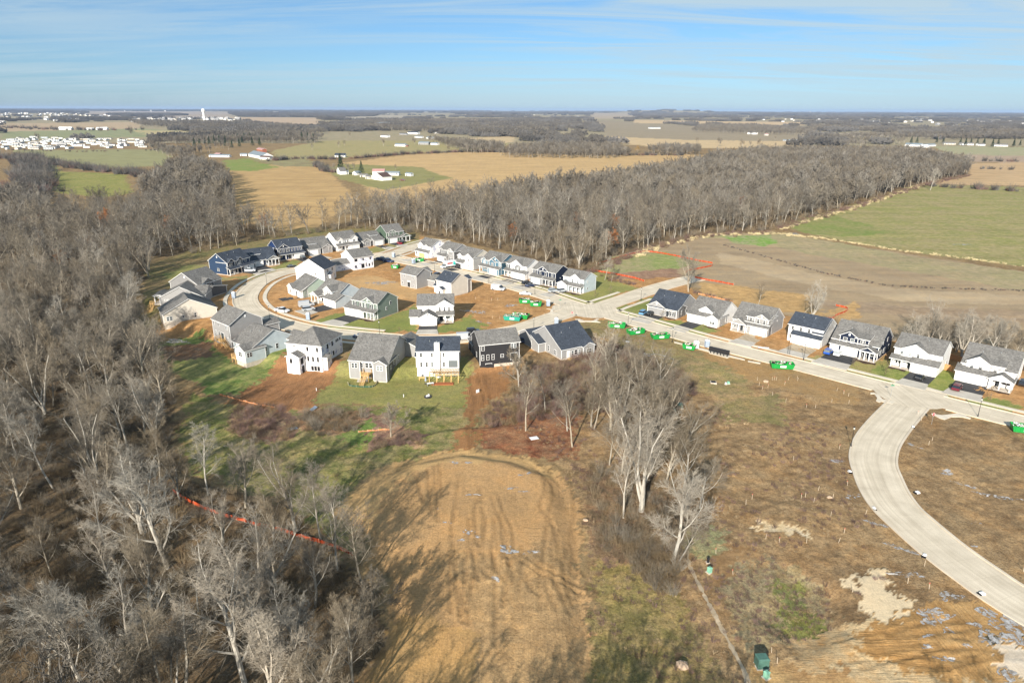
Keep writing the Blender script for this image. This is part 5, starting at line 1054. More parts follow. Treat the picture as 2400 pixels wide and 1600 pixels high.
# trees that stand out, each at its own place
SPEC = [ # px of base, height, mesh, label
 (c5(1130,418), 15.5, 0, 'bare tree over red leaf litter, left of the central thicket trees', (0,0)),
 (c5(1417,512), 17.0, 2, 'straight slender bare tree between the leaning grove and the left thicket tree', (0,0)),
 (c5(1835,905), 23.0, 4, 'largest pale multi-stemmed bare tree at the centre right, forking from one base', (0,0)),
 (c5(1725,940), 16.0, 1, 'pale tree leaning left in front of the big multi-stemmed one', (-.04,-.10)),
 (c5(2035,1195), 19.5, 3, 'pale bare tree with a low right-hand limb beside the footpath', (0,.05)),
 (c5(2070,1205), 11.0, 5, 'thin stem leaning right beside the footpath tree', (0,.22)),
 (c5(1690,480), 18.5, 7, 'wide grey bare tree at the back of the central grove', (0,0)),
 (c5(1860,420), 17.0, 6, 'grey bare tree at the right back of the central grove', (0,.05)),
 (c5(1900,640), 18.0, 2, 'bare tree behind the big multi-stemmed one', (0,.04)),
 (c5(1545,410), 13.0, 5, 'thin bare tree between two taller ones of the central grove', (0,0)),
 (c5(1250,300), 13.0, 1, 'bare tree at the upper edge of the left thicket', (0,0)),
 (c5(1640,620), 14.0, 5, 'slim bare tree in the left part of the central grove', (0,-.06)),
 (c5(305,455), 10.0, 8, 'small round bare tree alone on the green slope behind the houses', (0,0)),
 (z3(1232,722), 20.0, 6, 'tall bare tree alone at the end of the side street', (0,0)),
 (z3(1868,842), 9.5, 5, 'thin bare tree behind the grey two-storey house', (0,0)),
 (z4(200,585), 15.0, 4, 'pale tree at the orange fence corner behind the white house', (0,.03)),
 (z4(100,560), 9.0, 5, 'leaning dark tree left of the orange fence corner', (0,.5)),
 (z4(1180,830), 12.5, 3, 'dark-stemmed spreading tree left of the four behind the white houses', (0,-.15)),
 (z4(1275,850), 17.0, 4, 'tallest forked tree behind the two white houses', (0,0)),
 (z4(1585,930), 15.5, 4, 'pale forked tree behind the gap between the two white houses', (0,0)),
 (z4(1640,900), 13.0, 3, 'spreading tree right of the gap between the white houses', (0,.05)),
 (z4(1840,905), 13.5, 6, 'round pale tree behind the right-edge white house', (0,0)),
 (z4(2030,960), 11.0, 5, 'slim tree near the right edge of the picture', (0,.1)),
 (z3(460,612), 11.0, 5, 'slim pale tree by the left end of the orange fence', (0,.05)),
 (z3(520,630), 6.5, 5, 'short thin tree on the lawn edge by the orange fence', (0,0)),
 (G(1740,540), 19.0, 3, 'broad pale tree at the corner of the green field', (0,0)),
 (G(2180,446), 22.0, 0, 'pale leaning tree at the forest edge by the far tan field', (0,.12)),
 (c4(1025,862), 23.0, 3, 'tall crooked pale tree at the left, its fork high above the orange fence', (0,-.12)),
 (c4(1500,1575), 23.0, 3, 'big white-limbed tree crossing the orange fence at lower left', (0,-.06)),
 (c4(1545,1230), 20.0, 4, 'broad white-limbed tree right behind the biggest lower-left one', (0,.03)),
 (c4(745,1575), 18.0, 4, 'white forked tree at the bottom left', (0,.04)),
 (c4(500,1575), 17.0, 6, 'low white-limbed tree leaning left at the bottom left corner', (0,-.25)),
 (c4(1850,1575), 16.0, 3, 'pale tree at the bottom with fine grey crown, left of the dirt pad', (0,-.04)),
 (c4(1960,1570), 14.0, 1, 'leaning bare tree closest to the dirt pad at the bottom', (0,.35)),
 (c4(1080,1580), 12.0, 5, 'small bare tree at the bottom between two white-limbed ones', (0,0)),
 (c4(640,720), 15.0, 0, 'slim pale tree left of the orange fence', (0,-.06)),
 (c4(325,920), 11.0, 5, 'small crooked tree in the brown clearing at the left', (0,-.1)),
 (c4(325,380), 17.0, 0, 'bent pale tree above the brown clearing', (0,-.3)),
 (c4(100,200), 16.0, 2, 'thin pale leaning tree at the left edge', (0,-.15)),
 (c4(2220,960), 15.0, 5, 'thin bare tree at the end of the orange fence', (0,0)),
 (c4(2280,1180), 10.0, 8, 'bushy bare tree against the dirt pad edge', (0,0)),
 (c4(1690,760), 13.0, 6, 'fine grey tree beside the orange fence', (0,0)),
 (c4(1500,500), 15.0, 6, 'wide-crowned tree with ochre limbs above the orange fence', (0,0)),
 (G(1430,1010), 18.0, 6, 'grey spreading tree in the heart of the central grove', (0,0)),
 (G(1390,930), 15.0, 3, 'grey tree at the upper middle of the central grove', (0,0)),
 (G(1480,900), 15.0, 6, 'fine-crowned grey tree at the top right of the central grove', (0,0)),
 (G(1330,1010), 14.0, 1, 'slim grey tree left of the central grove heart', (0,0)),
 (G(1500,1060), 17.0, 3, 'grey tree just left of the big multi-stemmed one', (0,0)),
 (G(1600,1150), 14.0, 3, 'short spreading grey tree at the right flank of the central grove', (0,0)),
 (G(1215,905), 12.0, 8, 'bushy brown-grey tree at the left end of the upper thicket', (0,0)),
 (G(1525,1110), 18.0, 11, 'dense grey tree touching the left side of the big multi-stemmed one', (0,-.03)),
 (G(1590,1080), 16.0, 13, 'dense grey tree half hidden right of the big multi-stemmed one', (0,.05)),
 (G(1450,960), 17.0, 12, 'many-stemmed grey tree in the upper middle of the central grove', (0,0)),
 (G(1520,1000), 18.0, 13, 'wide grey tree in the right middle of the central grove', (0,0)),
 (G(1385,1000), 15.0, 11, 'wide grey tree left of the central grove heart tree', (0,0)),
 (G(1640,1190), 13.0, 11, 'wide grey tree farthest right in the central grove', (0,.06)),
 (G(1500,950), 16.0, 7, 'many-stemmed grey tree above the wide one in the central grove', (0,0)),
 (G(1560,1000), 16.0, 6, 'dense grey tree behind the right limbs of the big multi-stemmed one', (0,.04)),
 (G(1455,1110), 15.0, 6, 'dense grey tree at the lower left of the central grove', (0,-.05)),
 (G(1540,930), 16.0, 3, 'dense grey tree at the far right back of the central grove', (0,0)),
 (G(1420,860), 13.0, 8, 'round grey tree next to the pale slate-roofed house', (0,0)),
 (G(1560,1130), 15.0, 6, 'dense grey tree between the big multi-stemmed one and the path tree', (0,0)),
 (z4(1100,900), 12.0, 8, 'dark round tree farthest left behind the white houses', (0,0)),
 (z4(1340,900), 14.0, 6, 'dark wide tree behind the roof of the porch house', (0,0)),
 (z4(1530,880), 14.0, 6, 'dark wide tree left of the pale forked gap tree', (0,0)),
 (z4(1700,880), 13.0, 6, 'dark wide tree above the last white house', (0,0)),
 (z4(1900,900), 12.5, 8, 'dark round tree right of the round pale one', (0,0)),
 (z4(2100,960), 11.0, 6, 'dark wide tree at the right picture edge', (0,0)),
 (z4(1420,880), 12.0, 6, 'dark fine-crowned tree between the tallest and the gap trees', (0,0)),
 (z4(1740,900), 13.0, 3, 'dark fine-crowned tree before the round pale one', (0,0)),
 (z4(1960,930), 12.0, 6, 'fine-crowned tree behind the roof of the last white house', (0,0)),
]
NTREE = 0; taken = []
for p, H_, v, lab, ln in SPEC:
    tree(v, (p.x, p.y, gz(p.x, p.y)), H_, rt.uniform(0, 6.28) if ln == (0, 0) else 0, lab, None, ln, pale='pale' in lab or 'white' in lab); taken.append((p.x, p.y)); NTREE += 1
TK = np.array(taken)
def away(X, Y, r=4.5):
    k = np.ones(X.shape, bool)
    for a, b in TK: k &= np.hypot(X-a, Y-b) > r
    return k
# two loose clearings inside the near wood
CLR = [P((60,1080),(160,1040),(200,1130),(130,1300),(60,1300)), P((400,1330),(470,1290),(560,1400),(430,1430))]
near_ok = lambda X, Y: clear(X, Y) & away(X, Y) & ~inside(X, Y, CLR[0]) & ~inside(X, Y, CLR[1])
X, Y = jgrid(F1W, 8.3, 1, near_ok, 165)
sel = Y > 36; X, Y = X[sel], Y[sel]
X2, Y2 = jgrid(F1W, 7.0, 12, near_ok, 235, miny=165); X, Y = np.concatenate([X, X2]), np.concatenate([Y, Y2])
X2, Y2 = jgrid([(40,24),(56,24),(56,40),(40,42)], 8.0, 14); X, Y = np.concatenate([X, X2]), np.concatenate([Y, Y2])
# the shade on the bottom of the frame falls from trees standing towards and behind the camera
cand = [(x, y, 'F1') for x, y in zip(X, Y)]
X3, Y3 = jgrid(F3W, 7.8, 2, lambda X, Y: clear(X, Y) & away(X, Y), 1200)
cand3 = [(x, y, 'F3') for x, y in zip(X3, Y3)]
XL, YL = jgrid(F1W, 6.6, 3, near_ok, 800, miny=235)
cand3 += [(x, y, 'F1') for x, y in zip(XL, YL)]
def in_view(x, y, z=8):
    v = CM.transposed() @ Vector((x, y, z-CH)); return v.z < 0 and abs(v.x/-v.z) < .79 and abs(v.y/-v.z) < .56
seen = sorted([c for c in cand+cand3 if in_view(c[0], c[1], 12) or in_view(c[0], c[1], 1)], key=lambda c: math.hypot(c[0], c[1]))
rest = [c for c in cand+cand3 if c not in set(seen)] if False else []
budget = 300-NTREE
keep_i = seen[:budget]; rest = seen[budget:]+[c for c in cand if not (in_view(c[0], c[1], 12) or in_view(c[0], c[1], 1))]
def zone(x, y):
    if y < 100: return 'at the bottom left of the picture'
    if y < 135: return 'round the orange fence in the left wood'
    if y < 175: return 'in the left wood level with the muddy slope'
    if y < 240: return 'in the left wood beside the backs of the houses'
    return 'in the wood behind the far houses'
for x, y, k in keep_i:
    v = rt.choice([0, 1, 2, 10, 3, 4, 5, 6, 8, 7, 11, 12, 13, 3, 11]); h0 = TREE_MESH[v][2]; H_ = h0*rt.uniform(.62, 1.02)
    size = 'tall' if H_ > 17 else 'middle-sized' if H_ > 12 else 'short'; form = {'forest': 'upright', 'spread': 'spreading', 'multi': 'many-stemmed', 'small': 'round-crowned'}[TREE_MESH[v][3]]
    lab = f'{size} {form} bare grey tree {zone(x, y)}'
    pl_ = rt.random() < .2; lab = lab.replace('bare grey tree', 'bare whitish tree') if pl_ else lab
    tree(v, (x, y, gz(x, y)), H_, rt.uniform(0, 6.28), lab, lab.replace(' tree ', ' trees '), (rt.gauss(0, .05), rt.gauss(0, .05)), pale=pl_)
rx = np.array([[x, y, gz(x, y)] for x, y, _ in rest]); rs_ = np.random.RandomState(4)
d_ = np.hypot(rx[:, 0], rx[:, 1]); nr = d_ < 560
scatter('woodland', rx[nr], np.clip(rs_.normal(.8, .16, nr.sum()), .4, 1.15), MID, 'dense bare brown winter wood behind and left of the houses', 'wood', 1)
scatter('woodland', rx[~nr], np.clip(rs_.normal(.85, .13, (~nr).sum())+.25*fbm(rx[~nr, 0]/60, rx[~nr, 1]/60, 4), .45, 1.2), LOW, 'far part of the bare winter wood running to the right', 'wood', 2)
# undergrowth
X, Y = jgrid(F1W, 2.7, 5, lambda X, Y: clear(X, Y, 9) , 235); s_ = (Y > 50) & (fbm(X*.08, Y*.08, 3) > -.34); X, Y = X[s_], Y[s_]
scatter('undergrowth', [(x, y, gz(x, y)) for x, y in zip(X, Y)], rs_.uniform(.35, .95, len(X)), BRUSH, 'brown brush and saplings on the floor of the left wood', 'undergrowth', 3, .2)
X, Y = jgrid(F3W, 5.0, 6, lambda X, Y: clear(X, Y, 9), 620)
scatter('undergrowth', [(x, y, gz(x, y)) for x, y in zip(X, Y)], rs_.uniform(.6, 1.3, len(X)), BRUSH, 'brown brush under the wood behind the far houses', 'undergrowth', 4, .2)
def edge_pts(Pp, step, spread, seed):
    rs = np.random.RandomState(seed); out = []
    for (ax, ay), (bx, by) in zip(Pp[:-1], Pp[1:]):
        n = max(1, int(math.hypot(bx-ax, by-ay)/step))
        for i in range(n):
            t = rs.rand(); out.append((ax+(bx-ax)*t+rs.normal(0, spread), ay+(by-ay)*t+rs.normal(0, spread)))
    return out
E_ = edge_pts(P((1395,645),(1450,608),(1560,572),(1660,552),(1800,545),(1900,514),(2000,486),(2160,436),(2270,412)), 1.6, 2.2, 7)
scatter('undergrowth', [(x, y, gz(x, y)) for x, y in E_], rs_.uniform(.6, 1.1, len(E_)), BRUSHP, 'reddish brush fringe along the edge of the wood by the fields', 'undergrowth', 5, .2)
def thicket(Pl, cell, sc, coll, label, seed, name='thicket', cat='thicket', tilt=.2):
    X, Y = jgrid(Pl, cell, seed, lambda X, Y: clear(X, Y, 8, 6))
    if len(X): return scatter(name, [(x, y, gz(x, y)) for x, y in zip(X, Y)], rs_.uniform(sc[0], sc[1], len(X)), coll, label, cat, seed, tilt)
thicket(P((1200,900),(1250,860),(1330,850),(1400,800),(1500,830),(1560,870),(1640,900),(1600,960),(1500,1000),(1400,960),(1340,960),(1300,985),(1180,985)), 2.0, (.5,1.1), BRUSHP, 'purple-brown thicket at the foot of the central grove', 21)
thicket(P((1130,960),(1190,900),(1200,960),(1140,1010)), 1.8, (.3,.8), BRUSHP, 'low reddish thicket left of the central grove', 22)
thicket(P((1370,1090),(1480,1110),(1640,1160),(1620,1290),(1560,1390),(1480,1330),(1390,1290)), 2.0, (.3,.85), BRUSH, 'brown tangle of brush under the big pale trees', 23)
thicket(P((1440,1260),(1560,1270),(1590,1360),(1570,1410),(1510,1370)), 1.2, (.35,.7), BRUSH, 'heap of fallen grey branches below the big pale trees', 24)
thicket(P((540,940),(640,925),(700,975),(690,1005),(600,1020),(530,985)), 1.7, (.35,.8), BRUSHP, 'grey-brown bramble patch below the muddy lot', 25)
thicket(P((700,945),(860,940),(850,985),(760,1000),(700,990)), 1.7, (.3,.75), BRUSH, 'rust-brown bramble patch behind the lawn edge', 26)
thicket(P((850,1010),(985,1000),(985,1040),(870,1050)), 1.6, (.3,.7), BRUSHP, 'purple bramble round the small round tree', 27)
thicket(P((560,1040),(760,1060),(800,1130),(790,1180),(700,1120)), 3.2, (.2,.5), BRUSH, 'scattered dry brush on the green slope', 28)
thicket(Z(3,(1290,720),(1600,800),(1700,860),(1650,830),(1400,760),(1280,740)), 1.8, (.4,.8), BRUSHP, 'brush line behind the grey-roofed white house', 29)
thicket(Z(4,(240,600),(900,720),(980,760),(960,800),(560,690),(280,640)), 2.0, (.6,1.3), BRUSH, 'brush line behind the navy house', 30)
thicket(Z(4,(960,760),(1250,760),(1700,880),(2160,930),(2160,1060),(1700,900),(1300,800)), 2.2, (.7,1.5), BRUSH, 'brush line behind the two white houses at the right', 31)
thicket(Z(3,(470,590),(740,640),(760,670),(480,620)), 1.6, (.3,.6), BRUSHP, 'brush along the orange fence beside the pale blue-white house', 32)
# coarse weeds and tussocks over the rough ground in front
X, Y = jgrid(P((1200,1000),(1660,960),(1960,1000),(2000,1150),(2200,1330),(2000,1400),(1990,1330),(1700,1700),(1380,1700),(1380,1300),(1300,1060)), 1.35, 41, lambda X, Y: clear(X, Y, 9, 6))
s_ = fbm(X*.15, Y*.15, 19) > .0; X, Y = X[s_], Y[s_]
scatter('weeds', [(x, y, gz(x, y)) for x, y in zip(X, Y)], rs_.uniform(.5, 1.1, len(X)), WEED, 'dry weeds on the rough ground right of the dirt pad', 'weeds', 41, .3)
X, Y = jgrid(P((1390,1330),(1500,1300),(1560,1380),(1640,1480),(1720,1700),(1380,1700)), 1.3, 42); X2, Y2 = jgrid(P((450,950),(700,1000),(860,1020),(1000,1040),(860,1110),(800,1190),(700,1180),(480,1070)), 1.3, 43)
X = np.concatenate([X, X2]); Y = np.concatenate([Y, Y2]); s_ = fbm(X*.3, Y*.3, 29) > .08; X, Y = X[s_], Y[s_]
scatter('tussock_grass', [(x, y, gz(x, y)) for x, y in zip(X, Y)], rs_.uniform(.25, .5, len(X)), GRASS, 'yellow-green tussock grass at the bottom and on the slope', 'grass', 42, .3)
X, Y = jgrid(P((1680,1380),(1800,1300),(1960,1390),(1960,1460),(1830,1510),(1740,1500)), 1.0, 44)
scatter('weeds', [(x, y, gz(x, y)) for x, y in zip(X, Y)], rs_.uniform(.35, .9, len(X)), WEED, 'dense dry weeds in the hollow at the lower right', 'weeds', 44, .3)
X, Y = jgrid(P((1390,1320),(1500,1300),(1560,1380),(1640,1480),(1720,1700),(1380,1700)), 2.6, 47); s_ = fbm(X*.2, Y*.2, 39) > .02; X, Y = X[s_], Y[s_]
scatter('weeds', [(x, y, gz(x, y)) for x, y in zip(X, Y)], rs_.uniform(.10, .26, len(X)), BRUSHP, 'dark low brush among the tussocks at the bottom', 'weeds', 47, .3)
X, Y = jgrid([(-34,24),(22,24),(24,39.5),(-34,39.5)], 4.4, 48)
scatter('woodland', [(x, y, gz(x, y)) for x, y in zip(X, Y)], rs_.uniform(.9, 1.02, len(X)), MID, 'bare trees standing just below the picture, casting shadows on the dirt', 'wood', 48)
# street and lawn saplings
for p, H_ in ((z3(985,975),4.5),(z3(1350,1075),3.5),(z4(590,1010),4),(z4(880,1090),4.5),(z4(1850,1320),4.5),(z3(375,770),3.5),(z3(505,740),4),(z1(1395,470),6),(z1(1385,1040),4),(z2(1350,650),3),(z2(410,330),3),(z1(855,680),4),(z2(540,1110),3)):
    tree(9, (p.x, p.y, 0.0), H_, rt.uniform(0, 6), 'young leafless street tree staked on a lawn', 'young lawn trees', name='young_tree', cat='young tree')
# ---------------------------------------------------------------- vehicles
def oriented(pos, deg, name, label, cat, group=None, z=.06, sc=1.0):
    e = empty(name, (pos.x, pos.y, z), R(deg), label, cat, group); return e
def frustum(mb, x0, x1, w0, z0, X0, X1, w1, z1, m=0, top=None):
    mb.hexa([(x0,-w0,z0),(x1,-w0,z0),(x1,w0,z0),(x0,w0,z0),(X0,-w1,z1),(X1,-w1,z1),(X1,w1,z1),(X0,w1,z1)], m, top)
def wheels(root, xs, w, r=.34):
    for x in xs:
        for s in (-1, 1):
            t = MB(); t.tube((x, s*(w-.24), r), (x, s*(w+.01), r), r, r, 12); wh = t.build('wheel', M['tire'], root)
            h = MB(); h.tube((x, s*(w-.02), r), (x, s*(w+.03), r), r*.6, r*.6, 10); h.build('rim', M['galv'], wh)
def car(pos, deg, kind, colr, label, z=.06):
    root = oriented(pos, deg, {'truck': 'box_truck'}.get(kind, {'pickup': 'pickup_truck', 'van': 'van'}.get(kind, 'parked_car')), label, {'pickup': 'pickup truck', 'van': 'van', 'truck': 'truck'}.get(kind, 'car'), None, z); m = M['c_'+colr]; g = M['glass']
    Lc, W, hb, ht = dict(sedan=(4.7,.90,.92,1.42), suv=(4.7,.95,1.02,1.72), pickup=(5.7,1.0,1.08,1.85), van=(5.8,1.02,1.2,2.3), truck=(7.8,1.2,1.2,3.3))[kind]
    h = Lc/2; b = MB()
    # body as a run of cross-sections: tail, boot, cabin line, bonnet, nose
    if kind != 'truck':
        st = [(-h,.45,hb-.22,W*.86),(-h+.12,.32,hb-.04,W*.96),(-h+1.0,.28,hb,W),(.6,.28,hb,W),(h-1.2,.28,hb-.02,W),(h-.35,.30,hb-.14,W*.95),(h,.42,hb-.34,W*.82)]
        if kind == 'van': st[-2] = (h-.35,.3,hb-.02,W*.95)
    else: st = [(1.9,.5,1.25,1.0),(2.9,.4,1.25,1.0),(3.6,.4,1.1,.98),(3.9,.5,.9,.9)]
    n0 = len(b.v)
    for x, za, zb, w_ in st: b.v += [(x,-w_,za),(x,-w_,(za+zb)/2+.05),(x,-w_*.93,zb),(x,w_*.93,zb),(x,w_,(za+zb)/2+.05),(x,w_,za)]
    for i in range(len(st)-1):
        for j in range(6):
            a = n0+i*6+j; c_ = n0+i*6+(j+1) % 6; b.f.append((a, a+6, c_+6, c_)); b.m.append(0)
    b.f.append(tuple(n0+j for j in range(6))); b.f.append(tuple(n0+(len(st)-1)*6+5-j for j in range(6))); b.m += [0, 0]
    b.build('body', m, root)
    cb_ = {'sedan': (-h+.7, h-1.35, -h+1.45, h-2.15), 'suv': (-h+.1, h-1.25, -h+.35, h-1.95), 'pickup': (-.9, h-1.35, -.7, h-2.1), 'van': (-h+.05, h-.75, -h+.15, h-1.7), 'truck': (1.9, 3.1, 1.9, 2.6)}[kind]
    hz_ = ht if kind != 'truck' else 2.15; wb = W*.92 if kind != 'truck' else .97
    c = MB(); frustum(c, cb_[0], cb_[1], wb, (hb if kind != 'truck' else 1.25)-.03, cb_[2], cb_[3], wb*.82, hz_-.07); c.build('windows', g, root)
    rf = MB(); frustum(rf, cb_[2]-.04, cb_[3]+.04, wb*.84, hz_-.08, cb_[2]+.1, cb_[3]-.06, wb*.74, hz_); rf.build('car_roof', m, root)
    if kind in ('van',):
        p = MB(); 
        frustum(p, -h+.04, .9, wb*1.005, hb-.02, -h+.13, .9, wb*.85, hz_-.05); p.build('side_panels', m, root)
    if kind == 'pickup':
        p = MB(); p.box(-h+.2, -1.0, -W*.8, W*.8, hb-.02, hb+.012); p.build('bed', M['black'], root)
        for s in (-1, 1):
            q = MB(); q.box(-h+.05, -.95, s*W*.93-.06, s*W*.93+.06, hb-.1, hb+.16); q.build('bed_side', m, root)
        q = MB(); q.box(-h, -h+.1, -W*.9, W*.9, hb-.1, hb+.16); q.build('tailgate', m, root)
    if kind == 'truck':
        p = MB(); p.box(-3.9, 1.75, -1.2, 1.2, .95, 3.3); p.build('cargo_box', M['c_white'], root)
        for s in (-1, 1):
            q = MB(); y = s*1.2; a, c2 = (y, y+s*.02); q.box(-1.6, 1.2, min(a, c2), max(a, c2), 1.95, 2.6); q.build('red_stripe', M['c_red'], root)
            q = MB(); q.box(-3.6, -1.9, min(a, c2), max(a, c2), 1.3, 3.0); q.build('teal_panel', M['c_teal'], root)
        q = MB(); q.box(.6, 2.6, -.8, .8, 2.55, 3.2); q.build('cab_overhang', M['c_white'], root)
        q = MB(); q.box(-3.8, 3.2, -.5, .5, .45, .95); q.build('chassis', M['black'], root)
    for s in (-1, 1):
        q = MB(); x = h-.12 if kind != 'truck' else 3.82; q.box(x-.06, x+.02, s*W*.62-.16, s*W*.62+.16, hb-.42, hb-.26); q.build('headlight', M['lamp'], root)
    wheels(root, (-h+.95, h-.95) if kind != 'truck' else (-2.4, 3.0), W if kind != 'truck' else 1.1, .34 if kind in ('sedan',) else .4)
    return root
car(z1(1115,535), 10, 'pickup', 'white', 'white pickup truck parked by the steel-blue house at the end of its row')
car(z1(1262,472), 150, 'pickup', 'silver', 'silver pickup truck on the drive of the navy one-storey house')
car(z1(1505,497), 30, 'sedan', 'black', 'dark car in the street where the loop begins', .03)
car(z1(1607,415), -48, 'suv', 'black', 'black car on the drive of the deep blue house')
car(z1(1418,905), -22, 'pickup', 'white', 'white pickup truck standing in the bend of the loop street', .03)
car(z1(1660,892), 30, 'suv', 'silver', 'silver car on the black drive of the farmhouse with two gables')
car(z1(1640,855), 30, 'van', 'silver', 'silver work van behind the silver car on the same drive')
car(z2(175,1143), -5, 'sedan', 'navy', 'dark blue car in the shade on the loop street', .03)
car(z2(372,432), -20, 'pickup', 'navy', 'dark blue pickup truck by the wrapped house shell', .03)
car(z2(430,448), -24, 'pickup', 'navy', 'second dark blue pickup truck with a white cover behind it', .03)
car(z2(535,282), -60, 'sedan', 'red', 'red car on the drive of the sage green house')
car(z2(560,268), -60, 'sedan', 'black', 'black car behind the red car')
car(z2(985,500), 214, 'truck', 'white', 'white moving box truck with a red stripe and a teal panel')
car(z2(1440,705), -25, 'van', 'white', 'white work van with a ladder rack and an orange tail', .03)
car(z2(1692,748), -8, 'sedan', 'white', 'white car driving down the street', .03)
car(z2(1705,652), 35, 'suv', 'black', 'black suv on the drive of the dark navy house')
car(z2(1738,672), 35, 'sedan', 'navy', 'dark blue car next to the black suv')
car(z2(1950,722), 30, 'suv', 'silver', 'silver car left of its twin before the pale blue-white house')
car(z2(2027,722), 30, 'suv', 'silver', 'silver car right of its twin before the pale blue-white house')
car(z2(1212,1095), 15, 'suv', 'black', 'black car parked on the loop street above the silver van', .03)
car(z2(1137,1155), 12, 'van', 'silver', 'silver van on the loop street beside the chimney house', .03)
car(z2(1668,1178), 80, 'suv', 'navy', 'dark blue car in the shade of the slate-roofed house')
car(z3(815,925), 55, 'suv', 'lblue', 'light blue suv on the drive of the corner house')
car(z3(885,930), 40, 'sedan', 'black', 'black car beside the light blue suv')
car(z4(358,895), 50, 'suv', 'blue', 'bright blue car on the drive of the navy house')
car(z4(452,910), 45, 'suv', 'white', 'white suv on the drive of the navy house')
car(z4(1203,1130), 42, 'sedan', 'black', 'black car on the drive of the white house with a left porch')
car(z4(1538,1225), 46, 'suv', 'maroon', 'maroon suv on the drive of the last white house on the right')
car(z2(885,575), 60, 'suv', 'navy', 'dark blue car between the grey and the cream inner houses')
car(G(2396,902), 50, 'suv', 'black', 'black car at the right edge of the picture')
# ---------------------------------------------------------------- site things
def dumpster(pos, deg, colr, label, seed, L_=5.6):
    root = oriented(pos, deg, 'dumpster', label, 'dumpster', 'builders\' dumpsters along the streets', .05); m = M[colr]; rnd = random.Random(seed); h = L_/2; W = 1.2; H_ = 1.5; b = MB()
    sl = .35
    for s in (-1, 1): b.hexa([(-h+sl, s*W-.04, .15), (h-sl, s*W-.04, .15), (h-sl, s*W+.04, .15), (-h+sl, s*W+.04, .15), (-h, s*W-.04, H_), (h, s*W-.04, H_), (h, s*W+.04, H_), (-h, s*W+.04, H_)])
    for s in (-1, 1): b.hexa([(s*(h-sl)-.04, -W, .15), (s*(h-sl)+.04, -W, .15), (s*(h-sl)+.04, W, .15), (s*(h-sl)-.04, W, .15), (s*h-.04, -W, H_), (s*h+.04, -W, H_), (s*h+.04, W, H_), (s*h-.04, W, H_)])
    b.box(-h+sl, h-sl, -W, W, .12, .2); b.build('bin_body', m, root)
    rb = MB()
    for s in (-1, 1):
        y = s*(W+.08)
        for i in range(6):
            x = -h+.7+i*(L_-1.4)/5; rb.box(x-.06, x+.06, min(y-s*.05, y+s*.05), max(y-s*.05, y+s*.05), .2, H_-.05)
        rb.box(-h-.03, h+.03, min(y-.07, y+.07), max(y-.07, y+.07), H_-.06, H_+.07)
    for s in (-1, 1): rb.box(s*h-.08, s*h+.08, -W, W, H_-.06, H_+.06)
    rb.build('ribs', m, root)
    for s in (-1, 1):
        q = MB(); y = s*(W+.14); q.box(-.7, .9, min(y-.01, y+.01), max(y-.01, y+.01), .55, 1.15); q.build('name_plate', M['toiletw'], root)
    d = MB()
    for i in range(46):
        x, y = rnd.uniform(-h+.4, h-.4), rnd.uniform(-W+.25, W-.25); z = rnd.uniform(.9, 1.55)+.25*(1-abs(x)/h); a = rnd.uniform(0, 3.1); l, w_, t = rnd.uniform(.2, .9), rnd.uniform(.1, .4), rnd.uniform(.05, .3)
        ca, sa = math.cos(a), math.sin(a); P_ = [(x+ca*u-sa*v, y+sa*u+ca*v, z+k+u*rnd.uniform(-.3, .3)) for k in (0, t) for u, v in ((-l/2, -w_/2), (l/2, -w_/2), (l/2, w_/2), (-l/2, w_/2))]; d.hexa(P_, 0 if rnd.random() < .5 else rnd.choice((1, 2)))
    d.build('debris', [M['debris'], M['bag'], M['dark']], root)
DL = [(z2(500,505),-15,'green_bin','short green dumpster on the mud by the wrapped house shell',3.6),(z2(705,442),12,'green_bin','green dumpster beside the farthest portable toilet',5.6),(z2(1683,822),-2,'green_bin','green dumpster heaped with grey rubble left of the pair by the street',4.2),
      (z2(1785,850),-4,'green_bin','green dumpster heaped with timber right of the pair by the street',4.4),(z2(1650,962),-20,'green_bin','dark green dumpster with white sacks behind the teal one',5.8),(z2(1572,980),-12,'teal_bin','teal dumpster on the inner block mud',6.0),
      (z3(568,1048),-8,'green_bin','green dumpster nearest the street corner, filled level with white waste',5.8),(z3(742,1105),22,'green_bin','green dumpster with pink and purple waste on the weedy lot',5.8),(z3(965,1148),12,'green_bin','green dumpster with a round white sack on the weedy lot',5.8),
      (z3(1238,1245),-28,'green_bin','small green dumpster next to the teal-white toilet',4.0),(z3(2085,1420),-8,'green_bin','green dumpster alone on the mud beside the long street',6.4),(G(2402,1012),-20,'green_bin','green dumpster cut by the right edge of the picture',5.8)]
for i_, (p, a, c_, lb, L_) in enumerate(DL): dumpster(p, a, c_, lb, i_, L_)
def toilet(pos, deg, label, colr='toilet'):
    root = oriented(pos, deg, 'portable_toilet', label, 'portable toilet', 'portable toilets on the building site', .04); b = MB(); b.box(-.58, .58, -.58, .58, .12, 2.15); b.build('cabin', M[colr], root)
    for sx in (-1, 1):
        for sy in (-1, 1):
            q = MB(); q.box(sx*.58-.06, sx*.58+.06, sy*.58-.06, sy*.58+.06, .1, 2.2); q.build('corner_post', M[colr], root)
    r = MB(); frustum(r, -.66, .66, .66, 2.15, -.42, .42, .42, 2.5); r.build('roof', M['toiletw'], root)
    dd = MB(); dd.box(-.42, .42, -.62, -.575, .2, 2.0); dd.build('door', M[colr], root); bb = MB(); bb.box(-.66, .66, -.66, .66, 0, .12); bb.build('base_skid', M['black'], root)
    vv = MB(); vv.tube((.4, .4, 2.2), (.4, .4, 2.8), .06, .06, 6); vv.build('vent_pipe', M['black'], root)
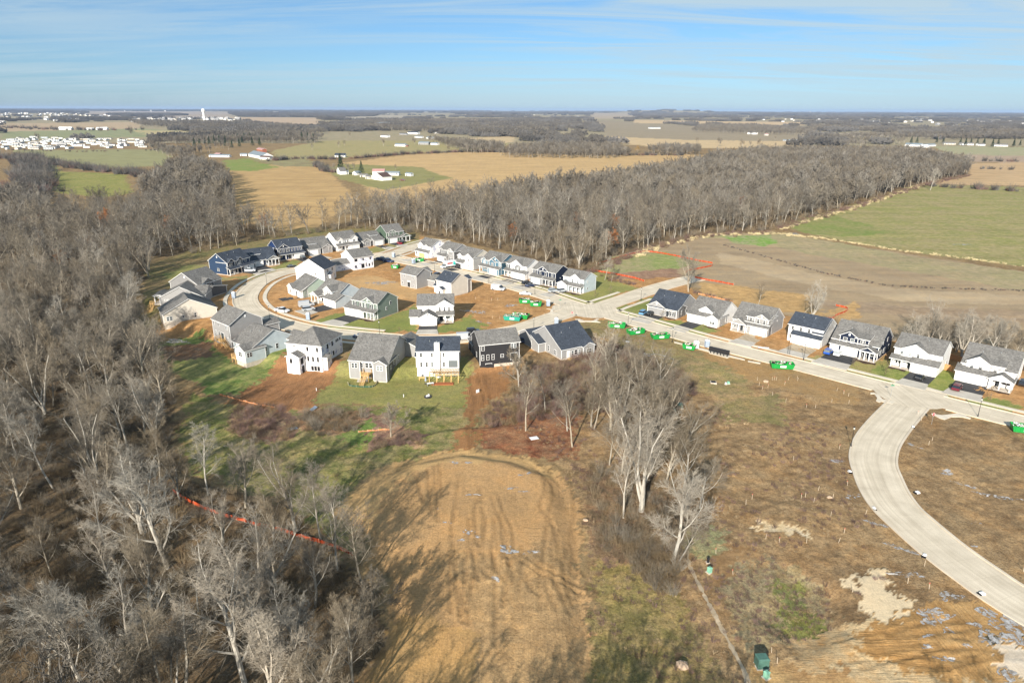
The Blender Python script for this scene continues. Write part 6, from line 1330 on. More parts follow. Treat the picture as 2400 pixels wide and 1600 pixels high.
for p, a, lb in ((z2(665,462),-40,'portable toilet beside the far green dumpster'),(z2(482,405),-20,'portable toilet beside the two dark blue pickups'),(z2(1900,852),3,'portable toilet on the kerb near the street corner, by a green dumpster'),(z2(1975,1022),0,'portable toilet behind the slate-roofed grey house'),
                 (z3(1397,1228),0,'portable toilet at the left end of the black mailbox row'),(z1(975,778),0,'portable toilet in the bend on the left of the loop'),(z1(1658,975),0,'portable toilet on the lawn strip in front of the sage green house')): toilet(p, a, lb)
toilet(z3(1298,1240), 10, 'pale teal portable toilet touching the small green dumpster', 'toiletw')
for i_ in range(6):
    p = z3(1432+i_*30.2, 1282+i_*7.2); root = oriented(p, -30, 'cluster_mailbox', ('black cluster mailbox nearest the toilet, first of the row of six', 'second black cluster mailbox from the toilet', 'third black cluster mailbox from the toilet', 'fourth black cluster mailbox from the toilet', 'fifth black cluster mailbox from the toilet', 'black cluster mailbox farthest from the toilet, last of the row')[i_], 'mailbox', 'row of black cluster mailboxes', .08)
    b = MB(); b.box(-.55, .55, -.35, .35, .72, 1.85); b.build('mailbox_cabinet', M['black'], root); b = MB(); b.tube((0, 0, 0), (0, 0, .75), .17, .17, 8); b.build('pedestal', M['black'], root); b = MB(); frustum(b, -.62, .62, .42, 1.85, -.45, .45, .28, 2.0); b.build('mailbox_roof', M['black'], root)
def lamp(p, label, H_=4.3):
    root = oriented(p, 0, 'street_lamp', label, 'street lamp', 'black post-top street lamps', gz(p.x, p.y)); b = MB(); b.tube((0, 0, 0), (0, 0, H_), .07, .05, 8); b.build('pole', M['black'], root); b = MB(); b.tube((0, 0, 0), (0, 0, .7), .15, .09, 8); b.build('pole_base', M['black'], root)
    b = MB(); b.tube((0, 0, H_), (0, 0, H_+.45), .13, .22, 8); b.build('lantern', M['lamp'], root); b = MB(); b.tube((0, 0, H_+.45), (0, 0, H_+.7), .26, .06, 8); b.build('lantern_cap', M['black'], root)
for p, lb in ((z1(1276,652),'street lamp on the inner verge of the loop bend'),(z1(1303,972),'street lamp among the apron slabs at the left of the loop'),(z2(352,1117),'street lamp in front of the sage green house'),(z2(858,530),'street lamp beside the front of the box truck'),
              (z2(1778,740),'street lamp on the verge in front of the dark navy house'),(z2(1768,1082),'street lamp on the verge behind the charcoal house'),(z3(672,1042),'street lamp between two green dumpsters at the weedy lot'),(z3(792,797),'street lamp on the side street lawn'),
              (z3(2287,1348),'street lamp by the gravel drive of the white house with wires'),(z4(1732,1472),'street lamp at the lower right street corner'),(c6(1292,122),'street lamp on the outside of the curved street'),(z3(1078,1182),'slim lamp post where the dirt meets the street')): lamp(p, lb)
def sign(p, deg, label, stop=True):
    root = oriented(p, deg, 'stop_sign' if stop else 'street_name_sign', label, 'road sign', None, 0.0); b = MB(); b.box(-.03, .03, -.03, .03, 0, 2.9 if stop else 3.2); b.build('post', M['galv'], root)
    if stop:
        b = MB(); pts = [(.40*math.cos(R(22.5+45*i)), .40*math.sin(R(22.5+45*i))) for i in range(8)]; f = [(x, -.05, 2.6+z) for x, z in pts]; k = [(x, -.035, 2.6+z) for x, z in pts]; b.poly(f); b.poly(k[::-1])
        for i in range(8): b.quad(f[i], f[(i+1) % 8], k[(i+1) % 8], k[i])
        b.poly([(x*.88, -.056, 2.6+z*.88) for x, z in pts], 1); fc = b.build('sign_face', [M['toiletw'], M['red']], root)
        cu = bpy.data.curves.new('lettering', 'FONT'); cu.body = 'STOP'; cu.size = .27; cu.align_x = 'CENTER'; cu.align_y = 'CENTER'; cu.extrude = .002; cu.materials.append(M['toiletw'])
        tmp = bpy.data.objects.new('t', cu); me_ = bpy.data.meshes.new_from_object(tmp); me_.materials.clear(); me_.materials.append(M['toiletw']); bpy.data.objects.remove(tmp); t = bpy.data.objects.new('lettering', me_); COL.objects.link(t); t.parent = root; t.rotation_euler = (R(90), 0, 0); t.location = (0, -.062, 2.6)
    else:
        b = MB(); b.box(-.45, .45, -.02, .02, 3.0, 3.22); b.build('name_blade', M['gsign'], root); b = MB(); b.box(-.02, .02, -.45, .45, 3.24, 3.46); b.build('name_blade', M['gsign'], root)
sign(G(2183,994), 8, 'stop sign on the outer corner of the curved street'); sign(z2(2118,975), 10, 'stop sign where the loop street meets the straight street'); sign(z4(930,1290), -10, 'green street name sign at the far corner of the curved street', False); sign(z2(2010,868), 5, 'green street name sign near the toilet at the street corner', False)
# survey stakes
ST = [c6(a, b) for a, b in ((988,430),(1012,428),(648,480),(686,440),(1065,458),(1167,550),(1250,645),(1216,705),(1020,710),(852,708),(770,688),(1382,532),(1272,358),(1092,385),(940,205),(1220,135),(1640,955),(1743,850),(1770,990),(1768,110),(1788,85),(2348,885),(1180,440),(1300,1010),(570,905),(805,1385),(840,1450),(465,775))]
ST += [G(1580+a*.12755, 760+b*.12755) for a, b in ((1530,1030),(1560,1130),(1617,1200),(1810,1310),(1802,1030),(1840,1020),(2095,1020),(2050,1420),(1720,1170),(1880,1030),(2260,1010),(2030,1110))]
ST += [z2(a, b) for a, b in ((1296,925),(1390,965),(1455,970),(1690,890),(1862,935),(1380,800),(1437,800),(1235,790),(1405,740))]+[z4(a, b) for a, b in ((390,1340),(435,1240),(500,1265),(540,1290),(545,1355),(158,1390),(240,1390),(75,1145),(1180,1460),(1215,1510))]
sp_ = None
for i_, p in enumerate(ST):
    root = empty('survey_stake', (p.x, p.y, gz(p.x, p.y)-.05), rt.uniform(0, 3), 'pale wooden survey stake standing on open soil', 'stake', 'wooden survey stakes on the open lots'); root.rotation_euler = (rt.gauss(0, .07), rt.gauss(0, .07), rt.uniform(0, 3))
    if sp_ is None:
        b = MB(); b.box(-.025, .025, -.02, .02, 0, 1.1); sp_ = b.mesh('stake_post', M['stake']); b = MB(); b.box(-.04, .04, -.035, .035, .95, 1.15); fl_ = b.mesh('flagging', M['pink'])
    for nm, me in (('stake_post', sp_), ('flagging', fl_)):
        o = bpy.data.objects.new(nm, me); COL.objects.link(o); o.parent = root
        if nm == 'flagging' and i_ % 3: bpy.data.objects.remove(o)
def box_thing(p, deg, name, label, cat, parts, group=None, z=None):
    root = oriented(p, deg, name, label, cat, group, gz(p.x, p.y) if z is None else z)
    for nm, mt, fn in parts:
        b = MB(); fn(b); b.build(nm, M[mt], root)
    return root
for i_, (p, lb) in enumerate(((c6(1285,275),'white inlet guard at the outer kerb, upper end of the curve'),(c6(1432,500),'white inlet guard at the outer kerb, below the first one'),(c6(1742,788),'white inlet guard at the outer kerb, middle of the lower curve'),(c6(2095,1022),'white inlet guard at the outer kerb near the lower right corner'),(c6(1672,2),'white inlet guard at the inner kerb near the stop sign'),(c6(1698,402),'white box sign on a stick on the inner side of the curve'))):
    box_thing(p, rt.uniform(0, 90), 'inlet_guard', lb, 'drain cover', (('cover', 'toiletw', lambda b: frustum(b, -.45, .45, .35, 0, -.3, .3, .22, .35)), ('drain_opening', 'dark', lambda b: b.box(-.7, -.4, -.35, .35, 0, .22))), 'white inlet guards by the kerb')
def ubox(L_, W_, H_, mt): return (('cabinet', mt, lambda b: frustum(b, -L_/2, L_/2, W_/2, .1, -L_/2, L_/2, W_/2*.92, H_)), ('lid', mt, lambda b: frustum(b, -L_/2-.05, L_/2+.05, W_/2+.05, H_, -L_/2+.1, L_/2-.1, W_/2-.1, H_+.14)), ('pad', 'found', lambda b: b.box(-L_/2-.15, L_/2+.15, -W_/2-.15, W_/2+.15, -.1, .1)))
box_thing(c6(742,1462), 5, 'transformer_box', 'green transformer box at the bottom right of the footpath', 'utility box', ubox(1.5, 1.3, 1.5, 'utilg')); box_thing(c6(772,1535), 30, 'utility_pedestal', 'mint green pedestal just below the transformer box', 'utility box', ubox(.6, .6, .95, 'utill'))
box_thing(c6(425,888), 30, 'utility_pedestal', 'mint green pedestal right of the footpath tree', 'utility box', ubox(.6, .6, .9, 'utill')); box_thing(c6(416,830), 0, 'utility_pedestal', 'small black pedestal above the mint one', 'utility box', ubox(.35, .35, .8, 'black'))
box_thing(c5(2072,275), 0, 'transformer_box', 'green transformer box right of the central grove', 'utility box', ubox(1.3, 1.2, 1.1, 'utilg')); box_thing(c5(2040,298), 20, 'utility_pedestal', 'small mint pedestal beside the transformer of the central grove', 'utility box', ubox(.5, .5, .6, 'utill'))
box_thing(c5(2278,125), -10, 'manhole_riser', 'square concrete riser with a black lid on the weedy lot', 'manhole', (('riser', 'found', lambda b: b.box(-.8, .8, -.8, .8, -.2, .35)), ('lid', 'black', lambda b: b.box(-.6, .6, -.6, .6, .35, .45))))
box_thing(G(1707,898), 0, 'utility_pedestal', 'mint pedestal on the weedy lot near a white one', 'utility box', ubox(.6, .6, .6, 'utill')); box_thing(G(1701,899), 0, 'utility_pedestal', 'white pedestal beside the mint one on the weedy lot', 'utility box', ubox(.4, .4, .5, 'toiletw'))
def rock(p, s, label):
    rnd = random.Random(int(p.x*7)); b = MB(); n, k = 10, 5
    for j in range(k+1):
        ph = math.pi*j/k
        for i in range(n):
            t = 2*math.pi*i/n; r = s*(1+rnd.uniform(-.18, .18)); b.v.append((r*1.2*math.sin(ph)*math.cos(t), r*math.sin(ph)*math.sin(t), r*.7*math.cos(ph)+.25*s))
    for j in range(k):
        for i in range(n): b.f.append((j*n+i, (j+1)*n+i, (j+1)*n+(i+1) % n, j*n+(i+1) % n)); b.m.append(0)
    o = b.build('rock', M['rock']); o.location = (p.x, p.y, gz(p.x, p.y)); tag(o, label, 'rock')
rock(c6(258,1462), .75, 'tan boulder on the yellow-green grass at the bottom'); rock(G(1795,895), .6, 'round tan boulder among the survey stakes'); rock(c5(1495,965), .4, 'small ochre rock below the big multi-stemmed tree'); rock(c6(1160,432), .4, 'small tan rock on the green patch')
def board(p, deg, L_, W_, label, mt='toiletw', z=.1, tilt=0.0):
    b = MB(); b.box(-L_/2, L_/2, -W_/2, W_/2, 0, .06); o = b.build('sheet', M[mt]); o.location = (p.x, p.y, gz(p.x, p.y)+z); o.rotation_euler = (tilt, 0, R(deg)); tag(o, label, 'loose sheet')
board(c7(1005,537), 35, 2.3, 1.5, 'blue-white plywood sheet lying on the green slope', 'toilet', .2); board(c5(1180,466), 20, 1.9, 1.4, 'white sheet lying on the red leaf litter', 'toiletw', .25); board(c7(1137,420), 75, 2.6, .8, 'narrow pale sheet leaning at the brambles below the muddy lot', 'toilet', .3, .5)
board(z3(668,1183), -10, 1.2, 1.0, 'square white sheet on the weedy lot', 'toiletw', .1); board(z3(1918,1246), -15, 3.2, 1.3, 'white wrapped roll on the dirt yard', 'toiletw', .5); board(z2(665,350), 0, 2.6, .8, 'white pallet wrap beside the street works', 'toiletw', .5)
board(z1(990,2*574-0), 0, 1, .5, 'loose pale board below the timber stairs', 'timber', .1) if False else None
# a black sheet with white sacks at the end of the lawn, and a bin by its corner
box_thing(G(1003,930), 15, 'fire_pit', 'black round pit with white sacks on the lawn behind the chimney house', 'fire pit', (('pit', 'black', lambda b: b.tube((0, 0, -.1), (0, 0, .25), 1.1, 1.0, 14)), ('sack', 'bag', lambda b: (b.tube((.2, .1, .2), (.25, .1, .75), .35, .2, 8), b.tube((-.3, -.1, .2), (-.3, -.1, .6), .3, .15, 8)))))
box_thing(c5(835,182), 40, 'broken_panel', 'black and white broken panel at the lawn corner', 'loose panel', (('panel', 'toiletw', lambda b: b.box(-.5, .5, -.05, .05, 0, .9)), ('panel_back', 'black', lambda b: b.box(-.1, .8, .1, .5, 0, .7))))
for p, lb in ((c5(382,210), 'thin white pipe cap standing on the lawn edge, left one'), (c7(1155,305), 'thin white pipe cap by the mud lot edge')):
    box_thing(p, 0, 'cleanout_pipe', lb, 'pipe', (('pipe', 'toiletw', lambda b: b.tube((0, 0, 0), (0, 0, .7), .09, .09, 8)), ('cap', 'toiletw', lambda b: b.tube((0, 0, .7), (0, 0, .8), .13, .11, 8))))
# orange safety fence
def safety_fence(pts, label, h=.8, sag=.12, name='safety_fence'):
    root = empty(name, (pts[0].x, pts[0].y, 0), 0, label, 'fence', 'orange mesh safety fences'); o0 = pts[0]; net = MB(); rnd = random.Random(len(pts)); L_ = catmull([Vector((p.x, p.y)) for p in pts], max(3, int(6)))
    L_ = [Vector((float(q[0]), float(q[1]))) for q in L_]; pt = []
    for a, b in zip(L_[:-1], L_[1:]):
        n = max(1, int((b-a).length/2.4))
        for i in range(n): pt.append(a.lerp(b, i/n))
    pt.append(L_[-1]); tops = []
    for i, q in enumerate(pt):
        z = gz(q.x, q.y); tops.append((q.x-o0.x, q.y-o0.y, z+.08, z+h-rnd.random()*sag*(2 if i % 2 else 0)))
        if i % 2 == 0:
            b = MB(); b.tube((q.x-o0.x, q.y-o0.y, z-.1), (q.x-o0.x, q.y-o0.y, z+h+.12), .035, .035, 5); b.build('fence_post', M['stake'], root)
    for a, b in zip(tops[:-1], tops[1:]):
        d = Vector((b[0]-a[0], b[1]-a[1], 0)).normalized(); n_ = Vector((-d.y, d.x, 0))*.02
        for s in (-1, 1):
            v = [(a[0]+n_.x*s, a[1]+n_.y*s, a[2]), (b[0]+n_.x*s, b[1]+n_.y*s, b[2]), (b[0]+n_.x*s, b[1]+n_.y*s, b[3]), (a[0]+n_.x*s, a[1]+n_.y*s, a[3])]; net.poly(v if s < 0 else v[::-1])
    net.build('fence_net', M['orange'], root)
safety_fence([z3(*q) for q in ((335,518),(400,470),(480,442),(620,400),(740,370),(850,352))], 'orange fence climbing along the wood edge at the ploughed field')
safety_fence([z3(*q) for q in ((850,352),(980,370),(1150,402),(1300,435),(1450,462))], 'orange fence across the top of the ploughed field')
safety_fence([z3(*q) for q in ((1450,462),(1440,485),(1330,510),(1230,530),(1205,548))], 'orange fence returning from the field to the tall lone tree')
safety_fence([z3(*q) for q in ((335,525),(420,540),(520,555),(640,580),(740,600),(825,628))], 'orange fence behind the lawn of the pale blue-white house')
safety_fence([z3(*q) for q in ((1285,592),(1400,615),(1500,632),(1645,660))], 'orange fence right of the tall lone tree')
safety_fence([z4(*q) for q in ((425,458),(530,485),(520,512),(430,550),(390,575),(240,578))], 'orange fence corner behind the white house with the wires')
safety_fence([c4(*q) for q in ((1060,405),(1190,478),(1320,535),(1450,570),(1600,615),(1750,650),(1900,692),(2060,745),(2160,790))], 'long orange fence running through the bare trees at lower left')
safety_fence([c7(*q) for q in ((560,330),(640,350),(720,372),(900,408))], 'sagging orange fence between muddy lot and brambles', .5); safety_fence([c7(*q) for q in ((1410,556),(1500,548),(1605,545))], 'fallen orange fence strip left of the small round tree', .45)
safety_fence([z3(*q) for q in ((1320,745),(1400,760),(1520,790),(1640,815))], 'orange netting scraps behind the grey-roofed white house', .6)
# green silt fence ring behind the grey house
def silt(pts, label, mt='utilg'):
    safety_fence(pts, label, .45, .1, 'silt_fence'); bpy.context.scene.collection.objects[-1]
root_ = len(bpy.data.objects)
safety_fence([c5(40,128), c5(60,145), c5(170,152), c5(210,140), c5(218,118)], 'dark green netting round the paved patch behind the grey house', .5, .1, 'silt_fence')
M['dull'] = mat('faded_orange_mesh', (.50, .22, .10), .9, .3, 2)
for o in list(bpy.data.objects):
    if o.name.startswith('safety_fence') and ('sagging' in o['label'] or 'fallen' in o['label'] or 'scraps' in o['label']):
        for c_ in o.children:
            if c_.name.startswith('fence_net'): c_.data.materials[0] = M['dull']
M['net'] = mat('dark_green_netting', (.03, .09, .06), .8, .2)
for o in bpy.data.objects:
    if o.name.startswith('silt_fence'):
        o['group'] = 'dark netting'
        for c_ in o.children:
            if c_.name.startswith('fence_net'): c_.data.materials[0] = M['net']
# privacy fence behind the two white houses on the right
def board_fence(a, b, label, h=1.8):
    root = empty('board_fence', (a.x, a.y, 0), math.atan2(b.y-a.y, b.x-a.x), label, 'fence'); L_ = (b-a).length; n = int(L_/.16); pb = MB()
    for i in range(n): pb.box(i*.16, i*.16+.145, -.012, .012, .05, h+.03*((i*7) % 3))
    pb.build('fence_boards', M['cedar'], root); rl = MB(); rl.box(0, L_, .02, .07, .4, .5); rl.box(0, L_, .02, .07, h-.3, h-.2); rl.build('fence_rails', M['cedar'], root)
    for i in range(int(L_/2.4)+1):
        q = MB(); q.box(i*2.4-.05, i*2.4+.05, .07, .17, 0, h+.05); q.build('fence_post', M['cedar'], root)
board_fence(z4(1445,945), z4(1600,985), 'cedar board fence between the two right-hand white houses'); board_fence(z4(1405,1040), z4(1490,1062), 'short cedar fence by the grass between the right-hand white houses'); 
# ---------------------------------------------------------------- decks and stairs of new timber, fixed to their houses
def deck(key, x0, x1, y0, y1, z, zg, stair=None, rail=True, name='deck'):
    root = HOUSES[key][0]; d = MB(); d.box(x0, x1, y0, y1, z-.22, z); dk = d.build(name, M['timber'], root)
    for x in (x0+.1, x1-.1):
        for y in (y0+.1, y1-.1):
            q = MB(); q.box(x-.08, x+.08, y-.08, y+.08, zg, z+(1.0 if rail else 0)); q.build('deck_post', M['timber'], dk)
    if rail:
        r = MB()
        for zz_ in (.25, .6, .95): r.box(x0, x1, y0, y0+.06, z+zz_, z+zz_+.08); r.box(x0, x0+.06, y0, y1, z+zz_, z+zz_+.08)
        r.build('railing', M['timber'], dk)
    if stair:
        sx, sy, dx, dy, w_ = stair; n = max(2, int((z-zg)/.19)); s = MB()
        for i in range(n):
            a = (sx+dx*.27*i, sy+dy*.27*i); zt = z-.19*(i+1)
            if dx: s.box(min(a[0], a[0]+dx*.29), max(a[0], a[0]+dx*.29), sy, sy+w_, zt-.05, zt)
            else: s.box(sx, sx+w_, min(a[1], a[1]+dy*.29), max(a[1], a[1]+dy*.29), zt-.05, zt)
        e = (sx+dx*.27*n, sy+dy*.27*n)
        for o_ in (0, w_):
            if dx: s.hexa([(sx, sy+o_-.03, z-.35), (e[0], sy+o_-.03, zg), (e[0], sy+o_+.03, zg), (sx, sy+o_+.03, z-.35), (sx, sy+o_-.03, z), (e[0], sy+o_-.03, zg+.3), (e[0], sy+o_+.03, zg+.3), (sx, sy+o_+.03, z)]); s.hexa([(sx, sy+o_-.03, z+.85), (e[0], sy+o_-.03, zg+1.1), (e[0], sy+o_+.03, zg+1.1), (sx, sy+o_+.03, z+.85), (sx, sy+o_-.03, z+1), (e[0], sy+o_-.03, zg+1.25), (e[0], sy+o_+.03, zg+1.25), (sx, sy+o_+.03, z+1)])
            else: s.hexa([(sx+o_-.03, sy, z-.35), (sx+o_+.03, sy, z-.35), (sx+o_+.03, e[1], zg), (sx+o_-.03, e[1], zg), (sx+o_-.03, sy, z), (sx+o_+.03, sy, z), (sx+o_+.03, e[1], zg+.3), (sx+o_-.03, e[1], zg+.3)]); s.hexa([(sx+o_-.03, sy, z+.85), (sx+o_+.03, sy, z+.85), (sx+o_+.03, e[1], zg+1.1), (sx+o_-.03, e[1], zg+1.1), (sx+o_-.03, sy, z+1), (sx+o_+.03, sy, z+1), (sx+o_+.03, e[1], zg+1.25), (sx+o_-.03, e[1], zg+1.25)])
        s.build('stairs', M['timber'], dk)
deck('H9', -4.8, -3.0, 3, 7.5, .2, -2.3, (-4.6, 3.0, 0, -1, 1.4)); deck('H11', 4.8, 7.6, -1.9, 0, .1, -2.3, (7.6, -1.5, 1, 0, 1.2)); deck('H12', 3.2, 5.4, -2.8, 0, -.6, -2.3, None, True, 'porch_frame'); deck('H14', 4.2, 6.6, -2.6, -.1, -.2, -2.3, (5.0, -2.6, 0, -1, 1.2))
deck('H17', 2.2, 4.2, -1.1, 0, .1, -.5, None, False, 'door_step')
slab('patio', [(0, 0)]*0 or [(-.0, -.0), (3, 0), (3, 2.6), (0, 2.6)], .1, MC, -.1, None); o_ = bpy.data.objects['patio']; o_.location = (c5(95,118).x, c5(95,118).y, -2.3); o_.rotation_euler = (0, 0, R(5)); tag(o_, kind='structure')
# timber deck frame behind the chimney house
H15 = HOUSES['H15'][0]; df = empty('deck_frame', H15.matrix_basis @ Vector((3.6, -4.4, -2.3)), H15.rotation_euler.z, 'open frame of new timber joists on posts behind the white chimney house', 'deck frame')
b = MB()
for i in range(19): x = .1+i*.44; b.box(x-.03, x+.03, 0, 4.3, 2.62, 2.85)
b.build('joists', M['timber'], df); b = MB(); b.box(-.1, 8.4, .1, .2, 2.4, 2.62); b.box(-.1, 8.4, 2.2, 2.3, 2.4, 2.62); b.build('beams', M['timber'], df)
for i in range(5):
    for y in (.15, 2.25):
        q = MB(); x = .1+i*2.0; q.box(x-.08, x+.08, y-.08, y+.08, -.1, 2.4); q.build('post', M['timber'], df)
q = MB(); q.box(.8, 6.8, -1.4, .2, 0, .28); q.build('lower_step', M['plank'], df)
lf = empty('lawn_table', H15.matrix_basis @ Vector((.6, -2.5, -2.3)), 0, 'small timber workbench at the left end of the deck frame', 'workbench'); q = MB(); q.box(0, 1.9, 0, 1.0, .8, .9); q.build('bench_top', M['timber'], lf)
for x in (.1, 1.8):
    for y in (.1, .9): q = MB(); q.box(x-.06, x+.06, y-.06, y+.06, -.1, .8); q.build('leg', M['timber'], lf)
bt = empty('folding_table', H15.matrix_basis @ Vector((3.3, -6.6, -2.3)), R(20), 'white folding table heaped with dark covers on the lawn', 'table'); q = MB(); q.box(0, 1.9, 0, .8, .7, .76); q.build('table_top', M['toiletw'], bt)
for x in (.15, 1.75):
    q = MB(); q.box(x-.03, x+.03, .05, .75, 0, .7); q.build('leg', M['galv'], bt)
tp = empty('patio_umbrella', H15.matrix_basis @ Vector((2.7, -4.6, -2.3)), 0, 'closed grey patio umbrella left of the deck frame', 'umbrella'); q = MB(); q.tube((0, 0, 0), (0, 0, 2.6), .04, .04, 6); q.build('pole', M['galv'], tp); q = MB(); q.tube((0, 0, .9), (0, 0, 2.5), .32, .06, 8); q.build('canopy', M['toilet'], tp); q = MB(); q.tube((0, 0, -.05), (0, 0, .12), .45, .4, 10); q.build('foot', M['black'], tp)
# thin poles by the white two-storey house
for p, lb in ((z4(0+2,905),'tall thin black pole left of the other two at the white house'),(z4(-15,900),'thin black pole next to the kerb by the white house')):
    r_ = oriented(p, 0, 'utility_pole', lb, 'pole', None, 0); q = MB(); q.tube((0, 0, 0), (0, 0, 5.2), .05, .04, 6); q.build('pole', M['black'], r_); q = MB(); q.tube((0, 0, 5.2), (0, 0, 5.45), .09, .06, 6); q.build('pole_cap', M['black'], r_)
# mulch beds in front of the finished houses
def bed(key, x0, x1, y, dep=1.5):
    root, w_, d_ = HOUSES[key]; mx = root.matrix_basis; pts = []
    for i in range(14):
        t = i/13; v = mx @ Vector(((x0+(x1-x0)*t)*w_, y-dep*(.8+.25*math.sin(t*9+x0*5)), 0)); pts.append((v.x, v.y))
    for x in (x1, x0): v = mx @ Vector((x*w_, y, 0)); pts.append((v.x, v.y))
    o = slab('mulch_bed', pts, .09, M['mulch'], -.1); tag(o, kind='structure')
for a in (('H37',.62,1.05,-.7,2.2),('H38',-.02,.36,-.1),('H39',.64,1.0,-1.3),('H34',.66,1.02,-.7),('H33',.66,1.0,-.1),('H32',.46,1.02,-.2,2),('H31',.5,1.0,-.4),('H29',.0,.42,-.5),('H22',.5,1.02,-2.0,1.7),('H23',.56,1.0,-2.3),('H30',0,.34,-.3)): bed(*a)
# ---------------------------------------------------------------- the far country
def barn(a, b, depth, eave, wall, roof, label, p=.5, r='x', name='farm_building', cat='farm building', group=None, open_=False):
    depth *= .72; eave *= .82
    ex = Vector((b.x-a.x, b.y-a.y)); w_ = ex.length; ang = math.degrees(math.atan2(ex.y, ex.x)); root = empty(name, (a.x, a.y, gz(a.x, a.y)), R(ang), label, cat, group)
    wm, rm = MB(), MB(); v = dict(x0=0, x1=w_, y0=0, y1=depth, z=eave, r=r, p=p, zb=-.5, mi=0, gi=0, ri=1, oh=.4); wall_box(wm, v); roof_slabs(rm, v, depth); wm.build('wall', M[wall], root); rm.build('roof', [M['trim'], M[roof]], root)
    n = max(2, int(w_/5))
    for i in range(n):
        x = w_*(i+.5)/n; q = MB(); q.box(x-.6, x+.6, -.05, .02, .8 if i else 0, min(eave-.4, 2.2)); q.build('window' if i else 'door', M['glass' if not open_ else 'dark'], root)
    return root
Bp = lambda x, y: G(760+x*.10204, 350+y*.10204)
barn(Bp(290,560), Bp(370,585), 10, 4.5, 'white', 'roofg', 'white farmhouse under the grey yard trees', r='y'); barn(Bp(370,580), Bp(560,575), 8, 3.2, 'white', 'roofm', 'low white wing right of the farmhouse')
barn(Bp(650,590), Bp(740,600), 10, 3.0, 'white', 'roofm', 'small white shed with grey tin roof left of the dark conifer', r='y'); barn(Bp(820,640), Bp(990,640), 7, 2.6, 'beige', 'roofg', 'low cream shed in front of the pink-roofed barn')
barn(Bp(1110,600), Bp(1380,600), 12, 5.0, 'white', 'roofr', 'barn with faded pink tin roof', .6); barn(Bp(945,680), Bp(1060,690), 8, 3.0, 'beige', 'roofg', 'small lean-to at the left of the open barn'); barn(Bp(1090,690), Bp(1340,725), 16, 4.5, 'white', 'roofb', 'open-fronted white barn with rusty dark roof', .35, 'y', open_=True)
barn(Bp(1400,600), Bp(1710,605), 9, 3.2, 'white', 'roofm', 'long white shed with grey tin roof'); barn(Bp(1860,610), Bp(1990,620), 6, 3.0, 'white', 'roofm', 'smallest white shed at the right of the farm')
barn(Bp(240,185), Bp(480,185), 16, 3.4, 'white', 'roofd', 'white house with wide slate-blue roof behind the hedge'); car(Bp(1800,720), 5, 'pickup', 'maroon', 'red pickup truck parked on the farm grass', gz(*Bp(1800,720)[:2]))
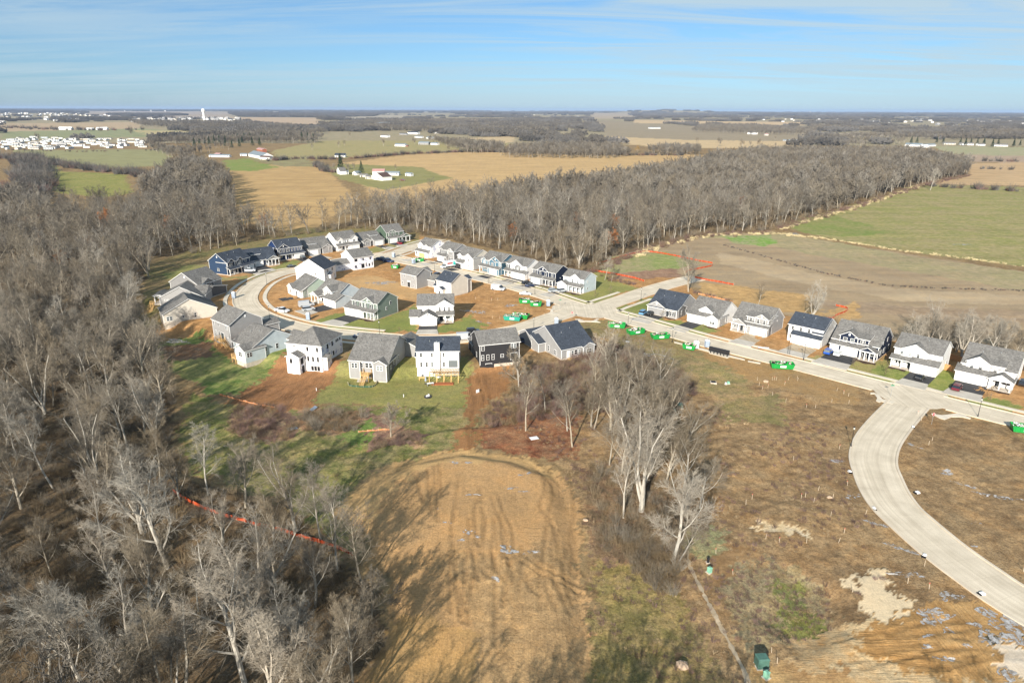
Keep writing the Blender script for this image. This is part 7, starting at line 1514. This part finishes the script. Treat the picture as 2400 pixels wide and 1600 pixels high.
# second farm at the upper left and the houses beyond
q1 = lambda x, y: G(x*.34014, 220+y*.34014)
q2 = lambda x, y: G(800+x*.34014, 220+y*.34014)
q3 = lambda x, y: G(1600+x*.34014, 220+y*.34014)
FB = [(q1(1440,436),q1(1580,438),9,3,'white','roofm','low white shed beside the small red-brick house'),(q1(1480,434),q1(1512,436),9,5,'clay','roofr','small red-brick house at the left end of the second farm'),(q1(1655,428),q1(1700,428),8,3,'white','roofm','small white shed between the two parts of the second farm'),
      (q1(1712,432),q1(1800,450),24,5,'white','roofm','large grey-roofed barn of the second farm'),(q1(1770,400),q1(1810,405),10,6,'clay','roofr','red barn behind the large grey-roofed one'),(q1(1790,452),q1(1860,455),10,4,'white','roofb','dark-fronted shed at the right of the second farm'),
      (q2(368,362),q2(440,364),12,4,'white','roofm','white shed with a red front on the pasture'),(q2(395,362),q2(455,364),6,3,'clay','roofg','red front shed joined to the white pasture shed'),(q2(530,350),q2(600,352),14,4.5,'lgrey','roofm','grey-roofed barn right of the pasture tree'),(q2(615,352),q2(660,354),10,4,'white','roofm','white shed at the right end of the pasture barns'),
      (q2(455,280),q2(525,282),16,6,'white','roofd','big white house with dark blue roof on the far pasture'),(q2(400,284),q2(450,286),10,4,'lgrey','roofd','grey wing beside the big white far house'),(q2(270,300),q2(320,302),12,5,'white','roofg','white far house behind a bare tree'),(q2(505,303),q2(555,305),10,3,'white','roofm','low white shed on the far pasture'),(q2(585,310),q2(640,312),12,3.5,'white','roofm','white roofed shed on the far pasture'),
      (q2(635,275),q2(690,277),14,5,'white','roofg','white far house with two gables'),(q2(825,268),q2(895,270),12,5,'white','roofg','white far house left of the road trees'),(q2(1200,278),q2(1245,279),12,4,'white','roofm','white far shed left of the long one'),(q2(1295,280),q2(1380,281),16,4.5,'white','roofm','long white far barn'),
      (q2(1280,390),q2(1335,392),9,3,'white','roofm','white shed at the foot of the isolated wood'),(q2(235,220),q2(320,221),40,6,'white','roofm','wide white-roofed hall in the distance'),(q1(400,250),q1(490,250),30,5,'white','trim','long white far barn on the green field'),(q1(592,250),q1(642,250),20,4,'white','trim','short white far barn on the green field'),(q1(662,250),q1(736,250),26,5,'white','trim','white far barn, right one of three'),
      (q3(1530,362),q3(1640,366),18,4.5,'white','roofm','long white building at the right edge of the wood'),(q3(1650,374),q3(1700,372),14,4,'white','trim','white shed below the long white building'),(q3(1660,366),q3(1745,362),12,4,'white','roofm','white building right of the long one'),(q3(445,280),q3(500,282),16,6,'white','roofg','white farmhouse on the brown far field'),(q3(568,290),q3(590,290),10,5,'beige','roofr','small square building on the brown far field'),
      (q3(1800,350),q3(1880,351),14,3.5,'beige','roofg','low tan far building in front of pines'),(q3(1915,354),q3(2005,355),14,3.5,'white','roofg','low white far building right of the pines'),(q3(2038,358),q3(2085,358),12,3.5,'white','roofg','short white far building'),(q3(2145,362),q3(2240,364),14,3.5,'white','roofg','low white far building near the right edge'),
      (q3(690,328),q3(790,330),10,3,'lgrey','roofm','greenhouse-grey sheds on the tan far field'),(q2(2120,240),q2(2200,240),14,4,'white','roofm','white shed on the far brown plain'),(q3(2190,288),q3(2330,292),30,5,'white','roofm','wide white building at the far right')]
for t in FB: barn(*t)
# closely built far settlements: one small shared house form per kind
def far_mesh(w_, d_, e, wall, roof, p=.5, r='x'):
    wm = MB(); v = dict(x0=-w_/2, x1=w_/2, y0=-d_/2, y1=d_/2, z=e, r=r, p=p, zb=-1.0, mi=0, gi=0, ri=2, oh=.4); wall_box(wm, v)
    for i in range(3): x = -w_/2+w_*(i+.5)/3; wm.box(x-.5, x+.5, -d_/2-.06, -d_/2+.02, 1.0, 2.3, 3); 
    rm = MB(); roof_slabs(rm, v, d_)
    return wm.mesh('wall', [M[wall], M['trim'], M[roof], M['glass']]), rm.mesh('roof', [M['trim'], M[roof], M[roof]])
M['roofl'] = shingle('pale_grey_shingle', (.42, .40, .38))
FM = [far_mesh(13, 11, 5.2, 'white', 'roofl'), far_mesh(12, 11, 5.2, 'beige', 'roofg', r='y'), far_mesh(14, 10, 3.5, 'white', 'roofl'), far_mesh(12, 12, 5.5, 'lgrey', 'roofl'), far_mesh(12, 10, 5.2, 'white', 'roofd')]
TM = [far_mesh(15, 5, 2.6, 'white', 'roofl', .25), far_mesh(14, 5, 2.6, 'beige', 'roofg', .25), far_mesh(13, 5, 2.6, 'white', 'roofg', .3), far_mesh(9, 3, 2.4, 'white', 'trim', .15), far_mesh(14, 5, 2.6, 'lblue', 'roofl', .25)]
def settle(Pl, n, meshes, label, group, seed, ang=0, name='far_house', cat='house', rows=None, jit=20, sc=(1, 1.2)):
    rnd = random.Random(seed); a = np.array(Pl); k = 0; tries = 0; got = []
    while k < n and tries < n*60:
        tries += 1; x = rnd.uniform(a[:, 0].min(), a[:, 0].max()); y = rnd.uniform(a[:, 1].min(), a[:, 1].max())
        if rows: y = a[:, 1].min()+round((y-a[:, 1].min())/rows)*rows+rnd.uniform(-2, 2)
        if not inside(np.array([x]), np.array([y]), Pl)[0] or any(abs(x-gx) < 19 and abs(y-gy) < 16 for gx, gy in got): continue
        got.append((x, y)); k += 1; s = rnd.uniform(*sc); root = empty(name, (x, y, gz(x, y)), R(ang+rnd.choice((0, 90, 0))+rnd.gauss(0, jit)), label, cat, group); root.scale = (s, s, s); wm, rm = rnd.choice(meshes)
        for nm, me in (('wall', wm), ('roof', rm)): o = bpy.data.objects.new(nm, me); COL.objects.link(o); o.parent = root
settle(P((0,330),(60,322),(200,326),(330,326),(342,338),(340,346),(150,350),(0,352)), 120, TM, 'small pale home in the crowded settlement at the left, beyond the grey-green field', 'mobile homes at the left', 1, 5, 'mobile_home', 'mobile home', 26, 4)
settle(P((-60,268),(120,266),(260,272),(275,286),(240,291),(0,291),(-60,288)), 105, FM, 'pale far house in the estate at the far left', 'far estate houses at the left', 2, sc=(1.3,1.7))
settle(P((300,284),(420,279),(560,281),(565,288),(420,289),(310,290)), 80, FM, 'pale far house in the row below the water tower', 'far houses below the water tower', 3, sc=(1.3,1.7))
settle(P((1960,285),(2160,282),(2400,290),(2400,312),(2240,300),(1960,297)), 42, FM, 'pale far house scattered at the far right', 'far houses at the right', 4, sc=(1.2,1.6))
settle(P((820,268),(1100,262),(1400,266),(1380,276),(1000,277)), 26, FM, 'pale far house among the woods in the middle distance', 'far houses in the middle', 5)
settle(P((1780,283),(2000,282),(2000,288),(1800,288)), 12, FM, 'pale far house beside the long tan field', 'far houses by the tan field', 6)
for a, b_, e, wl, lb in ((G(1660,267.5),G(1710,267.5),8,'white','wide white industrial hall left on the skyline'),(G(1842,270.5),G(1876,270.5),9,'beige','cream industrial hall right of the left water tower'),(G(1950,271),G(2072,271),8,'white','longest white warehouse on the right skyline'),(G(2262,270.5),G(2272,270.5),30,'beige','left pale block of flats on the right skyline'),(G(2276,270.5),G(2294,270.5),34,'beige','right pale block of flats on the right skyline')):
    barn(a, b_, 60, e, wl, 'trim', lb, .05, name='far_building', cat='building')
# water towers: fluted column under a domed tank
def tower(p, h, r, label, leg=False):
    root = empty('water_tower', (p.x, p.y, gz(p.x, p.y)), 0, label, 'water tower'); c = MB(); n = 16
    c.tube((0, 0, -2), (0, 0, h*.72), r*(.7 if not leg else .15), r*(.6 if not leg else .15), n); c.build('tower_shaft', M['white'], root)
    t = MB(); prof = [(.62, .68), (1.0, .76), (1.12, .84), (1.0, .93), (.6, .985), (.05, 1.0)]
    for i in range(len(prof)-1): t.tube((0, 0, h*prof[i][1]), (0, 0, h*prof[i+1][1]), r*prof[i][0], r*prof[i+1][0], n, 0, False)
    t.build('tank', M['trim'], root)
tower(G(480,287.5), 62, 8.5, 'big white water tower with fluted column at the left'); tower(G(355,266.5), 40, 8, 'small white water tower, left one of the distant pair', True); tower(G(388,267), 40, 8, 'small white water tower, right one of the distant pair', True); tower(G(1898,269), 44, 9, 'white water tower on the right skyline', True); tower(G(293,265.5), 30, 6, 'faint white water tower at the far left', True)
# conifers
def conifer_mesh(seed, H_, W_):
    rnd = random.Random(seed); t = MB(); t.tube((0, 0, -.5), (0, 0, H_*.9), .25, .04, 6); c = MB()
    for i in range(950):
        f = rnd.random()**.8; z = H_*(.08+.92*f); r = W_*(1-f)*rnd.uniform(.5, 1.0)+.15; a = rnd.uniform(0, 6.283); s = rnd.uniform(.3, .7)*(1.2-f*.6); ca, sa = math.cos(a), math.sin(a); o = (r*ca, r*sa, z)
        c.poly([(o[0]-ca*s, o[1]-sa*s, z+s*.3), (o[0]-sa*s*.6, o[1]+ca*s*.6, z-s*.2), (o[0]+ca*s, o[1]+sa*s, z-s*.5), (o[0]+sa*s*.6, o[1]-ca*s*.6, z-s*.2)])
    return t.mesh('trunk', M['barkd']), c.mesh('crown', M['conifer'])
CM_ = [conifer_mesh(1, 14, 3.6), conifer_mesh(2, 13, 3.2), conifer_mesh(3, 15, 4.6)]
def conifer(p, H_, label, v=0, group=None):
    root = empty('conifer', (p.x, p.y, gz(p.x, p.y)), rt.uniform(0, 6), label, 'conifer', group); s = H_/(14, 13, 15)[v]; root.scale = (s, s, s)
    for nm, me in zip(('trunk', 'crown'), CM_[v]): o = bpy.data.objects.new(nm, me); COL.objects.link(o); o.parent = root
conifer(Bp(860,600), 16, 'dark pointed conifer in the farmyard', 2); conifer(Bp(380,480), 20, 'tall ragged pine behind the farmhouse', 1); conifer(q1(2340,500), 14, 'dark conifer left of the farm', 0) if False else None
conifer(q2(1775,262), 15, 'lone conifer on the far brown field', 2)
for (px, py) in [(455,345),(470,340),(482,338),(492,342),(505,338),(515,335),(528,334),(545,332),(556,331),(566,336),(575,330),(588,329),(600,330),(612,327),(622,328),(637,328),(648,326),(530,344),(545,347),(560,345),(592,343),(610,342)]:
    conifer(G(px+rt.uniform(-3, 3), py), rt.uniform(13, 19), 'dark green pine in the loose row left of the pasture', rt.randint(0, 2), 'pines left of the pasture')
for (px, py) in [(708,330),(722,331),(735,333)]: conifer(G(px, py), 20, 'dark pine at the right end of the pine row', rt.randint(0, 2), 'pines at the right of the pine row')
for (px, py) in [(2135,337),(2148,338),(2195,335),(2210,336),(2250,340),(2262,342),(2275,338),(2325,345),(2338,343),(2375,344),(2390,342),(2290,338),(2305,341)]: conifer(G(px, py), rt.uniform(13, 18), 'dark pine before the low buildings at the right', rt.randint(0, 2), 'pines at the right')
# hedgerows and lone field trees
def hedge(px, step, sc, seed, label, coll=None, sp=2.0, name='hedgerow'):
    E2_ = edge_pts([flat(*q) for q in px], step, sp, seed); scatter(name, [(x, y, gz(x, y)) for x, y in E2_], np.random.RandomState(seed).uniform(sc[0], sc[1], len(E2_)), coll or BRUSHB, label, 'hedge', seed, .1)
BRUSHB = proto_collection('hedge_bush', [bush_mesh(51, 46, 5.0, 5.0, M['farwood'], .07, 2), bush_mesh(52, 40, 6.5, 4.5, M['farwood'], .07, 2), bush_mesh(53, 50, 4.0, 6.0, M['brushp'], .07, 2)])
hedge(((630,378),(700,372),(775,374),(830,372),(960,361),(1110,356),(1200,358)), 3.0, (.7,1.3), 61, 'dark hedgerow along the top of the tan field'); hedge(((1400,362),(1490,364),(1600,365)), 3.0, (.7,1.3), 62, 'hedgerow at the upper right of the tan field')
hedge(((2165,436),(2260,442),(2440,452)), 2.6, (.5,1.2), 63, 'hedge with thin saplings between green and tan fields'); hedge(((2220,394),(2300,396),(2440,400)), 5, (.6,1.1), 64, 'dark hedge behind the tan field at the right'); hedge(((2180,376),(2300,378),(2440,380)), 5, (.6,1.5), 65, 'hedge with bare trees at the far right')
hedge(((80,377),(170,392),(230,402),(330,410),(345,420)), 2.5, (.9,1.7), 66, 'brown hedge between golf green and grey-green field', sp=5); hedge(((20,352),(200,356),(400,352)), 9, (.4,.8), 67, 'thin hedge above the grey-green field')
hedge(((-40,372),(60,372),(75,395),(80,440),(40,470),(-40,480)), 1.5, (1.0,2.0), 68, 'dense brown scrub at the left edge beside the golf green', sp=9)
hedge(((740,385),(760,402),(790,405)), 2.0, (.6,1.2), 69, 'brown scrub left of the farm'); hedge(((0,300),(120,304),(240,306),(330,304)), 8, (1,2.2), 70, 'scattered trees in front of the left settlement', sp=20)
hedge(((2060,662),(1930,668),(2180,660),(2420,662)), 6, (.12,.3), 71, 'straw grass along the field ditch') if False else None
hedge(((1690,573),(1760,592),(1830,612),(1930,640),(2080,670),(2200,676),(2420,682)), .7, (.06,.16), 72, 'dark weedy ditch winding through the ploughed field', sp=.5, name='ditch_weeds')
M['straw'] = barkmat('pale_straw', (.55, .46, .27), .2, .15, (1, 1, 1)); STRAW = proto_collection('straw_tuft', [bush_mesh(55, 40, 1.2, 2.4, M['straw'], .05, 1), bush_mesh(56, 40, .9, 2.8, M['straw'], .05, 1)])
hedge(((1900,556),(1990,568),(2130,590),(2280,608),(2420,628)), .9, (.5,1.0), 73, 'pale straw strip along the edge of the green field', STRAW, 1.0, 'straw_strip'); hedge(((1810,548),(1860,552),(1920,560)), 1.2, (.8,1.4), 74, 'straw strip at the near corner of the green field', STRAW, 1.5, 'straw_strip')
hedge(((1480,603),(1560,573),(1660,553),(1800,547)), 1.3, (.7,1.3), 75, 'straw fringe between wood and ploughed field', STRAW, 2, 'straw_strip'); hedge(((1830,538),(1900,516),(2000,488),(2165,433)), 1.5, (.7,1.3), 76, 'straw fringe between wood and green field', STRAW, 1.5, 'straw_strip')
LT = [(q1(265,325),20),(q1(360,250),16),(q1(905,290),22),(q1(610,305),16),(q1(1950,330),18),(q1(2150,385),14),(q1(2335,370),14),(q1(1790,235),18),(q2(290,362),16),(q2(505,350),16),(q2(20,360),13),(q2(1030,375),18),(q2(735,395),12),(q3(95,345),16),(q3(255,360),20),(q3(412,370),18),(q3(465,368),14),(q3(520,368),20),(q3(635,325),13),(Bp(230,540),13),(Bp(560,560),14),(Bp(690,480),10),(Bp(1640,480),8),(q3(635,375),12),(G(1310,418),14),(q1(1705,228),15),(q2(60,300),14)]
for i_, (p, H_) in enumerate(LT): tree(rt.choice((3, 6, 8)), (p.x, p.y, gz(p.x, p.y)), H_, rt.uniform(0, 6), 'lone bare tree standing in the far fields or by a far farm', 'lone far trees')
p = G(1495,357); t_ = tree(8, (p.x, p.y, gz(p.x, p.y)), 13, 0, 'ochre willow-like tree at the right end of the isolated wood'); [c_ for c_ in t_.children if c_.name.startswith('crown')][0].data = TREE_MESH[8][1].copy(); [c_ for c_ in t_.children if c_.name.startswith('crown')][0].data.materials[0] = M['ivy']
for j in range(14): p = q2(775+j*11, 340); conifer(p, 6, 'small clipped conifer in the nursery row on the pasture', 1, 'nursery conifers')
# woods of the middle distance
def clump_mesh(seed, n=420, L_=60, W_=34, H_=17):
    rnd = random.Random(seed); c = MB()
    for i in range(n):
        x, y = rnd.uniform(-1, 1), rnd.uniform(-1, 1)
        if x*x+y*y > 1: continue
        top = H_*(.65+.35*math.sin(x*9+seed)*math.cos(y*7)); z = top*rnd.uniform(.05, 1)**.6; s = rnd.uniform(1.2, 3.0); a = rnd.uniform(0, 6.283); ca, sa = math.cos(a)*s, math.sin(a)*s; X_, Y_ = x*L_/2, y*W_/2
        c.poly([(X_-ca, Y_-sa, z-s*.3), (X_+ca, Y_+sa, z-s*.3), (X_+ca*.3, Y_+sa*.3, z+s*.9)]); c.poly([(X_+sa, Y_-ca, z-s*.2), (X_-sa, Y_+ca, z-s*.2), (X_, Y_, z+s*.9)])
    return c.mesh('wood_clump', M['farwood'])
CL = proto_collection('wood_clump', [clump_mesh(i) for i in range(4)])
WOODS = [(((300,288),(420,290),(560,291),(740,300),(770,314),(660,322),(540,330),(440,322),(470,308),(400,302),(330,298)), 'bare creek wood below the far row of houses'),
         (((340,344),(420,328),(500,326),(640,318),(760,322),(740,336),(650,338),(560,350),(470,362),(420,380),(395,372)), 'bare wood round the pines at the left'),
         (((740,292),(900,286),(1180,284),(1350,290),(1372,304),(1250,312),(1100,316),(900,308),(760,308)), 'grey wood band in the middle distance'), (((1170,366),(1200,352),(1300,346),(1440,348),(1480,364),(1440,372),(1330,372),(1190,370)), 'isolated square wood behind the tan field'),
         (((1620,310),(1640,296),(1760,296),(1900,304),(1920,318),(1760,316)), 'dark wood on the right plain'), (((1920,326),(2060,318),(2180,316),(2420,322),(2420,332),(2180,328),(2100,340),(2000,345),(1880,345)), 'wood belt above the right end of the main wood'),
         (((1510,358),(1560,350),(1640,352),(1640,364),(1560,366)), 'small grove at the right end of the tan field'), (((250,256+14),(400,268),(440,272),(300,274)), 'dark wood strip under the left skyline'), (((540,268),(900,264),(880,274),(760,276),(560,274)), 'dark wood strip right of the water tower'), (((120,276),(330,280),(300,286),(140,282)), 'trees among the far left houses'), (((1000,330),(1180,345),(1180,358),(1100,360)), 'scrub left of the isolated wood'), (((1900,296),(2420,306),(2420,318),(2100,312),(1900,306)), 'mixed grey woods at the far right')]
for i_, (pl, lb) in enumerate(WOODS):
    Pw = P(*pl); ym = sum(q[1] for q in Pw)/len(Pw); cell = 10 if ym < 1500 else 15
    if ym < 3300: X, Y = jgrid(Pw, cell, 80+i_); cl_ = LOW; s_ = .85
    else: X, Y = jgrid(Pw, 42, 80+i_); cl_ = CL; s_ = 1.0
    if i_ in (1, 2, 5, 11): k_ = fbm(X/160, Y/110, 60+i_) > -.06; X, Y = X[k_], Y[k_]
    if len(X) > 6000: k_ = np.random.RandomState(1).permutation(len(X))[:6000]; X, Y = X[k_], Y[k_]
    scatter('far_wood', [(x, y, gz(x, y)) for x, y in zip(X, Y)], np.random.RandomState(i_).uniform(.75, 1.05, len(X))*s_, cl_, lb, 'wood', 100+i_)
rs_ = np.random.RandomState(99); pts = []; scl = []
for i_ in range(900):
    D = 1500*(30000/1500)**(rs_.rand()**.62); x0 = rs_.uniform(-.95, .95)*D; 
    ppx = 1200+1600*x0/D; 
    n = rs_.randint(3, 26); lw = D*.012+60
    for k_ in range(n):
        x = x0+rs_.normal(0, lw); y = D+rs_.normal(0, 45+D*.012)
        pts.append((x, y)); 
pts = np.array(pts); FLD = [np.array(l[0]) for l in LAYERS[:29] if not isinstance(l[0], str)]
k_ = pts[:, 1] > 1450
for f_ in FLD: k_ &= ~inside(pts[:, 0], pts[:, 1], [tuple(q) for q in f_])
for pl in (P((-60,262),(600,274),(600,293),(340,293),(340,352),(-60,356)),): k_ &= ~(inside(pts[:, 0], pts[:, 1], pl) & (rs_.rand(len(pts)) < .75))
pts = pts[k_]; far_ = pts[:, 1] > 9000
scl = np.where(pts[:, 1:2] > 9000, rs_.uniform(1.2, 2.4, (len(pts), 1)), rs_.uniform(.6, 1.1, (len(pts), 1)))*np.array([[1.3, 1.3, 1.0]]); scl[:, 2] = np.minimum(scl[:, 2], 1.5)
scatter('distant_woods', [(x, y, gz(x, y)) for x, y in pts], scl, CL, 'blue-grey woodland belts reaching to the skyline', 'wood', 150, .02)
SKY_SAT = .96; SKY_TINT = (.86, 1.0, 1.04); SKY_CLOUD = (3.3, 4.15, 4.6); SKY_STR = .10; HAZE = 3.4e-5; EXPO = .74
# ---------------------------------------------------------------- light, air, camera
SUN_EL, SUN_AZ = R(24), math.atan2(-.335, -.942)   # heading of the sun from +Y, clockwise
sd = bpy.data.lights.new('sun', 'SUN'); sd.energy = 5.0; sd.angle = R(.53); sd.color = (1.0, .93, .82)
so = bpy.data.objects.new('sun', sd); COL.objects.link(so)
dirv = Vector((math.sin(SUN_AZ)*math.cos(SUN_EL), math.cos(SUN_AZ)*math.cos(SUN_EL), math.sin(SUN_EL)))
so.rotation_euler = dirv.to_track_quat('Z', 'Y').to_euler(); so.location = dirv*500
w = bpy.data.worlds.new('World'); SC.world = w; w.use_nodes = True; nt = w.node_tree; L = nt.links.new
bg = nt.nodes['Background']; sky = nd(nt, 'ShaderNodeTexSky', sky_type='NISHITA', sun_disc=False)
sky.sun_elevation = SUN_EL; sky.sun_rotation = SUN_AZ; sky.altitude = 200; sky.air_density = 1.0; sky.dust_density = .25; sky.ozone_density = 2.2
tc = nd(nt, 'ShaderNodeTexCoord')
# thin cirrus laid out on a plane high above: direction divided by its height
sp = nd(nt, 'ShaderNodeSeparateXYZ'); L(tc.outputs['Generated'], sp.inputs[0])
def mth(op, a, b_=None, c_=None):
    n = nd(nt, 'ShaderNodeMath', operation=op)
    for k, v in enumerate((a, b_, c_)):
        if v is None: continue
        if isinstance(v, (int, float)): n.inputs[k].default_value = v
        else: L(v, n.inputs[k])
    return n.outputs[0]
zc = mth('MAXIMUM', sp.outputs[2], .015); zc = mth('ADD', zc, .07)
cb = nd(nt, 'ShaderNodeCombineXYZ'); L(mth('DIVIDE', sp.outputs[0], zc), cb.inputs[0]); L(mth('DIVIDE', sp.outputs[1], zc), cb.inputs[1])
mp = nd(nt, 'ShaderNodeMapping'); L(cb.outputs[0], mp.inputs[0]); mp.inputs['Rotation'].default_value = (0, 0, R(-14)); mp.inputs['Scale'].default_value = (.24, 1.1, 1)
n1 = nd(nt, 'ShaderNodeTexNoise', i_Scale=1.0, i_Detail=9.0, i_Roughness=.68, i_Distortion=1.1); L(mp.outputs[0], n1.inputs['Vector'])
mp2 = nd(nt, 'ShaderNodeMapping'); L(cb.outputs[0], mp2.inputs[0]); mp2.inputs['Rotation'].default_value = (0, 0, R(12)); mp2.inputs['Scale'].default_value = (.12, .28, 1); mp2.inputs['Location'].default_value = (3.1, 1.7, 0)
n2 = nd(nt, 'ShaderNodeTexNoise', i_Scale=1.0, i_Detail=4.0, i_Roughness=.5); L(mp2.outputs[0], n2.inputs['Vector'])
c1 = ramp(nt, n1.outputs[0], [(.40, (0, 0, 0)), (.57, (1, 1, 1))]); c2 = ramp(nt, n2.outputs[0], [(.30, (.25, .25, .25)), (.5, (1, 1, 1))])
cl = mul(nt, c1, c2); cs = nd(nt, 'ShaderNodeSeparateColor'); L(cl, cs.inputs[0])
veil = mth('MULTIPLY', c2 and nd(nt, 'ShaderNodeMath', operation='MULTIPLY').outputs[0], 1.0) if False else None
fade = ramp(nt, sp.outputs[2], [(.0, (.1,)*3), (.05, (1, 1, 1))]); fs = nd(nt, 'ShaderNodeSeparateColor'); L(fade, fs.inputs[0])
hs = nd(nt, 'ShaderNodeHueSaturation'); L(sky.outputs[0], hs.inputs['Color']); hs.inputs['Saturation'].default_value = SKY_SAT; hs.inputs['Hue'].default_value = .5; hs.inputs['Value'].default_value = 1.0
tint = mul(nt, mul(nt, hs.outputs[0], SKY_TINT), ramp(nt, sp.outputs[2], [(.0, (.38, .47, .74)), (.06, (.39, .49, .68)), (.13, (.39, .49, .64)), (.4, (.72, .72, .72))]))
cloudc = nd(nt, 'ShaderNodeRGB'); cloudc.outputs[0].default_value = (*SKY_CLOUD, 1)
skyc = mul(nt, tint, cloudc.outputs[0], mth('MULTIPLY', mth('MULTIPLY', cs.outputs[0], fs.outputs[0]), .85), 'MIX')
L(skyc, bg.inputs['Color']); bg.inputs['Strength'].default_value = SKY_STR
# air: pale blue haze in a closed box round camera and land
hm = bpy.data.materials.new('thin_air'); hm.use_nodes = True; hn = hm.node_tree; hn.nodes.remove(hn.nodes['Principled BSDF'])
pv = hn.nodes.new('ShaderNodeVolumePrincipled'); pv.inputs['Color'].default_value = (.50, .68, 1, 1); pv.inputs['Density'].default_value = HAZE; pv.inputs['Anisotropy'].default_value = .0
hn.links.new(pv.outputs[0], hn.nodes['Material Output'].inputs['Volume'])
hb = MB(); hb.box(-62000, 62000, -300, 32000, -8, 110); ho = hb.build('haze', hm); tag(ho, 'thin pale blue haze over the far country', kind='stuff')
SC.view_settings.view_transform = 'Standard'; SC.view_settings.look = 'None'; SC.view_settings.exposure = EXPO; SC.view_settings.gamma = 1
SC.cycles.max_bounces = 4; SC.cycles.diffuse_bounces = 2; SC.cycles.glossy_bounces = 2; SC.cycles.transmission_bounces = 2; SC.cycles.volume_bounces = 0; SC.cycles.transparent_max_bounces = 4
SC.cycles.use_denoising = True; SC.cycles.caustics_reflective = False; SC.cycles.caustics_refractive = False
